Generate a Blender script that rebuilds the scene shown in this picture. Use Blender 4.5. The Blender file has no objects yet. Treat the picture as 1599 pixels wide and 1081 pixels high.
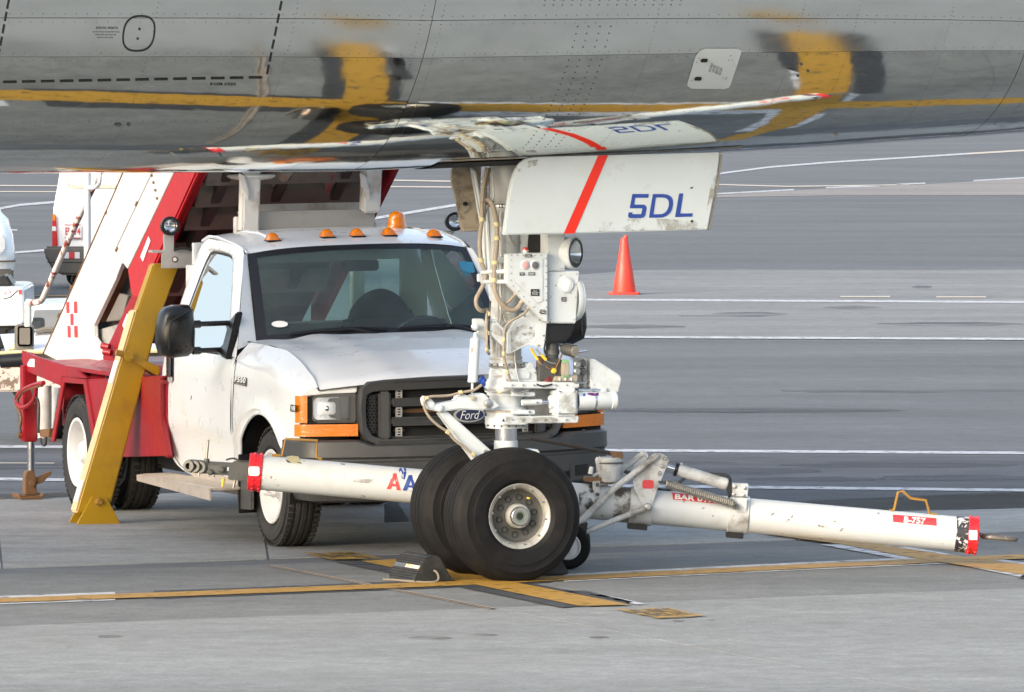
import bpy, bmesh, math, random
from mathutils import Vector, Matrix
random.seed(7)
scene = bpy.context.scene
COL = scene.collection
R = math.radians

# ---------------------------------------------------------------- camera, light, exposure
F, H, CX, YH = 12600.0, 3.2, 799.5, 30.0      # focal length in photo pixels, camera height (m), principal point
cam_d = bpy.data.cameras.new("camera")
cam = bpy.data.objects.new("camera", cam_d); COL.objects.link(cam)
cam.location = (0, 0, H); cam.rotation_euler = (R(90), 0, 0)
cam_d.sensor_width = 36.0; cam_d.lens = F/1599*36.0
cam_d.shift_y = -(540.3-YH)/1599.0
cam_d.clip_start = 1.0; cam_d.clip_end = 6000.0
scene.camera = cam

SUN_AZ, SUN_EL = R(225), R(20)
world = bpy.data.worlds.new("World"); scene.world = world; world.use_nodes = True
wn = world.node_tree; bg = wn.nodes['Background']
sky = wn.nodes.new('ShaderNodeTexSky'); sky.sky_type = 'NISHITA'; sky.sun_disc = False
sky.sun_elevation = SUN_EL; sky.sun_rotation = SUN_AZ
sky.air_density = 1.0; sky.dust_density = 4.0; sky.ozone_density = 1.0
hs = wn.nodes.new('ShaderNodeHueSaturation'); hs.inputs['Saturation'].default_value = 0.78
wn.links.new(sky.outputs[0], hs.inputs['Color']); wn.links.new(hs.outputs[0], bg.inputs['Color'])
bg.inputs['Strength'].default_value = 0.15
sd = bpy.data.lights.new("sun", 'SUN'); sd.energy = 0.50; sd.angle = R(36); sd.color = (1.0, 0.985, 0.965)
sun = bpy.data.objects.new("sun", sd); COL.objects.link(sun)
to_sun = Vector((math.sin(SUN_AZ)*math.cos(SUN_EL), math.cos(SUN_AZ)*math.cos(SUN_EL), math.sin(SUN_EL)))
sun.rotation_euler = to_sun.to_track_quat('Z', 'Y').to_euler(); sun.location = (-20, -10, 40)
scene.view_settings.view_transform = 'Standard'; scene.view_settings.look = 'None'
scene.view_settings.gamma = 1.0; scene.view_settings.use_curve_mapping = False
scene.view_settings.exposure = 1.54

# ---------------------------------------------------------------- places: ground plane and local frames
def G(px, py, z=0.0):
    t = (H-z)*F/(py-YH); return Vector(((px-CX)/F*t, t, z))
def P(px, py, d):
    return Vector(((px-CX)/F*d, d, H-(py-YH)/F*d))
class Frame:
    """a local frame: x forward, y to the left, z up; k is the body's small roll"""
    def __init__(s, ox, oy, ang, k=0.0):
        s.o = (ox, oy); s.f = (math.cos(ang), math.sin(ang)); s.l = (-math.sin(ang), math.cos(ang)); s.k = k
    def w(s, x, y, z):
        return Vector((s.o[0]+x*s.f[0]+y*s.l[0], s.o[1]+x*s.f[1]+y*s.l[1], z+s.k*y))
    def d(s, x, y, z):
        return Vector((x*s.f[0]+y*s.l[0], x*s.f[1]+y*s.l[1], z+s.k*y))
    def un(s, px, py, axis, v):
        dx, dz = (px-CX)/F, -(py-YH)/F
        def loc(t):
            X = t*dx-s.o[0]; Y = t-s.o[1]; yl = X*s.l[0]+Y*s.l[1]
            return (X*s.f[0]+Y*s.f[1], yl, H+t*dz-s.k*yl)
        a = loc(0); b = loc(1); i = 'xyz'.index(axis)
        t = (v-a[i])/(b[i]-a[i]); return loc(t)
    def uw(s, px, py, axis, v): return s.w(*s.un(px, py, axis, v))
AL = R(19)
T = Frame(-.58, 49.23, -(math.pi/2-AL), .020)      # stair truck
T0 = Frame(-.58, 49.23, -(math.pi/2-AL))           # its wheels, level
GD = 46.2; GX = (790-CX)/F*GD
A2 = Frame(GX, GD, R(20))                          # airliner body and fixed gear
A = Frame(GX, GD, R(19))                           # steered wheels and torque link

# ---------------------------------------------------------------- materials
def NT(name):
    m = bpy.data.materials.new(name); m.use_nodes = True
    nt = m.node_tree; b = nt.nodes['Principled BSDF']
    return m, nt, b
def node(nt, t, **kw):
    n = nt.nodes.new(t)
    for k, v in kw.items():
        if k in n.inputs: n.inputs[k].default_value = v
        else: setattr(n, k, v)
    return n
def ramp(nt, stops, src):
    r = nt.nodes.new('ShaderNodeValToRGB'); e = r.color_ramp.elements
    while len(e) < len(stops): e.new(.5)
    for i, (p, c) in enumerate(stops):
        e[i].position = p; e[i].color = (c, c, c, 1) if not isinstance(c, tuple) else (*c, 1)
    nt.links.new(src, r.inputs[0]); return r.outputs[0]
def mixc(nt, fac, a, b, mode='MIX'):
    n = nt.nodes.new('ShaderNodeMix'); n.data_type = 'RGBA'; n.blend_type = mode
    for k, v in ((0, fac), (6, a), (7, b)):
        if isinstance(v, (int, float)): n.inputs[k].default_value = v
        elif isinstance(v, tuple): n.inputs[k].default_value = (*v, 1)
        else: nt.links.new(v, n.inputs[k])
    return n.outputs[2]
def pos(nt, scale=(1, 1, 1), rot=(0, 0, 0), obj=False):
    g = nt.nodes.new('ShaderNodeTexCoord' if obj else 'ShaderNodeNewGeometry')
    mp = nt.nodes.new('ShaderNodeMapping'); mp.inputs['Scale'].default_value = scale; mp.inputs['Rotation'].default_value = rot
    nt.links.new(g.outputs['Object' if obj else 'Position'], mp.inputs[0]); return mp.outputs[0]
def noise(nt, vec, scale, detail=4, rough=.55, dist=0):
    n = nt.nodes.new('ShaderNodeTexNoise'); n.inputs['Scale'].default_value = scale
    n.inputs['Detail'].default_value = detail; n.inputs['Roughness'].default_value = rough; n.inputs['Distortion'].default_value = dist
    nt.links.new(vec, n.inputs['Vector']); return n.outputs[0]
def bump(nt, b, h, strength, dist=.01):
    n = nt.nodes.new('ShaderNodeBump'); n.inputs['Strength'].default_value = strength; n.inputs['Distance'].default_value = dist
    nt.links.new(h, n.inputs['Height']); nt.links.new(n.outputs[0], b.inputs['Normal'])
def paint(name, col, rough=.35, metal=0., dirt=None, amt=.5, lo=.55, hi=.75, sc=3., var=.06, bmp=0., coat=0., vsc=(1, 1, 1), chips=None, fine=60., det=6, spec=.5):
    """painted or moulded surface: slow colour drift, patches of dirt, chips of another colour, fine relief"""
    m, nt, b = NT(name)
    p = pos(nt, vsc)
    n1 = noise(nt, p, 1.7, 3)
    d = tuple(max(0, c*(1-var*1.6)) for c in col); l = tuple(min(1, c*(1+var)) for c in col)
    c = ramp(nt, [(.3, d), (.7, l)], n1)
    if dirt:
        n2 = noise(nt, p, sc, det, .62, .2)
        f = ramp(nt, [(lo, 0.), (hi, amt)], n2)
        c = mixc(nt, f, c, dirt)
    if chips:
        n3 = noise(nt, p, chips[1], 6, .7, .3)
        f = ramp(nt, [(chips[2], 0.), (chips[2]+.02, 1.)], n3)
        c = mixc(nt, f, c, chips[0])
    nt.links.new(c, b.inputs['Base Color'])
    nr = noise(nt, p, 9, 5)
    r = ramp(nt, [(.3, max(0, rough-.08)), (.75, min(1, rough+.1))], nr)
    nt.links.new(r, b.inputs['Roughness'])
    b.inputs['Metallic'].default_value = metal
    b.inputs['Specular IOR Level'].default_value = spec
    if coat: b.inputs['Coat Weight'].default_value = coat; b.inputs['Coat Roughness'].default_value = .06
    if bmp: bump(nt, b, noise(nt, p, fine, 5, .6), bmp, .004)
    return m
M = {}
GRIME = (.10, .075, .05)
M['truck'] = paint('truck_white', (.74, .765, .775), .32, dirt=(.50, .45, .38), amt=.14, lo=.50, hi=.85, sc=2.6, var=.01, coat=.7, det=4)
M['hood'] = paint('hood_white', (.80, .81, .81), .34, dirt=(.40, .33, .26), amt=.30, lo=.54, hi=.80, sc=4, det=5, var=.02, coat=.4)
M['white'] = paint('white_paint', (.68, .68, .66), .4, dirt=(.38, .32, .25), amt=.5, lo=.56, hi=.8, sc=4, var=.03)
M['gearwhite'] = paint('gear_white', (.57, .61, .62), .36, dirt=(.28, .25, .20), amt=.55, lo=.54, hi=.80, sc=8, var=.04, chips=((.20, .19, .17), 22, .71))
M['doorwhite'] = paint('door_white', (.51, .56, .57), .34, dirt=(.40, .38, .32), amt=.4, lo=.52, hi=.82, sc=4, var=.03)
M['barwhite'] = paint('bar_white', (.58, .605, .605), .42, dirt=(.33, .28, .21), amt=.5, lo=.57, hi=.8, sc=5, var=.03, chips=((.16, .14, .12), 13, .635))
M['rustwhite'] = paint('rust_white', (.74, .73, .70), .45, dirt=(.30, .21, .13), amt=.75, lo=.5, hi=.75, sc=6)
M['railchip'] = paint('rail_chipped', (.74, .70, .66), .5, chips=((.28, .05, .03), 5, .52))
M['red'] = paint('red_paint', (.30, .008, .016), .42, dirt=(.16, .05, .04), amt=.5, lo=.50, hi=.8, sc=4, var=.1, coat=.05, chips=((.42, .33, .31), 15, .70))
M['brightred'] = paint('bright_red', (.50, .012, .017), .36, dirt=(.35, .03, .03), amt=.5, sc=5, var=.06, coat=.3)
M['ringred'] = paint('ring_red', (.70, .02, .03), .4, dirt=(.2, .02, .02), amt=.6, sc=12, chips=((.55, .48, .42), 20, .70))
M['yellow'] = paint('yellow_paint', (.40, .235, .006), .42, dirt=(.15, .09, .02), amt=.6, lo=.48, hi=.8, sc=5, var=.1, chips=((.14, .09, .04), 16, .69))
M['ochre'] = paint('ochre_metal', (.30, .16, .02), .5, dirt=(.2, .09, .03), amt=.7, sc=20)
M['rust'] = paint('rusty_steel', (.17, .09, .04), .65, dirt=(.06, .03, .02), amt=.7, sc=18, bmp=.3)
M['grey'] = paint('galvanised', (.46, .45, .43), .42, .25, dirt=(.24, .17, .11), amt=.6, lo=.55, hi=.8, sc=7)
M['steel'] = paint('plain_steel', (.42, .42, .40), .38, .8, dirt=(.12, .10, .08), amt=.6, sc=14)
M['darksteel'] = paint('dark_steel', (.10, .10, .095), .5, .5, dirt=(.05, .045, .04), amt=.7, sc=14)
M['chrome'] = paint('chrome', (.72, .73, .74), .12, 1., var=.02)
M['beige'] = paint('beige_metal', (.43, .37, .28), .48, .2, dirt=(.14, .11, .07), amt=.7, sc=18)
M['innerdoor'] = paint('door_inside', (.42, .36, .27), .55, dirt=(.06, .05, .04), amt=.85, lo=.45, hi=.75, sc=14)
M['hose'] = paint('tan_hose', (.30, .25, .19), .6, dirt=(.12, .09, .07), amt=.6, sc=30, bmp=.3, fine=300)
M['blackhose'] = paint('black_hose', (.025, .022, .022), .5)
M['tie'] = paint('cable_tie', (.52, .46, .26), .5)
M['tyre'] = paint('tyre_rubber', (.008, .008, .0085), .72, dirt=(.034, .030, .026), amt=.4, lo=.48, hi=.8, sc=7, var=.15, bmp=.25, fine=120, spec=.2)
M['truck_tyre'] = paint('truck_tyre_rubber', (.020, .0195, .019), .75, dirt=(.08, .073, .06), amt=.45, lo=.48, hi=.8, sc=9, var=.12, bmp=.3)
M['plastic'] = paint('grey_plastic', (.050, .051, .052), .42, dirt=(.11, .10, .09), amt=.4, lo=.55, hi=.8, sc=6, var=.08, bmp=.1, fine=200)
M['blackplastic'] = paint('black_plastic', (.008, .008, .009), .38, dirt=(.03, .028, .025), amt=.4, sc=8)
M['mirror_shell'] = paint('mirror_shell', (.014, .013, .013), .30, dirt=(.04, .035, .03), amt=.4, sc=8)
M['dark'] = paint('dark_void', (.012, .012, .012), .8)
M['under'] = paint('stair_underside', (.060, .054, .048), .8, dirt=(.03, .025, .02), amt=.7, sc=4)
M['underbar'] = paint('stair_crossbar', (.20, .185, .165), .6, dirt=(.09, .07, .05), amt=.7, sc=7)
M['amber'] = paint('amber_lens', (.74, .195, .002), .14, dirt=(.40, .08, .0), amt=.5, sc=14, coat=.5, bmp=.6, fine=55)
M['redlens'] = paint('red_lens', (.62, .02, .02), .18, coat=.5)
M['blue'] = paint('blue_letters', (.022, .055, .27), .4)
M['redletter'] = paint('red_letters', (.62, .07, .07), .45, chips=((.75, .74, .7), 25, .66))
M['stripe'] = paint('red_stripe', (.66, .022, .006), .4)
M['black'] = paint('black_print', (.018, .018, .02), .5)
M['label'] = paint('white_label', (.82, .82, .80), .45)
M['stickred'] = paint('sticker_red', (.64, .05, .06), .4, chips=((.7, .6, .55), 18, .70))
M['cone'] = paint('cone_orange', (.66, .045, .025), .45, dirt=(.30, .05, .04), amt=.6, lo=.46, hi=.78, sc=9, var=.08)
M['rim'] = paint('wheel_rim', (.40, .39, .35), .40, .35, dirt=(.13, .11, .09), amt=.7, lo=.48, hi=.75, sc=14)
M['rimdark'] = paint('wheel_dish', (.085, .082, .07), .50, .35, dirt=(.06, .05, .04), amt=.7, sc=18)
M['rimwhite'] = paint('white_rim', (.64, .64, .64), .35, dirt=(.35, .3, .25), amt=.4, sc=8, var=.02)
M['pink'] = paint('pink_button', (.62, .34, .33), .5)
M['greybutton'] = paint('grey_button', (.11, .11, .12), .5)
M['seat'] = paint('seat_cloth', (.035, .035, .037), .85)
M['dash'] = paint('dash_plastic', (.075, .078, .075), .75)
M['bluebit'] = paint('blue_fitting', (.02, .08, .42), .4)
M['purple'] = paint('purple_tag', (.12, .02, .16), .5)
M['hubgreen'] = paint('hub_green', (.10, .15, .09), .5)
M['navy'] = paint('badge_navy', (.010, .020, .075), .3, coat=.5)
M['strutgrey'] = paint('strut_grey', (.47, .50, .505), .36, dirt=(.25, .22, .17), amt=.6, lo=.48, hi=.78, sc=7, var=.06)
M['green'] = paint('green_fitting', (.20, .42, .20), .5)
M['yellowhose'] = paint('yellow_sleeve', (.70, .46, .03), .5)
M['rednavy'] = paint('dark_red_valve', (.16, .02, .02), .4)
M['chock'] = paint('chock_rubber', (.014, .014, .013), .55, dirt=(.08, .075, .065), amt=.45, lo=.45, hi=.8, sc=13, bmp=.3)
M['rope'] = paint('rope', (.20, .175, .13), .85, bmp=.6, fine=400)
M['headsteel'] = paint('head_steel', (.13, .13, .115), .5, .3, dirt=(.05, .04, .03), amt=.7, sc=20)
M['spring'] = paint('spring_steel', (.30, .29, .26), .45, .5, dirt=(.1, .08, .05), amt=.7, sc=30)
M['tread'] = paint('tread_plate', (.60, .53, .46), .4, .5, dirt=(.24, .18, .13), amt=.6, sc=10, bmp=.4, fine=120)
M['sticker'] = paint('window_sticker', (.05, .30, .55), .5)
M['wood'] = paint('peeled_bumper', (.52, .46, .40), .6, chips=((.16, .11, .08), 12, .54))
M['windowgrey'] = paint('van_glass', (.44, .45, .38), .22, coat=.4)
M['reflector'] = paint('lamp_reflector', (.90, .92, .94), .25, .05, var=.08)
M['oilband'] = paint('oily_white', (.66, .65, .61), .45, dirt=(.07, .055, .04), amt=.95, lo=.36, hi=.54, sc=9)
M['chipband'] = paint('chipped_black', (.03, .03, .035), .45, chips=((.72, .72, .70), 16, .53))
M['sticker2'] = paint('chock_sticker', (.07, .08, .09), .45, dirt=(.10, .10, .10), amt=.7, sc=30)
M['chocktag'] = paint('chock_tag', (.62, .50, .40), .5, chips=((.70, .28, .02), 22, .55))
M['eye'] = paint('worn_eye', (.16, .15, .14), .45, .4, dirt=(.5, .49, .46), amt=.7, sc=25)
M['grimy'] = paint('grimy_white', (.56, .57, .56), .42, dirt=(.12, .095, .07), amt=.85, lo=.47, hi=.72, sc=9, chips=((.08, .07, .06), 17, .66))
M['yellow_lit'] = paint('yellow_paint_lit', (.66, .50, .27), .5, dirt=(.45, .28, .06), amt=.6, lo=.5, hi=.8, sc=6)  # paler copy of the leg's yellow, with side sunlight put into the colour
M['vangrey'] = paint('van_bumper', (.14, .125, .105), .6, var=.1)
M['carwhite'] = paint('car_white', (.78, .83, .85), .3, var=.02, coat=.5)
M['vanwhite'] = paint('van_white', (.85, .85, .83), .35, var=.02, coat=.3)
M['rail'] = paint('post_white', (.66, .71, .75), .4)

def worn(name, col, keep, sc, edge=.05, rough=.65, vsc=(1, 1, 1), rot=0.):
    """thin paint or a stain, broken up: where it is worn away the surface under it shows"""
    m, nt, b = NT(name); p = pos(nt, vsc, (0, 0, R(rot)))
    n = noise(nt, p, sc, 7, .68, .2); f = ramp(nt, [(keep-edge, 0.), (keep+edge, 1.)], n)
    c = ramp(nt, [(.3, tuple(x*.82 for x in col)), (.7, col)], noise(nt, p, sc*2.3, 4))
    nt.links.new(c, b.inputs['Base Color']); b.inputs['Roughness'].default_value = rough
    nt.links.new(f, b.inputs['Alpha']); M[name] = m
def glass(name, tint, ior=1.5, refl=1.0, dust=0.):
    m = bpy.data.materials.new(name); m.use_nodes = True; nt = m.node_tree; nt.nodes.clear()
    o = node(nt, 'ShaderNodeOutputMaterial'); mx = node(nt, 'ShaderNodeMixShader')
    tr = node(nt, 'ShaderNodeBsdfTransparent'); tr.inputs[0].default_value = (*tint, 1)
    gl = node(nt, 'ShaderNodeBsdfGlossy'); gl.inputs['Roughness'].default_value = .02; gl.inputs[0].default_value = (refl, refl, refl, 1)
    lw = node(nt, 'ShaderNodeLayerWeight'); lw.inputs[0].default_value = .5
    f0 = ((ior-1)/(ior+1))**2; pw = node(nt, 'ShaderNodeMath', operation='POWER'); pw.inputs[1].default_value = 5; nt.links.new(lw.outputs['Facing'], pw.inputs[0])
    fr = node(nt, 'ShaderNodeMath', operation='MULTIPLY_ADD'); fr.inputs[1].default_value = 1-f0; fr.inputs[2].default_value = f0; nt.links.new(pw.outputs[0], fr.inputs[0])
    nt.links.new(fr.outputs[0], mx.inputs[0]); nt.links.new(tr.outputs[0], mx.inputs[1]); nt.links.new(gl.outputs[0], mx.inputs[2])
    if dust:
        df = node(nt, 'ShaderNodeBsdfDiffuse'); df.inputs[0].default_value = (.36, .46, .44, 1); m2 = node(nt, 'ShaderNodeMixShader')
        f = ramp(nt, [(.3, dust*.6), (.7, dust*1.3)], noise(nt, pos(nt), 5, 5, .6)); nt.links.new(f, m2.inputs[0])
        nt.links.new(mx.outputs[0], m2.inputs[1]); nt.links.new(df.outputs[0], m2.inputs[2]); nt.links.new(m2.outputs[0], o.inputs[0])
    else: nt.links.new(mx.outputs[0], o.inputs[0])
    return m
M['screen'] = glass('windscreen_glass', (.62, .80, .76), 1.5, dust=.09)
M['sideglass'] = glass('side_glass', (.30, .40, .40), 16.0)
M['rearglass'] = glass('rear_glass', (.80, .90, .88), 1.5)
M['lens'] = glass('lamp_glass', (.92, .93, .94), 1.5)

# ---------------------------------------------------------------- mesh helpers
LOC = {}
def thing(name, label, cat, loc, group=None):
    o = bpy.data.objects.new(name, None); COL.objects.link(o); o.location = loc; o.empty_display_size = .2
    o['label'] = label; o['category'] = cat
    if group: o['group'] = group
    LOC[o.name] = Vector(loc); return o
class MB:
    def __init__(s): s.v = []; s.f = []; s.m = []; s.mi = 0
    def add(s, vs, fs, mi=None):
        n = len(s.v); s.v += [Vector(v) for v in vs]; s.f += [tuple(i+n for i in f) for f in fs]; s.m += [s.mi if mi is None else mi]*len(fs); return s
    def prism(s, loop, vec, mi=None):
        n = len(loop); vec = Vector(vec); a = [Vector(p) for p in loop]; b = [p+vec for p in a]
        nrm = Vector((0, 0, 0))
        for i in range(n): nrm += a[i].cross(a[(i+1) % n])
        if nrm.dot(vec) > 0: a, b = a[::-1], b[::-1]
        return s.add(a+b, [tuple(range(n)), tuple(range(2*n-1, n-1, -1))]+[(i, n+i, n+(i+1) % n, (i+1) % n) for i in range(n)], mi)
    def box(s, fr, x0, x1, y0, y1, z0, z1, mi=None):
        return s.prism([fr.w(x0, y0, z0), fr.w(x1, y0, z0), fr.w(x1, y1, z0), fr.w(x0, y1, z0)], (0, 0, z1-z0), mi)
    def tube(s, pts, r, n=8, caps=True, mi=None):
        pts = [Vector(p) for p in pts]; rs = r if isinstance(r, (list, tuple)) else [r]*len(pts)
        vs = []; fs = []; up = None
        for i, p in enumerate(pts):
            t = (pts[min(i+1, len(pts)-1)]-pts[max(i-1, 0)]).normalized()
            if up is None:
                up = t.orthogonal().normalized()
            else: up = (up-t*up.dot(t)); up = up.normalized() if up.length > 1e-6 else t.orthogonal().normalized()
            sd_ = t.cross(up)
            vs += [p+(up*math.cos(2*math.pi*j/n)+sd_*math.sin(2*math.pi*j/n))*rs[i] for j in range(n)]
        for i in range(len(pts)-1):
            for j in range(n):
                k = (j+1) % n; fs.append((i*n+j, i*n+k, (i+1)*n+k, (i+1)*n+j))
        if caps: fs += [tuple(range(n-1, -1, -1)), tuple((len(pts)-1)*n+j for j in range(n))]
        return s.add(vs, fs, mi)
    def lathe(s, o, ax, prof, n=32, mi=None, closed=False):
        """prof: (distance along the axis, radius)"""
        o = Vector(o); ax = Vector(ax).normalized(); u = ax.orthogonal().normalized() if abs(ax.z) < .9 else Vector((1, 0, 0))
        if abs(ax.z) < .9: u = (Vector((0, 0, 1))-ax*ax.z).normalized()
        w = ax.cross(u); vs = []; fs = []
        for t, r in prof:
            vs += [o+ax*t+(u*math.cos(2*math.pi*j/n)+w*math.sin(2*math.pi*j/n))*max(r, 1e-4) for j in range(n)]
        k = len(prof)
        for i in range(k if closed else k-1):
            q = (i+1) % k
            for j in range(n):
                j2 = (j+1) % n; fs.append((i*n+j, i*n+j2, q*n+j2, q*n+j))
        return s.add(vs, fs, mi)
    def cyl(s, p0, p1, r0, r1=None, n=20, mi=None):
        return s.tube([p0, p1], [r0, r0 if r1 is None else r1], n, True, mi)
    def grid(s, f, nu, nv, mi=None):
        vs = [f(i/nu, j/nv) for i in range(nu+1) for j in range(nv+1)]
        fs = [(i*(nv+1)+j, (i+1)*(nv+1)+j, (i+1)*(nv+1)+j+1, i*(nv+1)+j+1) for i in range(nu) for j in range(nv)]
        return s.add(vs, fs, mi)
    def obj(s, name, mats, parent=None, smooth=True, bevel=0., ang=35, seg=2, label=None, kind=None, recalc=True, solid=0.):
        vs = s.v
        lo = Vector((min(v.x for v in vs), min(v.y for v in vs), min(v.z for v in vs)))
        hi = Vector((max(v.x for v in vs), max(v.y for v in vs), max(v.z for v in vs))); c = (lo+hi)/2
        me = bpy.data.meshes.new(name)
        me.from_pydata([tuple(v-c) for v in vs], [], s.f)
        mats = mats if isinstance(mats, (list, tuple)) else [mats]
        for m in mats: me.materials.append(M[m] if isinstance(m, str) else m)
        for p, mi in zip(me.polygons, s.m): p.material_index = mi
        if bevel or recalc or solid:
            bm = bmesh.new(); bm.from_mesh(me)
            bmesh.ops.remove_doubles(bm, verts=bm.verts, dist=1e-5)
            if recalc: bmesh.ops.recalc_face_normals(bm, faces=bm.faces)
            if solid: bmesh.ops.solidify(bm, geom=bm.faces[:], thickness=solid)
            if bevel:
                ed = [e for e in bm.edges if len(e.link_faces) == 2 and e.calc_face_angle(0) > R(25)]
                bmesh.ops.bevel(bm, geom=ed, offset=bevel, segments=seg, affect='EDGES', clamp_overlap=True)
            bm.to_mesh(me); bm.free()
        if smooth:
            me.shade_smooth(); me.set_sharp_from_angle(angle=R(ang))
        o = bpy.data.objects.new(name, me); COL.objects.link(o)
        put(o, parent, c)
        if label: o['label'] = label
        if kind: o['kind'] = kind
        return o
def put(o, parent, c):
    if parent is not None:
        o.parent = parent; o.location = Vector(c)-LOC[parent.name]
    else: o.location = c
    LOC[o.name] = Vector(c)
def outward(o):
    """turn the faces of a pane so that they look out, towards the camera's side"""
    me = o.data; c = LOC[o.name]; d = Vector((0, 0, H))-c
    if sum((p.normal.dot(d)*p.area for p in me.polygons)) < 0: me.flip_normals()
    return o
def again(src, parent, delta, name=None):
    """another piece alike, sharing the mesh"""
    o = src.copy(); COL.objects.link(o); put(o, parent, LOC[src.name]+Vector(delta)); return o
def spline(pts, k=6):
    """smooth curve through points"""
    pts = [Vector(p) for p in pts]; out = []
    for i in range(len(pts)-1):
        p0 = pts[max(i-1, 0)]; p1 = pts[i]; p2 = pts[i+1]; p3 = pts[min(i+2, len(pts)-1)]
        for j in range(k):
            t = j/k
            out.append(.5*((2*p1)+(p2-p0)*t+(2*p0-5*p1+4*p2-p3)*t*t+(3*p1-p0-3*p2+p3)*t**3))
    out.append(pts[-1]); return out
def plate(fr, axis, v, px, th, name, mat, parent, bevel=.003, **kw):
    """a plate whose outline lies in the plane axis = v of a frame, th thick along that axis"""
    e = {'x': (th, 0, 0), 'y': (0, th, 0), 'z': (0, 0, th)}[axis]
    return MB().prism([fr.uw(x, y, axis, v) for x, y in px], fr.d(*e)).obj(name, mat, parent, bevel=bevel, **kw)
# surfaces that a print can lie on: photo point -> point on the real surface, a few mm proud
def s_plane(fr, axis, v): return lambda x, y: fr.uw(x, y, axis, v)
def s_ground(z): return lambda x, y: G(x, y, z)
def s_tube(p0, p1, r):
    p0 = Vector(p0); a = (Vector(p1)-p0).normalized()
    def f(x, y):
        d = Vector(((x-CX)/F, 1, -(y-YH)/F)); o = Vector((0, 0, H))-p0
        d1 = d-a*d.dot(a); o1 = o-a*o.dot(a)
        A_, B_, C_ = d1.dot(d1), 2*d1.dot(o1), o1.dot(o1)-r*r
        disc = max(B_*B_-4*A_*C_, 0); t = (-B_-math.sqrt(disc))/(2*A_)
        return Vector((0, 0, H))+d*t
    return f
def flat(name, surf, polys, mat, parent, sub=0, label=None, kind=None):
    """flat print: polygons given where the photo shows them, laid on a real surface"""
    bm = bmesh.new()
    for pl in polys:
        vs = [bm.verts.new((x, y, 0)) for x, y in pl]
        bm.faces.new(vs)
    if sub:
        bmesh.ops.triangulate(bm, faces=bm.faces[:])
        for _ in range(sub): bmesh.ops.subdivide_edges(bm, edges=bm.edges[:], cuts=1, use_grid_fill=True)
        bmesh.ops.triangulate(bm, faces=bm.faces[:])
    bm.verts.index_update()
    mb = MB(); mb.add([surf(v.co.x, v.co.y) for v in bm.verts], [tuple(v.index for v in f.verts) for f in bm.faces])
    bm.free()
    return mb.obj(name, mat, parent, recalc=False, label=label, kind=kind)
TXT = {}
def glyphs(body, shear=0., bold=0.):
    c = bpy.data.curves.new('t', 'FONT'); c.body = body; c.size = 1.0; c.shear = shear; c.offset = bold; c.resolution_u = 3; c.align_x = 'CENTER'; c.align_y = 'CENTER'
    o = bpy.data.objects.new('t', c); COL.objects.link(o)
    bpy.context.view_layer.update()
    me = bpy.data.meshes.new_from_object(o.evaluated_get(bpy.context.evaluated_depsgraph_get()))
    vs = [(v.co.x, v.co.y) for v in me.vertices]; fs = [tuple(p.vertices) for p in me.polygons]
    bpy.data.objects.remove(o); bpy.data.curves.remove(c); bpy.data.meshes.remove(me)
    return vs, fs
def text(name, surf, body, cx, cy, w, h, mat, parent, ang=0., lean=0., shear=0., bold=0., label=None):
    """print lettering: centre, width and height in photo pixels, ang tilts the line, lean the uprights"""
    vs, fs = glyphs(body, shear, bold)
    x0, x1 = min(v[0] for v in vs), max(v[0] for v in vs); y0, y1 = min(v[1] for v in vs), max(v[1] for v in vs)
    ca, sa = math.cos(ang), math.sin(ang); out = []
    for x, y in vs:
        u = ((x-x0)/(x1-x0)-.5)*w; t = ((y-y0)/(y1-y0)-.5)*h
        u += t*lean
        out.append(surf(cx+u*ca+t*sa, cy+u*sa-t*ca))
    return MB().add(out, fs).obj(name, mat, parent, recalc=False, smooth=False, label=label)
def ell(cx, cy, rx, ry, n=20, a0=0., a1=2*math.pi):
    return [(cx+rx*math.cos(a0+(a1-a0)*i/n), cy+ry*math.sin(a0+(a1-a0)*i/n)) for i in range(n)]
def rrect(x0, y0, x1, y1, r, n=4):
    out = []
    for cx, cy, a in ((x1-r, y1-r, 0), (x0+r, y1-r, 90), (x0+r, y0+r, 180), (x1-r, y0+r, 270)):
        out += [(cx+r*math.cos(R(a+90*i/n)), cy+r*math.sin(R(a+90*i/n))) for i in range(n+1)]
    return out

# ---------------------------------------------------------------- ground
def conc(name, base, var, stain, sd_, streak=(.35, 1.2, 1), st_amt=.5):
    m, nt, b = NT(name)
    p = pos(nt, streak, (0, 0, R(-27))); q = pos(nt)
    n1 = noise(nt, p, .9, 8, .62, .3); n2 = noise(nt, q, 45, 6, .7); n3 = noise(nt, p, 2.3, 7, .7, .6); n4 = noise(nt, q, 5, 5, .6)
    c = ramp(nt, [(.3, tuple(x*(1-var) for x in base)), (.52, base), (.75, tuple(min(1, x*(1+var)) for x in base))], n1)
    c = mixc(nt, ramp(nt, [(.55, 0.), (.78, st_amt)], n3), c, stain)
    c = mixc(nt, .55, c, ramp(nt, [(.3, .28), (.7, .74)], n2), 'OVERLAY')
    c = mixc(nt, .40, c, ramp(nt, [(.3, .30), (.7, .70)], n4), 'OVERLAY')
    c = mixc(nt, .30, c, ramp(nt, [(.3, .30), (.7, .70)], noise(nt, q, 14, 4, .7)), 'OVERLAY')
    c = mixc(nt, .45, c, ramp(nt, [(.32, .30), (.68, .69)], noise(nt, p, .35, 5, .6, .5)), 'OVERLAY')
    c = mixc(nt, ramp(nt, [(.45, 0.), (.75, .35)], noise(nt, q, .8, 6, .65, .6)), c, stain)
    nt.links.new(c, b.inputs['Base Color']); b.inputs['Roughness'].default_value = .82
    bump(nt, b, n2, .5, .003); M[name] = m
conc('asphalt', (.113, .117, .122), .18, (.080, .082, .086), 1, (.22, .8, 1), .55)
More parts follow.
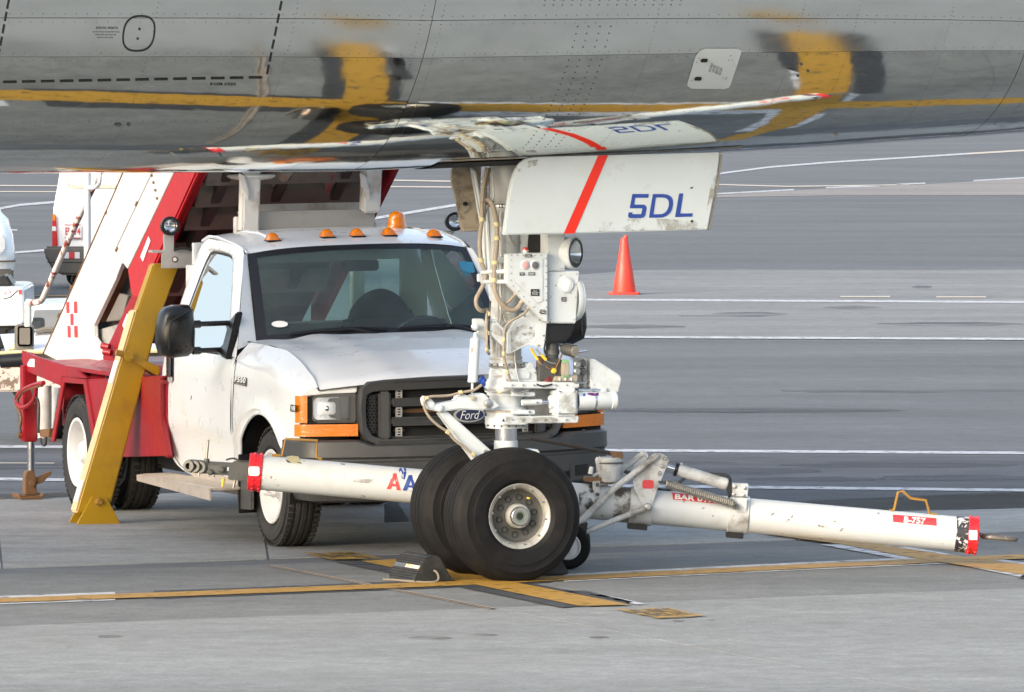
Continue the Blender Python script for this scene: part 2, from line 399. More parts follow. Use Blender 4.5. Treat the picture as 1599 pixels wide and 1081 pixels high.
conc('asphalt_dark', (.066, .069, .075), .38, (.16, .165, .175), 2, (.16, 1.4, 1), .6)
conc('concrete_light', (.215, .221, .216), .13, (.185, .178, .165), 3, (.30, 1.0, 1), .55)
conc('concrete_far', (.205, .208, .202), .18, (.135, .13, .12), 4, (.25, 1.1, 1), .6)
conc('concrete_mid', (.285, .284, .268), .20, (.125, .118, .108), 4, (.25, 1.1, 1), .6)
conc('concrete_dark', (.146, .149, .144), .18, (.165, .165, .155), 5, (.30, 1.0, 1), .5)
conc('concrete_tan', (.235, .215, .20), .08, (.2, .185, .175), 6)
conc('joint_fill', (.33, .27, .21), .2, (.16, .12, .09), 7, (1, 1, 1))
worn('yline', (.41, .222, .026), .36, 9, .10); worn('wline', (.55, .56, .58), .40, 7, .10); worn('ybox', (.40, .23, .03), .47, 11, .08)
worn('rubber_mark', (.075, .075, .08), .58, 2.2, .20, vsc=(.2, 1, 1), rot=-12)
worn('smear', (.36, .34, .28), .57, 7, .10); worn('sootmark', (.07, .06, .05), .53, 10, .06)
M['ywline'] = paint('pale_line', (.55, .48, .38), .6, dirt=(.3, .29, .27), amt=.7, sc=5)
worn('stencil', (.09, .075, .05), .42, 11, .06); worn('bline', (.042, .044, .047), .38, 7, .09)

g = MB(); g.add([(-4000, -300, 0), (4000, -300, 0), (4000, 5000, 0), (-4000, 5000, 0)], [(0, 1, 2, 3)])
ground = g.obj('ground', 'asphalt', None, recalc=False, kind='structure', label='wide grey airport apron')
def sheet(name, mat, polys, z, sub=0):
    return flat(name, s_ground(z), polys, mat, ground, sub=sub)
# far concrete strips
sheet('taxiway_concrete', 'concrete_far', [[(815, 436), (1002, 421), (2200, 421), (2200, 533), (815, 526)]], .004)
sheet('taxiway_concrete', 'concrete_tan', [[(1050, 309), (1230, 297), (1420, 289), (2000, 256), (2000, 304), (1300, 305)]], .004)
sheet('asphalt_strip', 'asphalt_dark', [[(-900, 692), (2400, 712), (2400, 776), (600, 816), (600, 758), (-900, 813)]], .004)
def line(pts, w, mat, z=.008, name='painted_line'):
    """ground line through photo points, w = height in photo pixels"""
    pl = []
    for i in range(len(pts)-1):
        (x0, y0), (x1, y1) = pts[i], pts[i+1]
        pl.append([(x0, y0-w/2), (x1, y1-w/2), (x1, y1+w/2), (x0, y0+w/2)])
    return sheet(name, mat, pl, z)
line([(830, 525.5), (2200, 532)], 3.2, 'wline')
line([(-900, 691.5), (2400, 712)], 4, 'wline')
line([(-900, 738), (2400, 774)], 4.2, 'wline')
line([(-300, 722), (85, 723)], 1.2, 'ywline')
line([(860, 467.5), (2200, 475)], 3, 'wline')
for x0, x1, y in ((1312, 1390, 463), (1462, 1540, 463.5)): line([(x0, y), (x1, y)], 1.8, 'ywline')
for x0, y0, x1, y1 in ((1000, 283, 1127, 271), (1127, 270.5, 1200, 261), (1200, 261, 1300, 253), (1300, 253, 1400, 247), (1400, 247, 1510, 240)): line([(x0, y0), (x1, y1)], 2.6, 'wline')
line([(1510, 240), (1900, 217)], 2.6, 'ywline')
line([(1100, 287.5), (1230, 291), (1420, 288.5)], 1.6, 'ywline')
for x0, y0, x1, y1 in ((1110, 303, 1240, 296), (1290, 293, 1375, 290), (1400, 288, 1445, 286), (1520, 282, 1800, 266)): line([(x0, y0), (x1, y1)], 2, 'wline')
line([(-200, 352), (-20, 328), (0, 325.5), (30, 320), (85, 315.5), (200, 308)], 3.4, 'wline')
line([(-60, 359.5), (27, 359)], 2.2, 'wline'); line([(20, 394.5), (90, 389)], 3, 'wline')
line([(-300, 288.5), (220, 290.5)], 1.8, 'ywline'); line([(-300, 298.5), (220, 299.5)], 1.6, 'ywline')
line([(-100, 461), (330, 463)], 1.6, 'yline'); line([(-100, 467.5), (330, 469)], 1.6, 'yline')
line([(500, 352), (583, 341), (712, 320), (790, 309)], 4, 'wline')
line([(560, 280.5), (830, 285)], 2, 'ywline'); line([(560, 291), (830, 293)], 1.8, 'ywline')
# near concrete: rows of cast slabs with open joints between them
u0, u1 = G(0, 982), G(1599, 922); du = (u1-u0).normalized(); dv = (G(418, 882)-G(770, 950)).normalized()
J = G(770, 950)
def uv(u, v): return J+du*u+dv*v
L_up = (G(0, 897)-J); vup = 3.72
def slab(u_0, u_1, v_0, v_1, mat, gap=.004, z=.004):
    q = [uv(u_0+gap, v_0+gap), uv(u_1-gap, v_0+gap), uv(u_1-gap, v_1-gap), uv(u_0+gap, v_1-gap)]
    mb = MB(); mb.prism([(p.x, p.y, -.03) for p in q], (0, 0, z+.03))
    return mb.obj('concrete_slab', mat, ground, bevel=0, smooth=False)
for i in range(-4, 4):
    slab(i*5.2, (i+1)*5.2, 0, vup, 'concrete_dark')
    for k in range(1, 4): slab(i*5.2, (i+1)*5.2, -k*5.2, -(k-1)*5.2, 'concrete_light')
# the row beyond, cut by the asphalt edge
def edge_slab(px):
    mb = MB(); mb.prism([G(x, y, -.03) for x, y in px], (0, 0, .034)); mb.obj('concrete_slab', 'concrete_mid', ground, smooth=False)
edge_slab([(-700, 923), (-700, 807), (-10, 780.5), (2, 896.5)]); edge_slab([(5, 896.3), (-7, 780.4), (400, 765), (417, 881.6)])
edge_slab([(421, 881.4), (404, 764.8), (600, 757.5), (640, 823), (820, 812), (830, 866.6)]); edge_slab([(834, 866.4), (824, 811.7), (1200, 792.5), (1243, 851.4)])
edge_slab([(1247, 851.2), (1204, 792.3), (1640, 773), (1690, 835)]); edge_slab([(1694, 834.8), (1644, 772.8), (2200, 745), (2300, 812)])
# sealed joint crossing the dark row
flat('joint_strip', s_ground(.008), [[(413, 882.5), (424, 881.5), (775, 949.5), (766, 951)]], 'joint_fill', ground)
flat('joint_strip', s_ground(.0095), [[(418, 882), (420, 882), (772, 950), (770, 950.6)]], 'dark', ground)
# lead-in line and stop bars
yl = [(-900, 970), (0, 937), (300, 926.5), (700, 911), (1250, 884), (1500, 873), (1700, 864), (2300, 836)]
def seg(a, b):
    out = [a]+[p for p in yl if a[0] < p[0] < b[0]]+[b]
    return out
line(seg((-900, 970), (180, 930.7)), 13, 'wline', .0075); line(seg((880, 902.2), (1480, 873.9)), 12, 'wline', .0075)
line(seg((240, 928.5), (860, 903)), 12.5, 'bline', .0075)
line(yl, 7, 'yline', .012, 'lead_in_line')
def bar(y, under):
    flat('stop_bar', s_ground(.0135), [y], 'yline', ground)
    for m, q in under: flat('stop_bar_border', s_ground(.0105), [q], m, ground)
bar([(563, 875.5), (617, 873), (985, 944), (905, 946)],
    [('bline', [(522, 877), (566, 875.5), (908, 945.8), (878, 948.5)]), ('bline', [(614, 873), (632, 872.3), (905, 925), (870, 926)]), ('bline', [(880, 922), (915, 922), (990, 940), (975, 942.5)]), ('wline', [(918, 927.5), (935, 926.5), (1010, 943.2), (992, 943.8)])])
bar([(1190, 833), (1245, 832), (1380, 851), (1480, 866), (1599, 881), (1860, 917), (1775, 921), (1599, 897), (1440, 873), (1311, 849)],
    [('wline', [(1280, 850), (1312, 848.5), (1442, 872.4), (1410, 873.5)]), ('wline', [(1374, 850), (1392, 849.6), (1490, 866), (1472, 866.4)]), ('wline', [(1515, 870.5), (1545, 871), (1612, 879.5), (1600, 881)]), ('wline', [(1480, 878), (1510, 882), (1612, 898), (1600, 902)]), ('bline', [(1600, 880), (1640, 878), (1920, 915), (1855, 918)]), ('bline', [(1590, 902), (1600, 896), (1780, 920), (1720, 925)])])
def stencil(q, tx, n):
    a, b, c, d = q
    def s(u, v): return G(*(a[k]*(1-u)*(1-v)+b[k]*u*(1-v)+c[k]*u*v+d[k]*(1-u)*v for k in (0, 1)), .0135)
    def rect(u0, v0, u1, v1): return [(u0, v0), (u1, v0), (u1, v1), (u0, v1)]
    fr = [rect(0, 0, 1, .1), rect(0, .9, 1, 1), rect(0, .1, .05, .9), rect(.95, .1, 1, .9)]
    flat('stencil_box', s, [rect(0, 0, 1, 1)], 'ybox', ground)
    s2 = lambda u, v: s(u, v)+Vector((0, 0, .003))
    text('stencil_text', s2, tx, .5, .5, .80, .62, 'stencil', ground)
stencil([(472, 862.5), (550, 861), (597, 871.5), (517, 873.5)], 'B-757', 0)
stencil([(958, 950.5), (1040, 948), (1102, 961), (1030, 965)], 'B-757', 1)
stencil([(1790, 926), (1880, 922), (1960, 935), (1870, 940)], 'B-757', 2)
# wet or oily streaks on the near slabs
worn('stain', (.15, .14, .13), .55, 6, .18, vsc=(.5, 1, 1))
for cx, cy, rx, ry in ((672, 996, 36, 2.6), (755, 991, 24, 1.8), (172, 993.5, 20, 2.4), (936, 995, 15, 1.6), (1060, 969, 10, 1.6), (1110, 968, 7, 1.2), (108, 1010, 6, 1)):
    pts = [(x+random.uniform(-2, 2), y+random.uniform(-.3, .3)) for x, y in ell(cx, cy, rx, ry, 18)]
    flat('oil_stain', s_ground(.007), [pts], 'stain', ground)
# rubber marks, repair patches and smudges farther out
def blot(cx, cy, rx, ry, mat, z, name='tyre_mark'):
    pts = [(x+random.uniform(-.06, .06)*rx, y+random.uniform(-.18, .18)*ry) for x, y in ell(cx, cy, rx, ry, 26)]
    flat(name, s_ground(z), [pts], mat, ground)
for cx, cy, rx, ry in ((1170, 490.5, 60, 3.4), (1130, 493, 70, 2), (1330, 480, 46, 2.6), (1440, 448, 16, 2.4), (1480, 506, 120, 3), (980, 510, 90, 3), (1130, 735, 160, 6), (1400, 726, 190, 5), (1500, 746, 130, 5), (1270, 748, 110, 3.5), (1060, 722, 90, 3), (40, 728, 90, 5), (1180, 640, 240, 4), (1420, 610, 200, 3)): blot(cx, cy, rx, ry, 'rubber_mark', .0062)

# ---------------------------------------------------------------- airliner
plane = thing('airliner', 'polished bare metal airliner, its belly over the apron and nose gear down', 'aircraft', (GX, GD, 0))
def fus(x):
    """belly height and radius of the body at station x (m ahead of the nose gear)"""
    s = max(0., (x+2.6)/8.5)
    zb = 2.335+(.030*(x+1)+.004*(x+1)**2 if x > -1 else 0)
    r = 1.88*math.sqrt(max(1e-4, 1-min(.9995, s)**2.05))
    return zb, r
def fpt(x, th, off=0.):
    zb, r = fus(x)
    return A2.w(x, -(r+off)*math.sin(th), zb+r-(r+off)*math.cos(th))
def s_fus(off=.004):
    def f(px, py):
        d = Vector(((px-CX)/F, 1, -(py-YH)/F))
        def inside(t):
            X, Y = t*d.x-A2.o[0], t-A2.o[1]
            xl = X*A2.f[0]+Y*A2.f[1]; y_ = X*A2.l[0]+Y*A2.l[1]; zb, r = fus(xl); r += off
            return y_*y_+(H+t*d.z-(zb+r-off))**2-r*r
        a, b = 42.0, None; t = a
        while t < 48:
            if inside(t) < 0: b = t; break
            t += .04
        if b is None:
            b = min((42+.02*i for i in range(300)), key=inside); return Vector((d.x*b, b, H+d.z*b))
        a = b-.04
        for _ in range(22):
            c = (a+b)/2
            if inside(c) < 0: b = c
            else: a = c
        return Vector((d.x*a, a, H+d.z*a))
    return f
def metal(name, col, rough, wave):
    m, nt, b = NT(name)
    p = pos(nt, (1, 1, 1), (0, 0, R(-23))); q = pos(nt, (.10, .9, .9), (0, 0, R(-23)))
    n1 = noise(nt, p, 2.1, 3, .45); n2 = noise(nt, q, 9, 6, .65); n3 = noise(nt, p, 3.5, 6, .6, .3)
    c = ramp(nt, [(.3, tuple(x*.93 for x in col)), (.7, col)], n2)
    c = mixc(nt, ramp(nt, [(.58, 0.), (.82, .45)], n3), c, tuple(x*.62 for x in col))
    nt.links.new(c, b.inputs['Base Color']); b.inputs['Metallic'].default_value = 1
    nt.links.new(ramp(nt, [(.3, rough*.75), (.7, rough*1.35)], n2), b.inputs['Roughness'])
    bump(nt, b, n1, wave, .03); M[name] = m
metal('skin', (.73, .765, .745), .050, .10)
metal('skin_dull', (.80, .84, .825), .11, .08)
metal('skin_belly', (.68, .715, .70), .085, .20)
body = MB()
xs = [-26+i*1.0 for i in range(24)]+[-2+i*.3 for i in range(26)]+[5.85]
NR = 48
body.add([fpt(x, 2*math.pi*j/NR, -.006) for x in xs for j in range(NR)],
         [(i*NR+j, i*NR+(j+1) % NR, (i+1)*NR+(j+1) % NR, (i+1)*NR+j) for i in range(len(xs)-1) for j in range(NR)]
         + [tuple(range(NR)), tuple((len(xs)-1)*NR+j for j in range(NR))])
body = body.obj('fuselage', 'skin_dull', plane, recalc=True)
def skin(x0, x1, t0, t1, mat, off=0.):
    nx = max(2, int((x1-x0)/.16)); nt_ = max(2, int(abs(t1-t0)/3)); gx = .0018; gt = .05
    mb = MB(); mb.grid(lambda u, v: fpt(x0+gx+(x1-x0-2*gx)*u, R(t0+gt+(t1-t0-2*gt)*v), off), nx, nt_)
    return mb.obj('skin_panel', mat, body, recalc=False)
joints = [-8.5, -5.2, -1.0, 2.75, 4.6]
for a_, b_ in zip(joints, joints[1:]):
    skin(a_, b_, -20, 18.7, 'skin_belly'); skin(a_, b_, 18.7, 49.6, 'skin', .001); skin(a_, b_, -49.6, -20, 'skin', .001)
    skin(a_, b_, 49.6, 57.6, 'skin_dull', .002); skin(a_, b_, 57.6, 90, 'skin_dull', .001)
# rivet rows
M['rivet'] = paint('rivet', (.16, .165, .165), .5, .6)
def rivets(rows):
    mb = MB()
    for pts in rows:
        for x, t, r in pts:
            c = fpt(x, t, .0015); n = (fpt(x, t, .1)-c).normalized(); u_ = A2.d(1, 0, 0); w_ = n.cross(u_)
            mb.add([c+(u_*math.cos(k*math.pi/3)+w_*math.sin(k*math.pi/3))*r for k in range(6)], [tuple(range(6))])
    return mb.obj('rivet_rows', 'rivet', body, recalc=False, smooth=False, kind='stuff')
rows = []
for t in (50.4, 48.9, 58.4, 56.8, 39, 33, 20, 17.6, 28):
    rows.append([(-5.1+.062*i, R(t), .0030) for i in range(155)])
for x in (-4.6, -3.9, -2.6, -1.8, -1.06, -.94, .35, 1.25, 1.6, 2.2, 2.88, 3.02, 3.6):
    rows.append([(x, R(14+.95*i), .0030) for i in range(50)])
for dx in (-.10, -.035, .035, .10):
    rows.append([(-.02+dx, R(20+1.5*i), .0055) for i in range(25)])
for dt in range(3):
    rows.append([(-.35+.055*i, R(60.5+dt*.9), .005) for i in range(16)])
rivets(rows)
SF = s_fus(.003); SF2 = s_fus(.006)
# printed marks on the skin
def dash(p, q, n, w, duty=.72):
    out = []
    (x0, y0), (x1, y1) = p, q; L = math.hypot(x1-x0, y1-y0); nx, ny = -(y1-y0)/L*w/2, (x1-x0)/L*w/2
    for i in range(n):
        a_, b_ = i/n, (i+duty)/n; ax, ay, bx, by = x0+(x1-x0)*a_, y0+(y1-y0)*a_, x0+(x1-x0)*b_, y0+(y1-y0)*b_
        out.append([(ax+nx, ay+ny), (bx+nx, by+ny), (bx-nx, by-ny), (ax-nx, ay-ny)])
    return out
for q in dash((5, 128.5), (418, 121), 14, 3.2): flat('marking_dash', SF, [q], 'black', body, sub=2)
for q in dash((440, 2), (416, 122), 6, 3.4): flat('marking_dash', SF, [q], 'black', body, sub=2)
for q in dash((14, 0), (-4, 96), 5, 3.4): flat('marking_dash', SF, [q], 'black', body, sub=2)
def oval(px, py, rx, ry, skew, n=40, pw=2.6):
    return [(px+rx*(abs(math.cos(2*math.pi*i/n))**(2/pw))*math.copysign(1, math.cos(2*math.pi*i/n))-skew*(ry*(abs(math.sin(2*math.pi*i/n))**(2/pw))*math.copysign(1, math.sin(2*math.pi*i/n))),
             py+ry*(abs(math.sin(2*math.pi*i/n))**(2/pw))*math.copysign(1, math.sin(2*math.pi*i/n))) for i in range(n)]
o1, o2 = oval(217, 52.5, 25.5, 28.5, .12), oval(217, 52.5, 22.8, 26, .12)
flat('port_outline', SF, [[o1[i], o1[(i+1) % 40], o2[(i+1) % 40], o2[i]] for i in range(40)], 'black', body)
for x, y in ((218, 45.5), (215, 60.5)): flat('static_port', SF, [ell(x, y, 2, 2, 10)], 'black', body)
text('marking_text', SF, 'STATIC PORTS', 167, 44, 34, 3.4, 'black', body, bold=.01)
for i, (s_, w) in enumerate((('DO NOT PLUG OR DEFORM HOLES', 42), ('INDICATED AREA MUST BE', 32), ('SMOOTH AND CLEAN', 25))):
    text('marking_text', SF, s_, 166-i, 50+i*4.3, w, 2, 'black', body)
text('marking_text', SF, 'RVSM AREA', 348.5, 131.5, 41, 4, 'black', body, shear=.2, bold=.01)
# service panel
sp = [(1101, 76), (1152, 76), (1158, 79), (1157, 84), (1141, 132), (1138, 137), (1131, 139), (1080, 138.5), (1073, 134), (1074, 128), (1086, 88), (1092, 80)]
pan = flat('service_panel', SF2, [sp], 'doorwhite', body, sub=2)
S3 = s_fus(.0085)
text('marking_text', S3, 'POTABLE\nWATER\nSERVICE\nACCESS', 1117.5, 108.5, 14, 20, 'black', body, ang=R(-73), lean=.12)
for x, y in ((1099.5, 94.5), (1090, 123)): flat('panel_latch', S3, [[(x-6, y), (x-3, y-3), (x+5, y-3), (x+6, y), (x+4, y+3), (x-5, y+3)]], 'dark', body)
for x, y in ((1141, 87), (1138, 94), (1143.5, 94), (1129, 122), (1134.5, 121), (1133.5, 123.6), (1088, 97.5), (1092, 91.5), (1080, 126)): flat('panel_screw', S3, [ell(x, y, .9, .9, 6)], 'rivet', body)
for x, y in ((1251.5, 100.5), (1246, 118.5), (1262, 111)): flat('drain_hole', SF, [ell(x, y, 2.6, 2, 8)], 'rivet', body)
flat('drain_mast', SF, [ell(1305, 209.5, 3.5, 2, 10)], 'beige', body)
for x, y, rx in ((184, 195, 6), (201, 194.5, 3.5)): flat('drain_hole', SF, [ell(x, y, rx, 2.6, 10)], 'rivet', body)
# gear bay rim and dark bay
for sgn in (-1, 1):
    MB().grid(lambda u, v: fpt(-.55+1.85*u, sgn*(.225+.018*v), .004), 16, 1).obj('bay_rim', 'innerdoor', plane, recalc=False)
MB().grid(lambda u, v: fpt(-.54+.84*u, -.205+.41*v, .006), 16, 6).obj('gear_bay', 'dark', plane, recalc=False)

# ---------------------------------------------------------------- nose gear (fixed upper part in frame A2, steered part in frame A)
def gp(px, py, y=0.): return A2.uw(px, py, 'y', y)
def zc(py, d=GD): return H-(py-YH)/F*d
def vlathe(name, prof, mat, fr=A2, cx=0., cy=0., n=36, parent=None, **kw):
    """turned part on the strut axis; prof in photo pixels (y, half width)"""
    pr = [(zc(y), w*GD/F) for y, w in prof]
    return MB().lathe(fr.w(cx, cy, 0), (0, 0, 1), pr, n).obj(name, mat, parent or plane, **kw)
def hexes(name, fr, axis, v, pts, r, mat, parent, th=.004):
    """row of bolt heads, each a piece sharing one mesh"""
    first = None
    for x, y in pts:
        c = fr.uw(x, y, axis, v)
        if first is None:
            ax = fr.d(*{'x': (1, 0, 0), 'y': (0, -1, 0)}[axis])
            first = MB().cyl(c-ax*.002, c+ax*th, r, r*.9, 8).obj(name, mat, parent, smooth=False); c0 = c
        else: again(first, parent, c-c0)
# main strut
strut = vlathe('gear_strut', [(225, 26), (345, 25.5), (346, 24.2), (470, 24.2), (500, 24.2), (562, 24.2), (562, 25.5), (567, 25.5), (567, 26.3), (573.5, 26.3), (574, 0)], 'strutgrey')
MB().lathe(A2.w(0, 0, 0), (0, 0, 1), [(zc(573), 26.4*GD/F), (zc(572), 27*GD/F), (zc(567), 27*GD/F), (zc(566), 26.4*GD/F)], 40).obj('clamp_ring', 'steel', strut)
MB().lathe(A2.w(0, 0, 0), (0, 0, 1), [(zc(561), 25*GD/F), (zc(560.5), 25.8*GD/F), (zc(557), 25.8*GD/F), (zc(556.5), 25*GD/F)], 40).obj('clamp_ring', 'grey', strut)
MB().lathe(A2.w(0, 0, 0), (0, 0, 1), [(zc(324), 26*GD/F), (zc(323), 27*GD/F), (zc(319), 27*GD/F), (zc(318), 26*GD/F)], 40).obj('clamp_ring', 'chrome', strut)
# drag brace and folding side struts behind the main strut, up into the bay
br = MB(); br.box(A2, .03, .085, .06, .14, 1.9, 2.42)
br.obj('brace_strut', 'gearwhite', plane, bevel=.006)
MB().tube([gp(757, 300, .12), gp(776, 560, .10)], .017, 10).obj('brace_strut', 'gearwhite', plane)
MB().tube([gp(737, 264, .02), gp(741, 270, .02), gp(755, 345, .02), gp(757, 420, .02)], .010, 8).obj('brace_strut', 'gearwhite', plane)
MB().tube([gp(826, 256, -.02), gp(800, 300, -.02), gp(790, 396, -.05)], .013, 8).obj('brace_strut', 'gearwhite', plane)
plate(A2, 'y', -.06, [(797, 364), (856, 364), (856, 398), (790, 398)], .02, 'backing_panel', 'gearwhite', plane)
plate(A2, 'y', -.085, [(826, 366), (853, 366), (852, 394), (824, 394)], .012, 'dark_opening', 'dark', plane)
hexes('bolt', A2, 'y', -.06, [(795, 372.5), (806, 368)], .007, 'black', plane)
# forward door with number, aft door seen from the inside
D_Y = -.44
dp = [(787, 367), (790.5, 343), (796, 302), (800.5, 281), (806, 266), (813, 255), (822, 248.3), (834, 245.6), (850, 244.8), (1000, 241.2), (1124, 238), (1123, 252), (1118, 285), (1112, 322), (1105, 358.5), (1000, 361.5), (880, 364.8)]
fdoor = plate(A2, 'y', D_Y, dp, .045, 'gear_door', 'doorwhite', plane, bevel=.006, label='long white forward door with red stripe and blue letters')
MB().tube([A2.uw(1126, 240, 'y', D_Y+.03), A2.uw(1121, 285, 'y', D_Y+.03), A2.uw(1107, 359, 'y', D_Y+.03)], .008, 6).obj('edge_seal', 'beige', fdoor)
SD = s_plane(A2, 'y', D_Y-.003)
flat('door_stripe', SD, [[(934, 242.9), (949.5, 242.4), (897, 364.6), (880, 365)]], 'stripe', fdoor)
def q(pts): return [(940+x/7.205, 230+y/7.205) for x, y in pts]
flat('door_letter', SD, [q([(342, 525), (527, 525), (520, 568), (372, 568)]), q([(342, 525), (378, 540), (362, 650), (312, 685)]), q([(362, 644), (470, 644), (455, 686), (312, 686)]), q([(470, 644), (496, 660), (503, 684), (455, 690)]), q([(455, 688), (503, 684), (487, 765), (440, 752)]), q([(440, 752), (487, 765), (468, 790), (440, 796)]), q([(440, 752), (440, 796), (312, 796), (330, 752)]), q([(330, 752), (312, 796), (293, 780), (296, 750)]), q([(296, 752), (300, 732), (346, 732), (340, 756)])], 'blue', fdoor)
Dd = [(572, 526), (690, 526), (740, 533), (778, 556), (798, 595), (800, 640), (790, 690), (768, 735), (730, 770), (680, 790), (528, 793)]
Di = [(606, 565), (686, 565), (716, 570), (740, 588), (752, 612), (753, 645), (745, 682), (728, 715), (704, 738), (672, 752), (579, 753)]
flat('door_letter', SD, [q([Dd[i], Dd[i+1], Di[i+1], Di[i]]) for i in range(10)]+[q([Dd[10], Dd[0], Di[0], Di[10]])], 'blue', fdoor)
flat('door_letter', SD, [q([(868, 520), (915, 518), (880, 745), (822, 785)]), q([(880, 745), (1022, 742), (1015, 780), (822, 785)])], 'blue', fdoor)
flat('door_smear', s_plane(A2, 'y', D_Y-.0022), [[(935, 362.5), (938, 348), (960, 343), (1000, 340), (1040, 342), (1085, 344), (1100, 357), (1040, 359.5)]], 'smear', fdoor)
flat('door_smear', s_plane(A2, 'y', D_Y-.0022), [[(806, 270), (813, 258), (825, 251), (840, 249), (838, 258), (822, 263)]], 'smear', fdoor)
flat('door_smear', s_plane(A2, 'y', D_Y-.0022), [[(1098, 352), (1108, 300), (1116, 262), (1120, 262), (1106, 353)]], 'smear', fdoor)
flat('door_scuff', s_plane(A2, 'y', D_Y-.0025), [[(1077, 294), (1081, 291.5), (1083, 292.5), (1080, 295)], [(1078, 345), (1081, 343), (1083, 346), (1080, 348)]], 'black', fdoor)
adoor = plate(A2, 'y', .34, [(711, 258), (706, 266), (706, 284), (713, 315), (722, 361.5), (748, 361), (752, 258)], .03, 'gear_door', 'innerdoor', plane, bevel=.004, label='short aft door showing its dirty inner face')
plate(A2, 'y', .325, [(719, 315), (733, 314), (734, 326), (724, 334), (720, 330)], .02, 'hinge_lug', 'innerdoor', adoor)
plate(A2, 'y', .312, ell(727.5, 318.5, 4, 3.2, 10), .02, 'hinge_hole', 'dark', adoor)
MB().tube([A2.uw(735.5, 262, 'y', .31), A2.uw(750, 345, 'y', .31), A2.uw(756, 400, 'y', .25)], .008, 6).obj('edge_strip', 'gearwhite', adoor)
MB().tube([A2.uw(724, 358.5, 'y', .33), A2.uw(747, 358, 'y', .33)], .012, 6).obj('edge_strip', 'innerdoor', adoor)
# electrical box on the strut, forward light box
EB = -.24
ebox = plate(A2, 'y', EB, [(791, 396.5), (855.8, 395), (855.8, 503), (852, 503), (795, 446.5), (791, 441)], .05, 'control_box', 'gearwhite', plane, bevel=.006)
plate(A2, 'y', EB-.004, [(803, 404), (848, 402.5), (848, 470), (840, 474), (803, 440)], .004, 'cover_plate', 'gearwhite', ebox, bevel=.002)
fr_ = [(798.5+i*9.2, 398.5) for i in range(6)]+[(852.8, 404+i*10.8) for i in range(9)]+[(798.3, 406+i*10.5) for i in range(4)]+[(801.5+i*8.1, 446.5+i*8.2) for i in range(6)]
hexes('screw', A2, 'y', EB, fr_, .0042, 'steel', ebox, .003)
def button(x, y, mat, yv, par, r=.021, name='button'):
    c = A2.uw(x, y, 'y', yv); ax = A2.d(0, -1, 0)
    o = MB().lathe(c, ax, [(0, r*1.35), (.006, r*1.35), (.010, r*1.1), (.010, 0)], 20).obj(name+'_ring', 'gearwhite', par)
    MB().lathe(c, ax, [(.008, r), (.012, r*.97), (.014, r*.8), (.014, 0)], 20).obj(name, mat, o if par is not ebox else par)
button(819.5, 414, 'pink', EB, ebox); button(834.8, 414, 'greybutton', EB, ebox)
SE = s_plane(A2, 'y', EB-.008)
def tag_(x, y, w, h, s_, surf=SE, par=None):
    flat('data_tag', surf, [[(x-w/2, y-h/2), (x+w/2, y-h/2), (x+w/2, y+h/2), (x-w/2, y+h/2)]], 'black', par or ebox)
    text('tag_text', lambda a, b: surf(a, b)+A2.d(0, -.002, 0), s_, x, y, w*.78, h*.62, 'label', par or ebox)
tag_(815.5, 427.8, 8, 5, 'TEST'); tag_(830.5, 427.5, 10.5, 5, 'RESET'); tag_(835.5, 456.7, 13.5, 10.5, 'NLG\nDOORS\nPANEL'); tag_(825.2, 399.4, 11, 4.6, 'CALL'); tag_(847.7, 486.8, 8, 6.6, 'OFF\nON')
for y in (409, 417, 424, 431):
    flat('data_tag', s_plane(A2, 'x', -.02), [[(791, y-2), (793, y-2.2), (793, y+2.2), (791, y+2)]], 'black', ebox)
c = A2.uw(820.4, 395, 'y', -.17)
MB().lathe(c, (0, 0, 1), [(0, .017), (.008, .017), (.010, .019), (.014, .019)], 16).obj('beacon_base', 'gearwhite', ebox)
MB().lathe(c, (0, 0, 1), [(.012, .018), (.024, .017), (.031, .011), (.034, 0)], 16).obj('beacon', 'redlens', ebox)
lbox = plate(A2, 'y', -.19, [(853.8, 362), (882, 362), (883, 422.5), (853.8, 424)], .13, 'light_housing', 'gearwhite', plane, bevel=.006)
# landing light facing forward
lc = A2.uw(897.5, 394.8, 'y', -.17); fx = A2.d(.66, -.75, 0).normalized()
MB().lathe(lc-fx*.11, fx, [(0, .05), (.02, .085), (.06, .094), (.112, .096), (.118, .092), (.118, .084)], 36).obj('lamp_body', 'gearwhite', lbox)
MB().lathe(lc-fx*.11, fx, [(.117, .085), (.119, .085), (.119, .071), (.117, .070)], 36).obj('lamp_bezel', 'blackplastic', lbox)
MB().lathe(lc-fx*.11, fx, [(.113, .072), (.085, .055), (.068, .030), (.062, 0)], 36).obj('lamp_reflector', 'chrome', lbox)
MB().lathe(lc-fx*.11, fx, [(.116, .072), (.122, .045), (.125, 0)], 36).obj('lamp_glass', 'lens', lbox)
hexes('screw', A2, 'x', A2.un(897, 394.8, 'y', -.17)[0]+.0, [(889, 378), (888, 408), (896, 419.5), (903.5, 374), (893.5, 371)], .004, 'beige', lbox, .003)
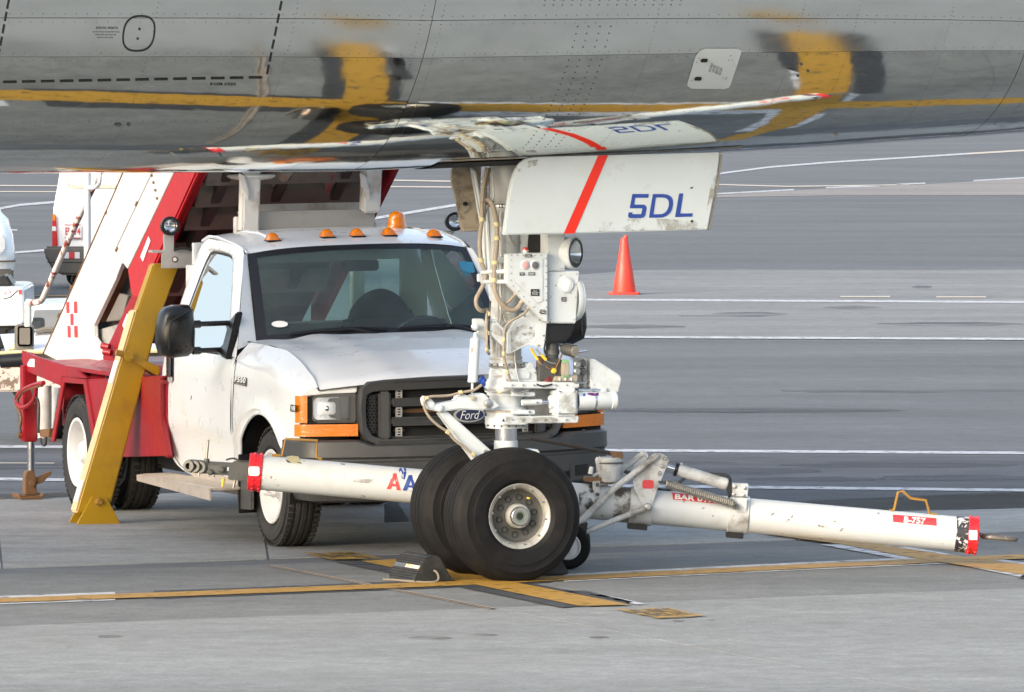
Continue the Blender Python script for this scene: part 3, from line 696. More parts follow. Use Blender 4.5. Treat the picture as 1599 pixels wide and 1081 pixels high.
# lower light box, round taxi light face
l2 = plate(A2, 'y', -.20, [(856.2, 424.5), (905.3, 423.4), (899.7, 505), (856.2, 504.6)], .16, 'light_housing', 'gearwhite', plane, bevel=.006)
c = A2.uw(883.4, 444.4, 'y', -.20); ax = A2.d(0, -1, 0)
MB().lathe(c, ax, [(0, .049), (.006, .048), (.010, .040), (.008, .038)], 28).obj('lamp_ring', 'gearwhite', l2)
MB().lathe(c, ax, [(.005, .038), (.010, .030), (.012, 0)], 28).obj('lamp_glass', 'label', l2)
hexes('screw', A2, 'y', -.20, [(875.5, 430.5), (899, 444), (868, 445.5), (891, 458)], .004, 'steel', l2, .003)
S2_ = s_plane(A2, 'y', -.203)
tag_(880.5, 467.5, 8, 6.8, 'TAXI\nLIGHT', S2_, l2)
hexes('screw', A2, 'y', -.20, [(858.5, 503)], .004, 'black', l2)
fx = A2.d(1, 0, 0)
dm = A2.uw(899.5, 466, 'y', -.11)
MB().lathe(dm, fx, [(-.01, .125), (.012, .122), (.028, .10), (.034, 0)], 36).obj('taxi_light', 'label', l2)
MB().lathe(dm, fx, [(-.03, .130), (-.008, .132), (.004, .126), (.004, .118)], 36).obj('taxi_light_rim', 'gearwhite', l2)
plate(A2, 'y', -.185, [(854.8, 505.2), (898, 505), (897, 516), (892, 527), (884, 533), (872, 536), (854.8, 536)], .13, 'rubber_boot', 'blackplastic', plane, bevel=.012)
# lower bracket plates under the box
pl1 = plate(A2, 'y', -.16, [(794, 517.7), (807, 496), (826.6, 480.5), (834, 486), (854, 504.4), (853, 512), (838, 519), (837, 524), (829, 535), (826.6, 539), (812.5, 544.4), (797, 552.5), (792, 551.8), (792, 518)], .02, 'bracket_plate', 'gearwhite', plane, bevel=.003)
plate(A2, 'y', -.172, [(838, 510), (853.8, 505), (852.4, 524.4), (849, 545), (827, 539), (837, 524)], .012, 'bracket_plate', 'gearwhite', plane, bevel=.003)
hexes('bolt', A2, 'y', -.16, [(818.5, 493), (828, 512), (807.5, 512), (834, 524.5), (819, 522)], .0075, 'steel', pl1)
hexes('bolt', A2, 'y', -.172, [(849, 524), (841, 539.5), (843.5, 499.5), (850.5, 531)], .007, 'steel', pl1)
plate(A2, 'y', -.15, [(764, 498), (773, 498), (790, 516), (790, 545), (764, 520)], .03, 'bracket_plate', 'gearwhite', plane, bevel=.004)
plate(A2, 'y', -.158, [(770.5, 508), (774, 507), (783, 516), (783, 525), (770.5, 520)], .010, 'bracket_window', 'grey', plane)
for pp in ([(750, 426, -.15), (769, 424, -.16), (790, 424, -.2)], [(751, 440, -.15), (769, 440, -.16), (790, 440, -.2)]):
    MB().tube([gp(*p) for p in pp], .013, 8).obj('hose_bracket', 'gearwhite', plane)
plate(A2, 'y', -.13, [(747, 428), (764, 428), (764, 440), (747, 440)], .03, 'hose_bracket', 'gearwhite', plane)
plate(A2, 'y', -.11, [(775, 402), (788, 402), (788, 411), (775, 411)], .03, 'hose_bracket', 'gearwhite', plane)
# hoses with cable ties
def hose(pts, r, mat='hose', ties=(), k=6):
    w = spline([gp(*p) for p in pts], k); o = MB().tube(w, r, 10).obj('hose', mat, plane)
    for i in ties:
        c = gp(*pts[i]); d_ = (gp(*pts[min(i+1, len(pts)-1)])-gp(*pts[max(i-1, 0)])).normalized()
        MB().lathe(c, d_, [(-.012, r*1.02), (-.010, r*1.4), (.010, r*1.4), (.012, r*1.02)], 12).obj('cable_tie', 'tie', o)
    return o
hose([(761, 262, -.12), (755, 290, -.13), (752.5, 320, -.14), (752.5, 343, -.15), (750.5, 360, -.15), (749, 380, -.15), (751, 406, -.15), (757, 424, -.15), (757.5, 437, -.15), (751, 452, -.15), (744.5, 464, -.15), (743.5, 474, -.15), (747, 482, -.15), (753, 485.5, -.14), (761, 484, -.08)], .0125, ties=(3, 6))
hose([(766, 262, -.10), (760, 290, -.11), (757.5, 330, -.12), (757, 345, -.13)], .006)
hose([(762.5, 262, -.09), (764, 290, -.10), (763, 318, -.12), (758, 335, -.12)], .005)
hose([(759, 317, -.10), (762, 312, -.14), (768, 318, -.16), (773, 335, -.17), (775.5, 350, -.17), (776, 372, -.17), (774, 395, -.17), (772.5, 410, -.17), (771.5, 437, -.17), (773.5, 454, -.17), (780, 470, -.17), (791, 481, -.17), (802, 484, -.17), (810, 479, -.17), (815.5, 470.5, -.19)], .0145, ties=(4, 5, 7, 8))
hose([(780, 470, -.13), (785, 476, -.14), (794, 471, -.17), (805, 459.5, -.2)], .0085)
hose([(825, 480, -.19), (820, 488, -.2), (810, 495, -.2), (800, 500, -.2), (793, 506, -.19), (788, 515, -.19), (787, 530, -.19), (786.5, 552, -.19), (789, 566, -.18), (792.5, 580, -.16), (797, 595, -.14), (797.5, 606, -.14)], .0075, ties=(6, 7, 9))
hose([(794, 508, -.19), (788, 499, -.19), (786.5, 492, -.17), (791, 486, -.15)], .003)
hose([(761, 485, -.13), (759.5, 500, -.15), (760.5, 525, -.15), (760, 545, -.15), (764, 553, -.12)], .008, ties=(3,))
MB().cyl(gp(803, 461, -.2), gp(806.5, 457, -.2), .011, n=10).obj('hose_fitting', 'beige', plane)
MB().cyl(gp(812.5, 474, -.19), gp(817, 468, -.19), .013, n=10).obj('hose_fitting', 'beige', plane)
MB().cyl(gp(823, 482, -.19), gp(827, 479.5, -.19), .011, n=10).obj('hose_fitting', 'beige', plane)
# side lock actuator at the back of the strut
plate(A2, 'y', -.10, [(742, 498), (755, 498), (762, 508), (764, 533), (758, 527), (747, 516), (742, 516)], .06, 'lug_bracket', 'gearwhite', plane, bevel=.004)
MB().lathe(gp(742, 510, -.125), A2.d(0, -1, 0), [(-.02, .018), (.012, .018), (.016, .012), (.016, 0)], 14).obj('pivot_pin', 'gearwhite', plane)
for x, y in ((745, 519), ):
    MB().tube([gp(746, 518, -.08), gp(764, 535, -.05)], .010, 8).obj('link_rod', 'gearwhite', plane)
act = MB().lathe(gp(742, 528, -.13), gp(738, 598, -.13)-gp(742, 528, -.13), [(-.035, .006), (-.03, .010), (-.004, .012), (0, .024), (.004, .029), (.25, .029), (.253, .024), (.256, .008), (.256, 0)], 20).obj('downlock_actuator', 'gearwhite', plane)
MB().tube([gp(737.7, 598, -.13), gp(737.4, 618, -.13)], .0075, 8).obj('actuator_rod', 'gearwhite', plane)
SA = s_tube(gp(742, 528, -.13), gp(738, 598, -.13), .0295)
flat('placard', SA, [[(735, 543), (739.5, 543), (738.5, 563), (733.5, 563)]], 'hose', act); flat('placard', SA, [[(733, 565), (740, 565), (738.5, 585), (731.5, 585)]], 'stickred', act); flat('placard', SA, [[(731.5, 586.5), (739, 586.5), (738.5, 592), (731, 592)]], 'bluebit', act)
b_ = MB(); b_.cyl(gp(749, 592, -.10), gp(756, 596, -.10), .022, n=12); b_.cyl(gp(752, 595, -.13), gp(755, 601, -.10), .016, n=12); b_.obj('blue_fitting', 'bluebit', plane, bevel=.003)
MB().cyl(gp(757, 586, -.10), gp(760, 592, -.1), .014, n=10).obj('hose_fitting', 'steel', plane)
# steering collar body
col_ = vlathe('steering_collar', [(574.5, 24), (576, 25), (578, 26), (590, 27.5), (597, 31.5), (604, 34.5), (606, 34.5), (606, 33), (612, 33), (612, 30), (617, 30), (617, 26.5), (622, 26.5), (622, 25), (635, 25), (637, 30), (641, 31.5), (645, 31.5), (645, 30), (650, 30), (650, 33), (662, 33), (663, 32), (668, 31.5), (668, 20)], 'gearwhite', n=44)
MB().lathe(A2.w(0, 0, 0), (0, 0, 1), [(zc(643), 31.6*GD/F), (zc(642.5), 32.2*GD/F), (zc(640), 32.2*GD/F), (zc(639.5), 31.6*GD/F)], 40).obj('clamp_ring', 'beige', col_)
MB().lathe(A2.w(0, 0, 0), (0, 0, 1), [(zc(610), 33.2*GD/F), (zc(609.5), 33.7*GD/F), (zc(608), 33.7*GD/F), (zc(607.5), 33.2*GD/F)], 40).obj('clamp_ring', 'steel', col_)
text('marking_text', s_tube(A2.w(0, 0, 0), A2.w(0, 0, 1), 27.3*GD/F), 'CAUTION\nSTEERING DISCONNECT\nBEFORE TOWING', 780.5, 588.5, 21, 6, 'redletter', col_)
hs_ = plate(A2, 'y', -.10, [(786, 576), (812, 575.5), (822, 574.5), (824.5, 567.5), (827, 566), (831.5, 566), (834, 568), (834.5, 574), (838.5, 577.5), (840, 597), (786, 597)], .16, 'collar_housing', 'gearwhite', plane, bevel=.014, seg=3)
plate(A2, 'y', -.112, rrect(812, 579, 829, 593, 5), .02, 'housing_boss', 'gearwhite', hs_, bevel=.008)
plate(A2, 'y', -.16, [(786, 597.5), (790, 596.5), (905, 596), (905, 605.5), (890, 607), (786, 606)], .26, 'steering_plate', 'gearwhite', plane, bevel=.005)
plate(A2, 'y', -.17, [(786, 650.6), (904.7, 649.6), (903, 660.2), (825, 661), (820, 663.5), (786, 663)], .26, 'steering_plate', 'gearwhite', plane, bevel=.005)
flat('datum_mark', s_plane(A2, 'y', -.176), [[(785.8, 653), (788.2, 658.5), (783.4, 658.5)]], 'black', col_)
vlathe('gear_flange', [(662, 31.5), (663, 31.5), (664.5, 30.5), (666, 30.5), (667, 27), (667, 0)], 'gearwhite')
hexes('bolt', A2, 'y', -.14, [(762, 664.5), (772, 665.5), (783, 665.8), (795, 665.8), (806, 665.5), (817, 664.5)], .006, 'darksteel', plane)
# steering actuator: rod, gland, block, cylinder, lying fore and aft
ay = -.13
a0, a1 = gp(820, 628.5, ay), gp(960, 625, ay)
ad = (a1-a0).normalized()
def along(px): return a0+(a1-a0)*((px-820)/140)
MB().cyl(along(815), along(845), .017, n=14).obj('rod_end', 'gearwhite', plane)
MB().cyl(along(843), along(862), .013, n=14).obj('chrome_rod', 'chrome', plane)
MB().lathe(along(858), ad, [(0, .012), (0, .036), (.012, .040), (.03, .040), (.036, .030)], 24).obj('gland_nut', 'gearwhite', plane)
plate(A2, 'y', ay-.06, [(870, 606.5), (903, 606), (903, 649.5), (868, 650), (869, 620)], .13, 'actuator_block', 'gearwhite', plane, bevel=.016, seg=3)
acy = MB().lathe(along(900), ad, [(0, .053), (.19, .053), (.20, .050), (.205, .050), (.207, .055), (.232, .055), (.240, .048), (.240, 0)], 32).obj('steering_actuator', 'gearwhite', plane)
MB().lathe(along(925), ad, [(0, .0535), (0, .0545), (.012, .0545), (.012, .0535)], 32).obj('clamp_ring', 'chrome', acy)
ST = s_tube(a0, a1, .0545)
flat('placard', ST, [[(918, 613.5), (935, 613), (935, 618), (917, 618.5)]], 'purple', acy, sub=1); flat('placard', ST, [[(909, 614.5), (914, 614.3), (914, 618.5), (909, 618.7)]], 'bluebit', acy)
MB().tube([gp(903, 609.3, ay), gp(943, 608.8, ay)], .009, 8).obj('hydraulic_pipe', 'chrome', acy)
MB().box(A2, .53, .565, ay-.015, ay+.015, zc(614), zc(606)).obj('pipe_clip', 'gearwhite', acy, bevel=.004)
plate(A2, 'y', .02, [(820, 607), (868, 607), (868, 650), (826, 650)], .05, 'collar_web', 'grey', plane, bevel=.004)
for yy in (615, 643): plate(A2, 'y', -.145, [(800, yy-3.5), (836, yy-2.5), (836, yy+4), (800, yy+4)], .06, 'clevis_lug', 'gearwhite', plane, bevel=.004)
hexes('bolt', A2, 'y', -.15, [(820, 615), (827, 643), (839, 628.5), (827, 648)], .007, 'steel', plane)
# hydraulic valve pack with motor, on the steering plate
vy = -.10
mo = MB().lathe(gp(862.5, 561, vy), (0, 0, 1), [(0, .035), (.03, .037), (.033, .042), (.055, .042), (.057, .038), (.13, .038), (.132, .041), (.155, .041), (.16, .034), (.16, 0)], 24).obj('valve_motor', 'darksteel', plane)
MB().lathe(gp(862.5, 526, vy), (0, 0, 1), [(0, .0385), (0, .042), (.026, .042), (.028, .036), (.032, .036), (.032, 0)], 24).obj('motor_cap', 'beige', mo)
MB().lathe(gp(862.5, 553, vy), (0, 0, 1), [(0, .039), (0, .041), (.014, .041), (.014, .039)], 24).obj('motor_band', 'chrome', mo)
flat('placard', s_tube(gp(862.5, 561, vy), gp(862.5, 500, vy), .0395), [[(855, 534), (862, 534), (862, 539.5), (855, 539.5)]], 'bluebit', mo)
va = MB(); c0, c1 = gp(880, 544.5, vy-.03), gp(896, 548, vy-.10)
va.lathe(c0, c1-c0, [(0, .03), (.02, .036), (.085, .036), (.09, .032), (.09, 0)], 24); va.obj('valve_canister', 'darksteel', plane)
MB().lathe(c1, c1-c0, [(.0, .036), (.006, .0345), (.012, .030), (.014, 0)], 24).obj('canister_end', 'beige', plane)
MB().cyl(gp(903, 549, vy), gp(916, 547.5, vy), .0085, n=10).obj('pipe_stub', 'chrome', plane)
plate(A2, 'y', vy-.06, [(852, 561), (877, 560), (877, 594), (843, 595), (845, 575)], .10, 'valve_body', 'darksteel', plane, bevel=.008)
plate(A2, 'y', vy-.07, [(866, 588), (902, 586), (902, 595.5), (864, 595.5)], .12, 'valve_base', 'beige', plane, bevel=.004)
plate(A2, 'y', vy-.085, [(878, 565), (889.5, 565), (889.5, 587), (878, 587)], .05, 'solenoid', 'beige', plane, bevel=.006)
plate(A2, 'y', vy-.082, [(879, 562), (889, 562), (889.5, 567), (878.5, 567)], .05, 'solenoid_cap', 'green', plane, bevel=.004)
plate(A2, 'y', vy-.082, [(878.5, 585.5), (889.5, 585.5), (889, 589), (879, 589)], .05, 'solenoid_cap', 'green', plane, bevel=.004)
for x, y in ((900, 569), (899.5, 580)): MB().lathe(gp(x, y, vy-.05), A2.d(0, -1, 0), [(0, .02), (.02, .02), (.026, .014), (.026, 0)], 16).obj('valve_plug', 'steel', plane)
for x, y in ((908, 567), (909, 580)): MB().lathe(gp(x, y, vy-.03), A2.d(0, -1, 0), [(0, .022), (.02, .022), (.026, .016), (.026, 0)], 16).obj('valve_plug', 'darksteel', plane)
MB().lathe(gp(864, 579, vy-.06), A2.d(0, -1, 0), [(0, .016), (.015, .016), (.02, .010), (.02, 0)], 12).obj('valve_plug', 'yellowhose', plane)
MB().lathe(gp(853.5, 590, vy-.02), (0, 0, 1), [(-.02, .042), (.01, .042), (.014, .034), (.014, 0)], 24).obj('dark_red_valve', 'rednavy', plane)
MB().box(A2, .16, .21, vy-.02, vy+.04, zc(588), zc(556)).obj('valve_body', 'rust', plane, bevel=.006)
for x, y in ((874, 590), (883, 590), (892, 590)): MB().cyl(gp(x, y, vy-.075), gp(x, y+4, vy-.075), .005, n=6).obj('terminal', 'label', plane)
def cable(pts, r, mat): MB().tube(spline([gp(*p) for p in pts], 6), r, 8).obj('control_cable', mat, plane)
cable([(829, 544, -.15), (836, 556, -.15), (843, 567, -.16), (852, 571, -.15)], .005, 'steel'); cable([(829, 544, -.152), (836, 556, -.152), (840, 562, -.16)], .0075, 'yellowhose')
cable([(837, 545, -.15), (846, 555, -.16), (856, 565, -.17), (868, 568, -.17)], .005, 'steel'); cable([(845, 554, -.162), (853, 562, -.17)], .009, 'yellowhose')
cable([(852, 571, -.16), (858, 576, -.17), (866, 573, -.17), (874, 571, -.16)], .004, 'rust')
cov = plate(A2, 'y', -.13, [(922, 560), (929.5, 561), (965, 583.5), (971, 588), (971, 595), (966, 614.5), (962, 615.5), (922, 606)], .20, 'valve_cover', 'gearwhite', plane, bevel=.012, seg=3)
MB().box(A2, .435, .46, -.10, .07, zc(606), zc(560)).obj('cover_frame', 'grey', plane, bevel=.004)
plate(A2, 'y', -.08, [(905, 558.5), (922, 560), (922, 606), (905, 600)], .02, 'cover_frame', 'grey', plane)
hexes('screw', A2, 'y', -.13, [(924.5, 575), (924.5, 591), (928, 601)], .004, 'steel', cov, .003)

# fine fittings: rigid pipes, clamps, wiring and bolt rows on the fixed leg
def gpipe(pts, r=.0055, mat='grey', ties=()): return hose(pts, r, mat, ties, 5)
gpipe([(778, 330, -.10), (778, 420, -.10), (777, 500, -.10), (776, 556, -.10)], .005); gpipe([(783, 330, -.10), (783, 430, -.10), (782, 500, -.10), (781, 556, -.10)], .004, 'steel')
gpipe([(806, 505, -.11), (804, 540, -.11), (806, 575, -.11), (812, 600, -.13)], .006, 'steel'); gpipe([(757, 605, -.05), (762, 610, -.11), (780, 613, -.135), (800, 612, -.135), (816, 607, -.13)], .005, 'steel', (2, 3))
gpipe([(797, 606, -.16), (803, 612, -.165), (812, 613, -.165), (826, 609, -.16)], .006, 'steel'); gpipe([(838, 600, -.16), (848, 603, -.165), (862, 600, -.165)], .005, 'blackhose')
gpipe([(856, 560, -.16), (850, 548, -.16), (852, 534, -.16), (858, 520, -.15)], .005, 'blackhose'); gpipe([(884, 540, -.13), (878, 552, -.15), (872, 566, -.17), (866, 580, -.17)], .005, 'rust')
gpipe([(892, 592, -.16), (900, 598, -.16), (914, 597, -.13), (921, 590, -.1)], .005, 'steel'); gpipe([(766, 470, -.15), (764, 490, -.16), (763, 520, -.15), (764, 545, -.13)], .005, 'blackhose', (1, 2))
gpipe([(790, 345, -.10), (793, 360, -.10), (799, 375, -.09), (806, 385, -.08)], .005, 'steel'); gpipe([(768, 264, -.11), (770, 285, -.12), (771, 305, -.13), (772, 316, -.14)], .006)
hexes('bolt', A2, 'y', -.10, [(768+i*9, 569.5) for i in range(6)], .0055, 'darksteel', plane)
hexes('bolt', A2, 'y', -.115, [(792+i*9, 593.5) for i in range(3)]+[(816, 571), (836, 582)], .006, 'steel', plane)
hexes('bolt', A2, 'y', -.165, [(800+i*17, 601.5) for i in range(6)], .0055, 'steel', plane)
hexes('bolt', A2, 'y', -.175, [(800+i*17, 655.5) for i in range(6)], .0055, 'steel', plane)
hexes('bolt', A2, 'y', -.198, [(874, 611), (898, 611), (874, 645), (898, 645)], .0065, 'steel', plane)
hexes('screw', A2, 'y', -.19, [(857, 369), (878, 369), (857, 419), (878, 419), (857, 394)], .004, 'steel', lbox, .003)
hexes('screw', A2, 'y', -.20, [(860, 429), (900, 428), (860, 499), (896, 499), (860, 464), (899, 464)], .004, 'steel', l2, .003)
hexes('screw', A2, 'y', -.15, [(767, 503), (772, 503), (767, 517)], .005, 'steel', plane, .003)
for y in (352, 380, 448, 482, 530):
    MB().lathe(A2.w(0, 0, 0), (0, 0, 1), [(zc(y), 24.4*GD/F), (zc(y), 24.9*GD/F), (zc(y-3), 24.9*GD/F), (zc(y-3), 24.4*GD/F)], 36).obj('strap_clamp', 'grey', strut)
flat('fluid_streak', s_tube(A2.w(0, 0, 0), A2.w(0, 0, 1), 24.6*GD/F), [[(770, 490), (800, 490), (804, 556), (768, 556)]], 'smear', strut, sub=3)
flat('fluid_streak', s_tube(A2.w(0, 0, 0), A2.w(0, 0, 1), 27.6*GD/F), [[(768, 577), (808, 577), (808, 596), (768, 596)]], 'smear', col_, sub=3)
flat('fluid_streak', s_plane(A2, 'y', -.1985), [[(870, 612), (902, 612), (902, 648), (870, 648)]], 'smear', plane)
flat('fluid_streak', s_plane(A2, 'y', -.1625), [[(797, 517), (830, 500), (850, 507), (828, 533), (798, 549)]], 'smear', plane)
flat('fluid_streak', s_plane(A2, 'y', -.1745), [[(790, 651), (900, 651), (900, 659), (790, 661)]], 'smear', plane)
# ------ steered part
vlathe('gear_piston', [(666, 17), (688, 17), (688, 18.6), (716, 18.6)], 'gearwhite', n=32)
MB().lathe(A2.w(0, 0, 0), (0, 0, 1), [(zc(687.5), 17.2*GD/F), (zc(667), 17.2*GD/F)], 32).obj('chrome_sleeve', 'chrome', plane)
axl = MB(); wx = -.07
axl.cyl(A.w(wx, -.42, .383), A.w(wx, .42, .383), .055, n=20)
axl.prism([A.w(-.13, -.10, .30), A.w(.08, -.10, .30), A.w(.08, -.10, .60), A.w(-.06, -.10, .60)], A.d(0, .20, 0))
axl.obj('wheel_axle', 'gearwhite', plane, bevel=.01)
plate(A, 'y', -.06, [(820, 703), (838, 701), (842, 703), (846, 716), (820, 718)], .12, 'tow_lug', 'gearwhite', plane, bevel=.006)
def torque(pts, y, th, nm='torque_link'):
    return plate(A, 'y', y, pts, th, nm, 'gearwhite', plane, bevel=.007)
tq = torque([(676, 632), (714, 625.5), (717, 616), (728.8, 616.2), (734, 620), (742, 616), (757, 614), (764, 622), (770, 634), (757, 641), (720, 639), (689, 643.5), (672, 640), (667, 634)], -.15, .09)
torque([(664, 628), (664.5, 620), (670, 618.5), (681, 631), (676, 640), (668, 636)], -.155, .10)
plate(A, 'y', -.17, [(759, 633), (771, 625), (781, 634), (770, 639)], .03, 'link_lug', 'gearwhite', plane, bevel=.004)
MB().lathe(A.uw(762, 630, 'y', -.16), A.d(0, -1, 0), [(0, .024), (.016, .024), (.020, .016), (.020, 0)], 16).obj('pivot_pin', 'steel', plane)
MB().lathe(A.uw(686, 637, 'y', -.15), A.d(0, -1, 0), [(0, .020), (.012, .020), (.016, .014), (.016, 0)], 16).obj('pivot_pin', 'gearwhite', plane)
MB().lathe(A.uw(738, 621.5, 'y', -.15), A.d(0, -1, 0), [(0, .014), (.010, .014), (.012, 0)], 14).obj('pivot_pin', 'beige', plane)
torque([(683, 643), (699, 642.5), (770, 706), (758, 726), (744, 718)], -.13, .035)
torque([(682, 644), (686, 644), (743, 714), (740, 722)], -.05, .03)
MB().lathe(A.uw(758, 705, 'y', -.13), A.d(0, -1, 0), [(0, .012), (.006, .012), (.008, 0)], 12).obj('bolt', 'steel', plane)
th_ = MB().tube(spline([A.uw(x, y, 'y', -.16) for x, y in ((752, 601), (740, 609), (720, 613), (705, 617), (690, 618.5), (675, 619), (666, 622), (662, 630), (664, 640), (672, 653), (685, 665), (699, 674.5), (710, 687), (727, 700), (738, 709), (745, 716))], 5), .008, 8).obj('hose', 'hose', plane)
for x, y in ((719, 613), (666, 622), (699, 674.5), (739, 709)):
    MB().lathe(A.uw(x, y, 'y', -.16), A.d(1, 0, -.6 if y > 650 else .2), [(-.012, .009), (-.01, .013), (.01, .013), (.012, .009)], 10).obj('cable_tie', 'tie', th_)
# wheels: tyre, rim with holes, hub
TR, TW = .385, .325
def tyre_profile(Rr, W, rim, grooves=(), gd=.012):
    hw = W/2; pr = [(-hw*.72, rim), (-hw*.86, rim+.012), (-hw*.93, rim+(Rr-rim)*.16), (-hw*.945, rim+(Rr-rim)*.17), (-hw*.985, rim+(Rr-rim)*.33), (-hw, rim+(Rr-rim)*.46), (-hw*1.0, rim+(Rr-rim)*.50), (-hw*.985, rim+(Rr-rim)*.51), (-hw*.95, rim+(Rr-rim)*.68), (-hw*.955, rim+(Rr-rim)*.70), (-hw*.84, Rr-.038), (-hw*.82, Rr-.030), (-hw*.66, Rr-.012)]
    top = []
    n = 64
    for i in range(n+1):
        t = -hw*.6+hw*1.2*i/n; r = Rr-.010*(abs(t)/(hw*.6))**2.2
        if any(abs(t-g*hw) < .0062 for g in grooves): r -= gd
        top.append((t, r))
    return pr+top+[(-t, r) for t, r in pr[::-1]]
def nose_wheel(yc, out):
    """out = -1: the outer face looks towards aircraft right (camera)"""
    c = A.w(wx, yc, TR-.004); ax = A.d(0, 1, 0)*(-out)
    pr = tyre_profile(TR, TW, .172, (-.40, -.14, .14, .40))
    mb = MB(); mb.lathe(c, ax, pr, 72)
    for v in mb.v:                                     # the tyre flattens where it stands
        if v.z < .003: v.z = .003
    hub = MB().lathe(c, ax, [(-.09, .072), (-.128, .070), (-.134, .066), (-.136, .056), (-.130, .052), (-.02, .050), (-.02, 0)], 28)
    hub = hub.obj('nose_wheel', 'rim', plane)
    mb.obj('tyre', 'tyre', hub)
    MB().lathe(c, ax, [(-.118, .174), (-.130, .188), (-.140, .189), (-.142, .184), (-.136, .170), (-.118, .158), (-.100, .150)], 56).obj('rim', 'rim', hub)
    di = MB(); nh = 10; ri, ro, dd = .062, .152, -.085
    N = 80; rr = [(-.128, .052), (-.118, .062), (-.088, .075), (dd, .088), (dd, .122), (-.092, .140), (-.105, .153)]
    di.lathe(c, ax, rr, N); di.obj('wheel_dish', 'rimdark', hub)
    u = A.d(1, 0, 0); w = Vector((0, 0, 1)); hole = None
    for k in range(nh):
        a = 2*math.pi*(k+.3)/nh; p = c+ax*(dd-.002)+(u*math.cos(a)+w*math.sin(a))*.106
        if hole is None: hole = MB().lathe(p, ax, [(0, .0185), (-.004, .0175), (-.004, .016), (.02, .014), (.02, 0)], 14).obj('lightening_hole', 'dark', hub); p0 = p
        else: again(hole, hub, p-p0)
    bolt = None
    for k in range(10):
        a = 2*math.pi*(k+.8)/nh; p = c+ax*(-.124)+(u*math.cos(a)+w*math.sin(a))*.163
        if bolt is None: bolt = MB().cyl(p, p-ax*.014, .007, .006, 6).obj('rim_bolt', 'steel', hub, smooth=False); p0 = p
        else: again(bolt, hub, p-p0)
    MB().lathe(c, ax, [(-.128, .050), (-.150, .052), (-.155, .048), (-.155, .030), (-.145, .026)], 24).obj('hub_nut', 'steel', hub)
    MB().lathe(c, ax, [(-.150, .031), (-.152, .026), (-.150, .020), (-.13, .019)], 16).obj('hub_collar', 'hubgreen', hub)
    MB().lathe(c, ax, [(-.149, .022), (-.149, 0)], 16).obj('hub_hole', 'dark', hub)
    p = c+ax*(-.118)+(u*math.cos(R(62))+w*math.sin(R(62)))*.115
    MB().cyl(p, p-ax*.03, .006, .005, 8).obj('valve_stem', 'yellowhose', hub)
nose_wheel(-.305, -1); nose_wheel(.305, 1)

# ---------------------------------------------------------------- stair truck
truck = thing('stair_truck', 'white pickup cab with red chassis carrying airport boarding stairs, yellow leg down', 'truck', T0.w(-2.2, 0, 0))
YS = [(.30, .93), (.40, .945), (.60, .970), (.655, .984), (.70, .992), (.85, .992), (1.0, .985), (1.10, .97), (1.17, .945), (1.22, .925), (1.75, .745), (1.9, .70)]
def interp(tb, z):
    if z <= tb[0][0]: return tb[0][1]
    for (a, b), (c, d) in zip(tb, tb[1:]):
        if z <= c: return b+(d-b)*(z-a)/(c-a)
    return tb[-1][1]
def yside(z): return interp(YS, z)
def us(px, py, off=0.):
    y = -.95
    for _ in range(30):
        p = T.un(px, py, 'y', y); y = .6*y-.4*(yside(p[2])+off)
    return p
def s_side(off=.004): return lambda x, y: T.w(*us(x, y, off))
BOW = .30
def xf(y): return .97-BOW*y*y
def uf(px, py, off=0.):
    x = .9
    for _ in range(15):
        p = T.un(px, py, 'x', x); x = .5*x+.5*(xf(p[1])+off)
    return p
def s_front(off=.004): return lambda x, y: T.w(*uf(x, y, off))
ZT = [(-.75, 1.238), (-.3, 1.232), (.1, 1.212), (.4, 1.15), (.66, 1.06), (.74, 1.005)]
def panel_pair(name, fn, nu, nv, mat, parent, **kw):
    """the same curved panel on both sides; fn gives (x, half width, z)"""
    out = []
    for sg in (-1, 1):
        def f(u, v):
            x, y, z = fn(u, v); return T.w(x, sg*y, z)
        out.append(MB().grid(f, nu, nv).obj(name, mat, parent, **kw))
    return out
# cab: door skins, rear corner, window frames
ZB = [(-2.25, .66), (-2.20, .58), (-2.10, .50), (-1.96, .42), (-1.80, .385), (-1.634, .370), (-.65, .385)]
BELT = 1.145
doors = panel_pair('cab_door', lambda u, v: (lambda x: (lambda z0: (x, yside(z0+(BELT-z0)*v)-.05*max(0, (-x-2.12)/.13)**2, z0+(BELT-z0)*v))(interp(ZB, x)))(-2.25+1.60*u), 30, 26, 'truck', truck)
win = [(-.86, 1.150), (-.97, 1.27), (-1.08, 1.40), (-1.20, 1.53), (-1.31, 1.64), (-1.37, 1.700), (-1.42, 1.728), (-1.50, 1.742), (-1.70, 1.752), (-1.86, 1.756), (-1.92, 1.745), (-1.955, 1.70), (-1.985, 1.60), (-2.01, 1.45), (-2.03, 1.30), (-2.04, 1.150)]
outr = [(-.65, 1.145), (-.72, 1.235), (-.86, 1.38), (-.98, 1.52), (-1.09, 1.66), (-1.16, 1.752), (-1.24, 1.792), (-1.40, 1.812), (-1.65, 1.832), (-1.92, 1.845), (-2.04, 1.842), (-2.12, 1.81), (-2.17, 1.74), (-2.21, 1.58), (-2.24, 1.36), (-2.25, 1.145)]
winr = [(x*.985+(-1.5)*.015+(.0), z) for x, z in win]
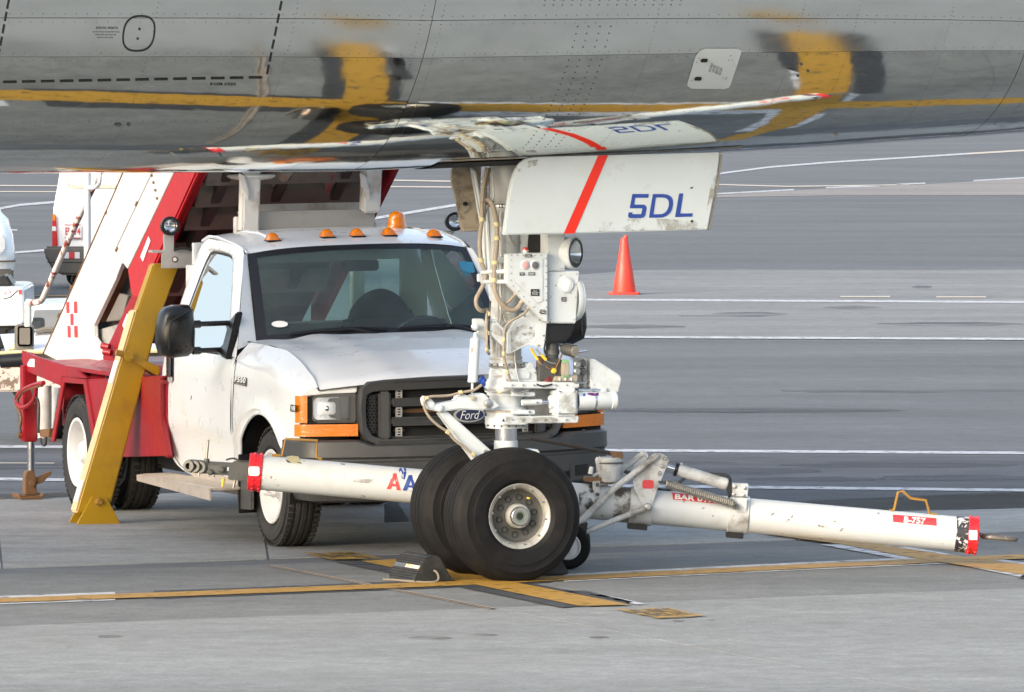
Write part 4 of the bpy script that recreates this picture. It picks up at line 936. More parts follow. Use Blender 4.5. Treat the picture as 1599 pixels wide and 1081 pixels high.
for sg in (-1, 1):
    mb = MB(); n = len(win); K = 5
    def rp(i, k):
        t = k/K; x = outr[i][0]*(1-t)+win[i][0]*t; z = outr[i][1]*(1-t)+win[i][1]*t
        y = yside(z)+.014*math.sin(math.pi*t)-(.06*max(0, (-x-2.10)/.15)**2)-(.05*max(0, (z-1.78)/.065)**2 if k == 0 else 0)-(.016 if k == K else 0)
        return T.w(x, sg*y, z)
    mb.add([rp(i, k) for i in range(n) for k in range(K+1)], [(i*(K+1)+k, (i+1)*(K+1)+k, (i+1)*(K+1)+k+1, i*(K+1)+k+1) for i in range(n-1) for k in range(K)])
    mb.obj('window_pillar', 'truck', truck)
    mb = MB(); lo = [(-.86-.074*i, 1.146) for i in range(n)]
    # seal and pane
    def wp(i, k, off):
        x, z = win[i]; cx, cz = -1.55, 1.44; x += (cx-x)*k; z += (cz-z)*k; return T.w(x, sg*(yside(z)+off), z)
    mb = MB(); mb.add([wp(i, k, o_) for i in range(n) for k, o_ in ((0, -.012), (.045, -.016))], [(2*i, 2*i+2, 2*i+3, 2*i+1) for i in range(n-1)]+[(2*n-2, 0, 1, 2*n-1)])
    seal = mb.obj('window_seal', 'blackplastic', truck)
    mb = MB(); pts = [wp(i, .04, -.018) for i in range(n)]; mb.add(pts, [tuple(range(n))]); outward(mb.obj('side_window', 'sideglass', truck, recalc=False, smooth=False))
# panel gap lines of the door
def gapline(pts, w=.004, name='panel_gap', par=None):
    p = [T.w(*us(x, y, .0015)) for x, y in pts]; MB().tube(spline(p, 4), w, 4).obj(name, 'blackplastic', par or truck)
gapline([(369, 562), (366.5, 580), (364, 615), (363, 660), (366, 700), (369, 745)], .0028)
gapline([(258, 540), (255.5, 600), (256.5, 645), (260, 670), (268, 700), (280, 724), (300, 739), (340, 746)], .0022)
# fenders: strips fanned round the wheel arch
ax_, az_, arx, arz = -.055, .385, .515, .445
def fend(u, v):
    a = R(24+162*u); ca, sa = math.cos(a), math.sin(a)
    xi, zi = ax_+arx*ca, az_+arz*sa
    # outer boundary hit along the same direction
    best = 9
    for (x0, z0), (x1, z1) in zip(FB, FB[1:]):
        dx, dz = x1-x0, z1-z0; den = ca*dz-sa*dx
        if abs(den) < 1e-9: continue
        t = ((x0-ax_)*dz-(z0-az_)*dx)/den; w = ((x0-ax_)*sa-(z0-az_)*ca)/den
        if t > 0 and -1e-6 <= w <= 1+1e-6: best = min(best, t)
    xo, zo = ax_+best*ca, az_+best*sa
    x, z = xi+(xo-xi)*v, zi+(zo-zi)*v
    r = math.hypot((x-ax_)/arx, (z-az_)/arz)
    zt = interp(ZT, x); s = max(0, min(1, (z-(zt-.13))/.13))
    y = min(yside(z), .985)-.014*0+.020*math.exp(-((r-1.02)/.16)**2)
    y = y*(1-s**2.2)+(.862)*s**2.2 if z > zt-.13 else y
    if x > .25: y -= .055*((x-.25)/.45)**2*(1-s)
    if v == 0: y -= .03
    return x, y, z
FB = [(.625, .1), (.625, .90), (.70, .972), (.745, 1.0), (.66, 1.06), (.53, 1.105), (.4, 1.15), (.25, 1.185), (.1, 1.212), (-.3, 1.232), (-.65, 1.237), (-.65, .1)]
panel_pair('fender', fend, 64, 14, 'truck', truck)
# arch liner
for sg in (-1, 1):
    mb = MB(); mb.grid(lambda u, v: T.w(ax_+arx*1.0*math.cos(R(-10+200*u)), sg*(.955-.45*v), az_+arz*math.sin(R(-10+200*u))), 24, 2); mb.obj('arch_liner', 'blackplastic', truck)
    MB().box(T, -.62, .60, sg*.52-.01, sg*.52+.01, .40, .85).obj('arch_liner', 'blackplastic', truck)
    mb = MB(); mb.tube([T.w(ax_+arx*math.cos(R(24+162*i/30)), sg*(fend(i/30, 0)[1]+.008), az_+arz*math.sin(R(24+162*i/30))) for i in range(31)], .012, 6); mb.obj('arch_lip', 'truck', truck)
# hood
ZC = [(0, 1.268), (.35, 1.252), (.65, 1.205), (.82, 1.150), (.93, 1.105), (.98, 1.075), (1.0, 1.050)]
ZE = [(0, 1.236), (.35, 1.226), (.55, 1.205), (.72, 1.155), (.88, 1.075), (.96, 1.035), (1.0, 1.0)]
def hood(u, v):
    y = -.858+1.716*v; a = abs(y)/.858
    x0 = -.60-.10*a*a; x1 = .985-.25*a**2.2; x = x0+(x1-x0)*u
    zc_, ze = interp(ZC, u), interp(ZE, u)
    k = a**2.6
    z = zc_*(1-k)+ze*k+.010*math.exp(-((a-.52)/.10)**2)*(1-u*.4)-.012*math.exp(-((a-.72)/.10)**2)*(1-u)
    return T.w(x, y, z)
hd = MB().grid(hood, 48, 44).obj('hood', 'hood', truck)
for sg in (-1, 1):
    MB().tube([hood(i/24, 0 if sg < 0 else 1)+T.d(0, sg*.003, -.002) for i in range(25)], .0060, 4).obj('panel_gap', 'blackplastic', truck)
MB().tube([hood(1, i/30)+T.d(.002, 0, -.006) for i in range(31)], .005, 4).obj('panel_gap', 'blackplastic', truck)
# inner structure under hood so nothing shows through
MB().box(T, -.62, .62, -.50, .50, .42, 1.00).obj('engine_bay', 'dark', truck)
# cowl, windscreen, frame
def ws(u, v, off=0.):
    """u bottom to top, v from right to left of the truck"""
    s = 2*v-1
    xb, yb, zb = -.56-.16*s*s, .80*s, 1.262-.03*s*s
    xt, yt, zt = -1.10-.085*s*s, .715*s, 1.798-.042*s*s
    x, y, z = xb+(xt-xb)*u, yb+(yt-yb)*u, zb+(zt-zb)*u
    return T.w(x+off*.7, y, z+off*.7+.018*math.sin(math.pi*u))
ins = .045
MB().grid(lambda u, v: ws(ins*.8+(1-1.9*ins)*u, ins*.6+(1-1.2*ins)*v), 10, 24).obj('windscreen', 'screen', truck, recalc=False); outward(bpy.data.objects['windscreen'])
fr_m = MB(); N = 24
ring = [(0, i/N) for i in range(N)]+[(i/N, 1) for i in range(N)]+[(1, 1-i/N) for i in range(N)]+[(1-i/N, 0) for i in range(N)]
def rin(u, v): return (ins*1.2+(1-2.6*ins)*u, ins*.8+(1-1.6*ins)*v)
fr_m.add([ws(u, v, .002) for u, v in ring]+[ws(*rin(u, v), .003) for u, v in ring], [(i, (i+1) % len(ring), len(ring)+(i+1) % len(ring), len(ring)+i) for i in range(len(ring))])
fr_m.obj('windscreen_seal', 'blackplastic', truck, recalc=False)
def cowl(u, v):
    s = 2*v-1; p = ws(0, v); h = hood(0, min(1, max(0, (s*.80/.858+1)/2)))+T.d(0, 0, -.010)
    return p*(1-u)+h*u+Vector((0, 0, -.008*math.sin(math.pi*u)))
MB().grid(cowl, 3, 24).obj('cowl', 'blackplastic', truck)
for sg, a, b in ((1, .12, .50), (1, .55, .93)):
    w_ = [ws(.035+.02*math.sin(math.pi*t), a+(b-a)*t, .018) for t in [i/10 for i in range(11)]]
    MB().tube(w_, .007, 6).obj('wiper', 'blackplastic', truck); MB().tube([ws(-.05, b, .01), ws(.02, b-.12, .03), ws(.05, (a+b)/2, .03)], .009, 6).obj('wiper_arm', 'blackplastic', truck)
# small A-pillar cover between windscreen and side frame
panel_pair('pillar_cover', lambda u, v: (lambda z: ((-.66-.50*v)*(1-u)+(-.72-.465*v)*u, (yside(1.19+.56*v))*(1-u)+(.80-.085*v)*u+.004, (1.19+.56*v)*(1-u)+(1.232+.524*v)*u))(0), 4, 10, 'truck', truck)
# roof
def roof(u, v):
    s = 2*v-1; x0 = -1.10-.085*s*s; x1 = -2.20+.05*s*s; x = x0+(x1-x0)*u
    ze = 1.756+.086*min(1, u*1.6)**.6-.03*max(0, u-.85)/.15
    zc_ = 1.798+.082*min(1, u*2.2)**.75-.05*(max(0, u-.82)/.18)**2
    k = abs(s)**3.2; y = s*(.715+.012*math.sin(math.pi*u))
    return T.w(x, y, zc_*(1-k)+ze*k)
MB().grid(roof, 24, 32).obj('cab_roof', 'truck', truck)
for sg in (0, 1):
    MB().tube([roof(i/16, sg)+T.d(0, 0, .002) for i in range(17)], .010, 6).obj('drip_rail', 'truck', truck)
# roof ribs and clearance lamps
for y in (-.49, .55): MB().tube([roof(u, (y/.715+1)/2)+T.d(0, 0, .004) for u in (.18, .3, .5, .75, .9)], .008, 6).obj('roof_rib', 'truck', truck)
for y in (-.497, -.153, .041, .252, .557):
    p = roof(.20, (y/.715+1)/2)+T.d(0, 0, -.004)
    base = MB().prism([p+T.d(-.055+.11*0, -.045, 0), p+T.d(.050, -.045, -.004), p+T.d(.050, .045, -.004), p+T.d(-.055, .045, 0)], (0, 0, .010)).obj('clearance_lamp', 'blackplastic', truck, bevel=.003)
    mb = MB(); mb.grid(lambda u, v: p+T.d(-.05+.095*u, (-.038+.076*v)*(1-.35*math.sin(math.pi*u*.9)*0), .008+.046*math.sin(math.pi*min(1, .12+u*.88))**.6*math.sin(math.pi*v)**.35), 8, 8); mb.obj('amber_lens', 'amber', base)
# rotating beacon
bc = T.w(-1.78, .455, 1.842)
be = MB().lathe(bc, (0, 0, 1), [(0, .062), (.045, .062), (.05, .060), (.05, 0)], 24).obj('beacon', 'amber', truck)
MB().lathe(bc, (0, 0, 1), [(.05, .058), (.056, .055), (.085, .054), (.11, .048), (.126, .034), (.134, .012), (.135, 0)], 24).obj('beacon_dome', 'amber', be)
MB().lathe(bc, (0, 0, 1), [(-.012, .066), (0, .066), (0, .05)], 24).obj('beacon_base', 'beige', be)
# cab back wall with window, interior
mb = MB()
for y0, y1, z0, z1 in ((-.94, .94, .45, 1.28), (-.80, -.62, 1.28, 1.66), (.62, .80, 1.28, 1.66), (-.76, .76, 1.66, 1.80)): mb.box(T, -2.24, -2.20, y0, y1, z0, z1)
mb.obj('cab_back', 'truck', truck, bevel=.004)
MB().box(T, -2.225, -2.22, -.62, .62, 1.28, 1.66).obj('rear_window', 'rearglass', truck)
tr = MB()
tr.box(T, -2.19, -2.15, -.90, .90, .45, 1.27); tr.box(T, -2.2, -.9, -.90, .90, .45, .50); tr.box(T, -2.15, -1.25, -.66, .66, 1.765, 1.775)
tr.obj('cab_lining', 'dash', truck)
for sg in (-1, 1): MB().box(T, -2.2, -.75, sg*.91-.01, sg*.91+.01, .5, 1.13).obj('door_lining', 'dash', truck)
ds = MB(); ds.prism([T.w(-.62, -.86, 1.20), T.w(-.98, -.86, 1.225), T.w(-1.06, -.86, 1.17), T.w(-1.02, -.86, .85), T.w(-.62, -.86, .85)], T.d(0, 1.72, 0)); ds.obj('dashboard', 'dash', truck, bevel=.02)
for y, h in ((-.42, 1.30), (.42, 1.34)):
    se = MB(); se.prism([T.w(-1.62, y-.27, .80), T.w(-1.95, y-.27, .82), T.w(-2.12, y-.23, h), T.w(-1.99, y-.23, h)], T.d(0, .50, 0)); se.prism([T.w(-1.30, y-.26, .72), T.w(-2.0, y-.26, .70), T.w(-2.0, y-.26, .86), T.w(-1.30, y-.26, .90)], T.d(0, .52, 0))
    s_ = se.obj('cab_seat', 'seat', truck, bevel=.05, seg=3)
    hr = MB(); hr.grid(lambda u, v: T.w(-2.02+.06*math.sin(math.pi*u), y-.225+.45*v, h-.08+.22*(math.sin(math.pi*v)**.55)*u), 6, 16); hr.obj('headrest', 'seat', s_, solid=.04)
wc = T.w(-1.22, .42, 1.17); wax = T.d(-.8, 0, .55).normalized()
st = MB(); u_ = T.d(0, 1, 0); w_ = wax.cross(u_)
st.tube([wc+(u_*math.cos(a)+w_*math.sin(a))*.19 for a in [2*math.pi*i/28 for i in range(29)]], .016, 8)
st.tube([wc-u_*.18, wc, wc+u_*.18], .018, 8); st.tube([wc, wc+T.d(.28, 0, -.16)], .03, 8); st.obj('steering_wheel', 'blackplastic', truck)
mr = MB().box(T, -1.13, -1.11, -.12, .12, 1.63, 1.70).obj('inner_mirror', 'blackplastic', truck, bevel=.01)
SW = lambda x, y: (lambda best: best)(min((ws(i/60, j/90, .004) for i in range(61) for j in range(91)), key=lambda p: (CX+F*p.x/p.y-x)**2+(YH+F*(H-p.z)/p.y-y)**2))
def wsdecal(name, cx, cy, rx, ry, mat):
    c = SW(cx, cy); e1 = (SW(cx+12, cy)-SW(cx-12, cy))/24; e2 = (SW(cx, cy+8)-SW(cx, cy-8))/16
    MB().add([c+e1*(x-cx)+e2*(y-cy)+T.d(.004, 0, .003) for x, y in ell(cx, cy, rx, ry, 16)], [tuple(range(16))]).obj(name, mat, truck, recalc=False)
wsdecal('window_sticker', 435, 508, 13, 4.5, 'label')
c = SW(727, 420); MB().add([c+T.d(.006, y, z+.004) for y, z in ((-.05, .05), (.045, .04), (.06, -.02), (-.01, -.05))], [(0, 1, 2, 3)]).obj('window_sticker', 'sticker', truck, recalc=False)
# mirrors
def mirror(sg):
    def m(y, z, x=-.85): return T.w(x, sg*y, z)
    loop = [(1.372, 1.42), (1.345, 1.452), (1.29, 1.468), (1.20, 1.468), (1.175, 1.44), (1.160, 1.30), (1.165, 1.185), (1.20, 1.150), (1.31, 1.142), (1.375, 1.17), (1.395, 1.24), (1.392, 1.33)]
    mb = MB(); n = len(loop); cy, cz = 1.28, 1.305; vs = []
    for k, (sc, dx) in enumerate(((.93, -.09), (1, -.07), (1, .0), (.95, .035), (.78, .065), (.45, .080), (.12, .084))):
        vs += [T.w(-.85+dx, sg*(cy+(y-cy)*sc), cz+(z-cz)*sc) for y, z in loop]
    mb.add(vs, [(k*n+i, k*n+(i+1) % n, (k+1)*n+(i+1) % n, (k+1)*n+i) for k in range(6) for i in range(n)]+[tuple(range(n)), tuple(6*n+i for i in range(n))])
    sh = mb.obj('door_mirror', 'mirror_shell', truck, ang=60)
    MB().tube(spline([T.w(-.79, sg*1.19, 1.44), T.w(-.775, sg*1.26, 1.41), T.w(-.77, sg*1.335, 1.36), T.w(-.775, sg*1.345, 1.2)], 4), .006, 5).obj('mirror_crease', 'mirror_shell', sh)
    for z in (1.345, 1.182):
        MB().tube([T.w(-.86, sg*1.19, z), T.w(-.89, sg*.93, z)], .016, 8).obj('mirror_arm', 'mirror_shell', sh)
        MB().tube([T.w(-.858, sg*1.17, z), T.w(-.865, sg*1.12, z)], .024, 8).obj('arm_socket', 'mirror_shell', sh)
    bl = [(-.98, 1.345), (-.87, 1.37), (-.80, 1.42), (-.755, 1.28), (-.70, 1.13), (-.80, 1.14), (-.96, 1.165), (-.87, 1.22), (-.885, 1.30)]
    mb = MB(); mb.prism([T.w(x, sg*(yside(z)+.003), z) for x, z in bl], T.d(0, sg*.045, 0)); mb.obj('mirror_bracket', 'mirror_shell', sh, bevel=.008)
mirror(-1); mirror(1)
# door handle, badges
h_ = flat('door_handle', s_side(.004), [rrect(259.5, 555, 271, 597, 4)], 'blackplastic', truck, sub=1)
MB().tube([T.w(*us(266, 560, .012)), T.w(*us(265.5, 588, .014))], .012, 6).obj('handle_pull', 'blackplastic', h_)
flat('handle_base', s_side(.008), [rrect(261, 588, 269.5, 597, 3)], 'grey', h_)
bd = flat('model_badge', s_side(.006), [[(365.5, 587), (385, 590), (384.5, 603.5), (365, 599.5)]], 'darksteel', truck)
text('badge_text', s_side(.013), 'F550', 375, 593, 17, 8.5, 'label', bd, ang=.15, bold=.02); text('badge_text', s_side(.010), 'SUPER DUTY', 374.5, 600.2, 16, 2.6, 'grey', bd, ang=.17)
bd = flat('engine_badge', s_side(.004), [[(453.5, 631.5), (462, 632.5), (461, 643.5), (453, 642.5)]], 'darksteel', truck)
text('badge_text', s_side(.010), 'V8', 457.5, 637.5, 6.5, 8, 'label', bd, bold=.02)
MB().tube([T.w(*us(299, 618, .002)), T.w(*us(298, 624, .002))], .003, 4).obj('paint_chip', 'darksteel', truck)
# grille
def yz(pts): return pts
def fplate(loop, off, th, name, mat, parent, bevel=.004, **kw):
    lp = []
    for i in range(len(loop)):
        (y0, z0), (y1, z1) = loop[i], loop[(i+1) % len(loop)]; k = max(1, int(abs(y1-y0)/.10))
        lp += [(y0+(y1-y0)*j/k, z0+(z1-z0)*j/k) for j in range(k)]
    return MB().prism([T.w(xf(y)+off, y, z) for y, z in lp], T.d(-th, 0, 0)).obj(name, mat, parent, bevel=bevel, **kw)
def mirr(l): return l+[(-y, z) for y, z in l[::-1]]
go = mirr([(-.10, 1.070), (-.25, 1.068), (-.50, 1.056), (-.60, 1.044), (-.640, 1.012), (-.650, .90), (-.640, .75), (-.605, .690), (-.55, .662), (-.35, .653), (-.10, .650)])
gi = mirr([(-.10, .995), (-.25, .994), (-.48, .990), (-.565, .985), (-.600, .965), (-.606, .88), (-.600, .78), (-.570, .725), (-.50, .698), (-.35, .690), (-.10, .688)])
mb = MB(); n = len(go)
lay = [[T.w(xf(y)-.10, y, z) for y, z in go], [T.w(xf(y)+.01, y, z) for y, z in go], [T.w(xf(y*.985)+.026, y*.985, .86+(z-.86)*.975) for y, z in go], [T.w(xf(y)+.012, y*1.01, .86+(z-.86)*1.02) for y, z in gi], [T.w(xf(y)-.01, y, z) for y, z in gi], [T.w(xf(y)-.09, y, z) for y, z in gi]]
mb.add([p for l in lay for p in l], [(k*n+i, k*n+(i+1) % n, (k+1)*n+(i+1) % n, (k+1)*n+i) for k in range(5) for i in range(n)])
gr = mb.obj('grille', 'plastic', truck, ang=50)
fplate(gi, -.085, .02, 'grille_back', 'dark', gr, bevel=0)
for z in (.955, .915, .80):
    pass
for z0, z1 in ((.893, .942), (.776, .828)):
    fplate([(-.455, z0), (-.455, z1), (.455, z1), (.455, z0)], -.012, .05, 'grille_bar', 'plastic', gr, bevel=.012)
    fplate([(-.455, z1-.012), (-.455, z1-.002), (.455, z1-.002), (.455, z1-.012)], -.006, .02, 'bar_trim', 'plastic', gr, bevel=.003)
for sg in (-1, 1):
    def s(l): return [(sg*y, z) for y, z in l]
    fplate(s([(.46, .985), (.53, .985), (.53, .70), (.46, .695)]), -.005, .05, 'grille_post', 'plastic', gr, bevel=.012)
    me_ = MB()
    for i in range(3):
        for j in range(13):
            y = .545+.021*i+(.0105 if j % 2 else 0); z = .745+.0175*j
            if y < .592: me_.lathe(T.w(xf(y)-.022, sg*y, z), T.d(1, 0, 0), [(0, .012), (.008, .0105), (.008, .0075), (0, .0075)], 6)
    me_.obj('grille_mesh', 'plastic', gr, kind='stuff')
    fplate(s([(.53, .975), (.60, .965), (.60, .74), (.53, .71)]), -.055, .02, 'mesh_back', 'dark', gr, bevel=0)
    for z in (.965, .858, .738):
        fplate(s([(.38, z-.03), (.42, z-.03), (.42, z+.028), (.38, z+.028)]), -.055, .01, 'grille_clip', 'grey', gr, bevel=.003)
        for k in (-1, 0, 1): fplate(s([(.392, z+k*.016-.004), (.408, z+k*.016-.004), (.408, z+k*.016+.004), (.392, z+k*.016+.004)]), -.052, .004, 'clip_slot', 'dark', gr, bevel=0)
fplate([(-.45, .70), (-.45, .712), (.45, .712), (.45, .70)], -.05, .02, 'radiator_rail', 'plastic', gr)
mb = MB()
for z in (.965, .86, .74): mb.box(T, .80, .82, -.42, .42, z-.012, z+.012)
mb.obj('radiator_rail', 'rust', gr)
# oval badge with script
EC = (0.008, .832)
def ov(ry, rz, off, th, nm, mt, par): return fplate([(EC[0]+ry*math.cos(2*math.pi*i/36), EC[1]+rz*math.sin(2*math.pi*i/36)) for i in range(36)], off, th, nm, mt, par, bevel=.004)
fplate([(EC[0]+y, EC[1]+z) for y, z in rrect(-.12, -.055, .12, .055, .05)], .0, .06, 'badge_mount', 'plastic', gr, bevel=.012)
og = ov(.098, .046, .014, .02, 'oval_badge', 'grey', truck); ov(.091, .040, .017, .01, 'badge_field', 'navy', og)
text('badge_text', lambda a, b: T.w(xf(a)+.020, a, b), 'Ford', EC[0], EC[1], .125, -.052, 'label', og, shear=.35, bold=-.004)
# headlamps
for sg in (-1, 1):
    def s(l): return [(sg*y, z) for y, z in l]
    hl = fplate(s([(.645, .980), (.645, .800), (.930, .800), (.935, .965)]), -.035, .12, 'headlamp', 'plastic', truck, bevel=.01)
    fplate(s([(.690, .962), (.690, .815), (.895, .815), (.898, .955)]), -.022, .02, 'lamp_bezel', 'darksteel', hl, bevel=.012)
    mb = MB(); cyy, czz = .815, .889
    loop = rrect(-.086, -.066, .086, .066, .030)
    vs = []
    for sc, dx in ((1, 0), (.86, -.012), (.62, -.016), (.55, .0), (.30, .006), (.05, .007)): vs += [T.w(xf(cyy)-.006+dx-.16*(y*sc), sg*(cyy+y*sc), czz+z*sc) for y, z in loop]
    n = len(loop); mb.add(vs, [(k*n+i, k*n+(i+1) % n, (k+1)*n+(i+1) % n, (k+1)*n+i) for k in range(5) for i in range(n)]+[tuple(5*n+i for i in range(n))]); mb.obj('lamp_reflector', 'reflector', hl, ang=20)
    MB().lathe(T.w(xf(cyy)-.012, sg*cyy, czz), T.d(1, 0, 0), [(-.01, .030), (.004, .026), (.012, .016), (.016, 0)], 18).obj('lamp_bulb', 'chrome', hl)
    for k in range(6):
        y = cyy-.066+.0264*k; MB().tube([T.w(xf(y)-.003, sg*y, .832), T.w(xf(y)-.003, sg*y, .946)], .0022, 4).obj('lens_flute', 'lens', hl)
    fplate(s([(.690, .962), (.690, .815), (.895, .815), (.898, .955)]), -.004, .006, 'lamp_cover', 'lens', hl, bevel=0)
    # amber corner and turn strip
    cl = MB(); L = []
    for y, x in ((.925, xf(.925)-.005), (.955, xf(.955)-.003), (.974, .672), (.982, .645)): L.append((x, y))
    cl.add([T.w(x, sg*y, z) for z in (.803, .965) for x, y in L], [(0, 1, 5, 4), (1, 2, 6, 5), (2, 3, 7, 6)]); cl.obj('corner_lamp', 'amber', hl, solid=.012)
    cl = MB(); L = [(.650, xf(.65)), (.75, xf(.75)), (.85, xf(.85)), (.93, xf(.93)), (.958, xf(.958)-.004), (.978, .66), (.985, .640)]
    k = len(L); cl.add([T.w(x, sg*y, z) for z in (.722, .794) for y, x in L], [(i, i+1, k+i+1, k+i) for i in range(k-1)]); cl.obj('turn_lamp', 'amber', hl, solid=.02)
    fplate(s([(.648, 1.046), (.648, .981), (.80, .977), (.93, .966), (.915, .99), (.87, 1.006), (.76, 1.028)]), -.022, .05, 'nose_panel', 'truck', truck, bevel=.006)
    MB().box(T, .45, .70, sg*.80-.14, sg*.80+.14, .70, .96).obj('lamp_box', 'dark', truck)
# bumper
path = []
for i in range(25):
    y = -.90+1.80*i/24; path.append((xf(y)+.085, y, 0, 1))
cor = [(.775, .945), (.72, .972), (.62, .985), (.50, .99), (.38, .99)]
full = [(x, -y) for x, y in cor[::-1]]+[(x, y) for x, y, _, _ in path]+cor
prof = [(-.10, .700), (-.012, .700), (.0, .690), (.004, .60), (-.012, .585), (-.012, .575), (.0, .565), (.0, .47), (-.03, .44), (-.045, .38), (-.07, .335), (-.15, .32)]
mb = MB(); nP = len(full)
for i, (x, y) in enumerate(full):
    x2, y2 = full[min(i+1, nP-1)]; x1, y1 = full[max(i-1, 0)]; tx, ty = x2-x1, y2-y1; l = math.hypot(tx, ty); nx, ny = ty/l, -tx/l
    if abs(y) > .95 and nx*0+ny*y < 0: nx, ny = -nx, -ny
    if nx < -.1: nx, ny = -nx, -ny
    for dx, z in prof:
        zz = z-.030*max(0, 1-abs(y)/.62)**.6*0 - (0.028 if abs(y) < .66 and z > .66 else 0)
        mb.v.append(T.w(x+nx*dx, y+ny*dx, zz))
q_ = len(prof); mb.f = [(i*q_+j, (i+1)*q_+j, (i+1)*q_+j+1, i*q_+j+1) for i in range(nP-1) for j in range(q_-1)]; mb.m = [0]*len(mb.f)
bu = mb.obj('bumper', 'plastic', truck, ang=40)
for sg in (-1, 1):
    def s(l): return [(sg*y, z) for y, z in l]
    fplate(s([(.66, .52), (.66, .40), (.86, .41), (.86, .53)]), .092, .02, 'lamp_recess', 'plastic', bu, bevel=.01); fplate(s([(.70, .505), (.70, .43), (.80, .435), (.80, .51)]), .095, .02, 'recess_slot', 'dark', bu, bevel=.006)
fplate([(-.55, .70), (-.55, .655), (.55, .655), (.55, .70)], .03, .10, 'bumper_step', 'plastic', bu, bevel=.008)
# wheels
def truck_wheel(x, yface, Rr, W, sg, rim, name, dish, second=None):
    ax = T0.d(0, -sg, 0)           # axis from the outer face inwards
    c = T0.w(x, sg*(yface-W/2), Rr)
    pr = tyre_profile(Rr, W, rim+.02, (-.5, -.18, .18, .5), .006)
    hub = MB().lathe(c, ax, [(-.02, rim*.45), (-.05, rim*.40), (-.085, rim*.28), (-.095, rim*.12), (-.095, 0)], 28).obj(name, 'rimwhite', truck)
    ty = MB(); ty.lathe(c, ax, pr, 64); nT = 56
    ty = ty.obj('tyre', 'truck_tyre', hub)
    tb = MB()
    for k in range(nT):
        a = 2*math.pi*k/nT; u = T0.d(math.cos(a), 0, math.sin(a)); w = T0.d(-math.sin(a), 0, math.cos(a))
        for t0, t1 in ((-W*.44, -W*.30), (W*.30, W*.44)):
            rr = Rr-.014; tb.prism([c+ax*t0+u*rr-w*.011, c+ax*t1+u*rr-w*.011, c+ax*t1+u*rr+w*.011, c+ax*t0+u*rr+w*.011], u*.013)
    tb.obj('tread_blocks', 'truck_tyre', hub, smooth=False, recalc=False, kind='stuff')
    h = W/2
    MB().lathe(c, ax, [(-h*.90, rim+.022), (-h*.96, rim+.018), (-h*.94, rim+.002), (-h*.7, rim-.010), (-h*.45, rim-.020), (dish*.6, rim-.035), (dish, rim-.055), (dish, .05), (dish-.0, 0)], 48).obj('rim', 'rimwhite', hub)
    hole = None
    for k in range(4 if second is None else 8):
        a = 2*math.pi*(k+.35)/(4 if second is None else 8); p = c+ax*(dish-.003)+(T0.d(1, 0, 0)*math.cos(a)+Vector((0, 0, 1))*math.sin(a))*(rim-.085)
        mb = MB(); mb.lathe(p, ax, [(.0, .022), (-.001, .022), (-.001, 0)], 12)
        if hole is None: hole = mb.obj('hand_hole', 'dark', hub); p0 = p
        else: again(hole, hub, p-p0)
    lug = None
    for k in range(8):
        a = 2*math.pi*k/8; p = c+ax*(dish)+(T0.d(1, 0, 0)*math.cos(a)+Vector((0, 0, 1))*math.sin(a))*.085
        if lug is None: lug = MB().cyl(p, p-ax*.03, .012, .011, 6).obj('wheel_nut', 'rimwhite', hub, smooth=False); p0 = p
        else: again(lug, hub, p-p0)
    return c
for sg in (-1, 1):
    c = truck_wheel(-.02, .935, .366, .235, sg, .205, 'front_wheel', -.03)
    ax = T0.d(0, -sg, 0)
    MB().lathe(c, ax, [(-.03, .07), (-.10, .068), (-.115, .05), (-.12, .03), (-.14, .028), (-.14, 0)], 20).obj('wheel_hub', 'rimwhite', truck)
    for dz in (.045, -.045, 0): MB().cyl(c+T0.d(.03*(1 if dz else -1.5), 0, dz)-ax*.10, c+T0.d(.03*(1 if dz else -1.5), 0, dz)-ax*.165, .014, .006, 8).obj('hub_stud', 'rimwhite', truck)
    truck_wheel(-3.90, 1.05, .378, .225, sg, .205, 'rear_wheel', .06, 8); truck_wheel(-3.90, .775, .378, .225, sg, .205, 'rear_wheel', .06, 8)
MB().cyl(T0.w(-3.9, -.9, .378), T0.w(-3.9, .9, .378), .07, n=14).obj('rear_axle', 'dark', truck)
MB().cyl(T0.w(-.02, -.85, .33), T0.w(-.02, .85, .33), .05, n=14).obj('front_axle', 'dark', truck)
un_ = MB(); un_.box(T, -5.1, .6, -.42, -.34, .50, .66); un_.box(T, -5.1, .6, .34, .42, .50, .66); un_.box(T, -1.2, .4, -.3, .3, .36, .5)
un_.obj('chassis_rail', 'dark', truck)
# running board with tread, mud flap
rb = MB(); rb.box(T, -2.02, -.44, -1.172, -.93, .345, .362)
rbo = rb.obj('running_board', 'tread', truck, bevel=.003)
MB().prism([T.w(-2.02, -1.190, .360), T.w(-.44, -1.190, .360), T.w(-.44, -1.188, .285), T.w(-2.02, -1.188, .320)], T.d(0, .014, 0)).obj('board_edge', 'tread', rbo, bevel=.003)
mb = MB()
for i in range(26): mb.box(T, -2.0+.06*i, -1.985+.06*i, -1.15, -.97, .362, .3655)
mb.obj('tread_ribs', 'tread', rbo, kind='stuff')
MB().box(T, -1.60, -.44, -.955, -.935, .30, .40).obj('sill', 'tread', rbo, bevel=.004)
rb = MB(); rb.box(T, -2.02, -.44, .93, 1.175, .30, .362); rb.obj('running_board', 'tread', truck, bevel=.004)
MB().box(T, -.462, -.44, -1.0, -.76, .20, .56).obj('mud_flap', 'blackplastic', truck, bevel=.004); MB().box(T, -.462, -.44, .76, 1.0, .20, .56).obj('mud_flap', 'blackplastic', truck, bevel=.004)
plate(T, 'y', -.99, [(370.5, 738), (392, 738), (392, 796), (371, 795)], .02, 'step_bracket', 'darksteel', truck)
ex = MB(); ex.box(T, -2.9, -2.35, -.80, -.45, .34, .62); ex.obj('fuel_tank', 'dark', truck, bevel=.03)
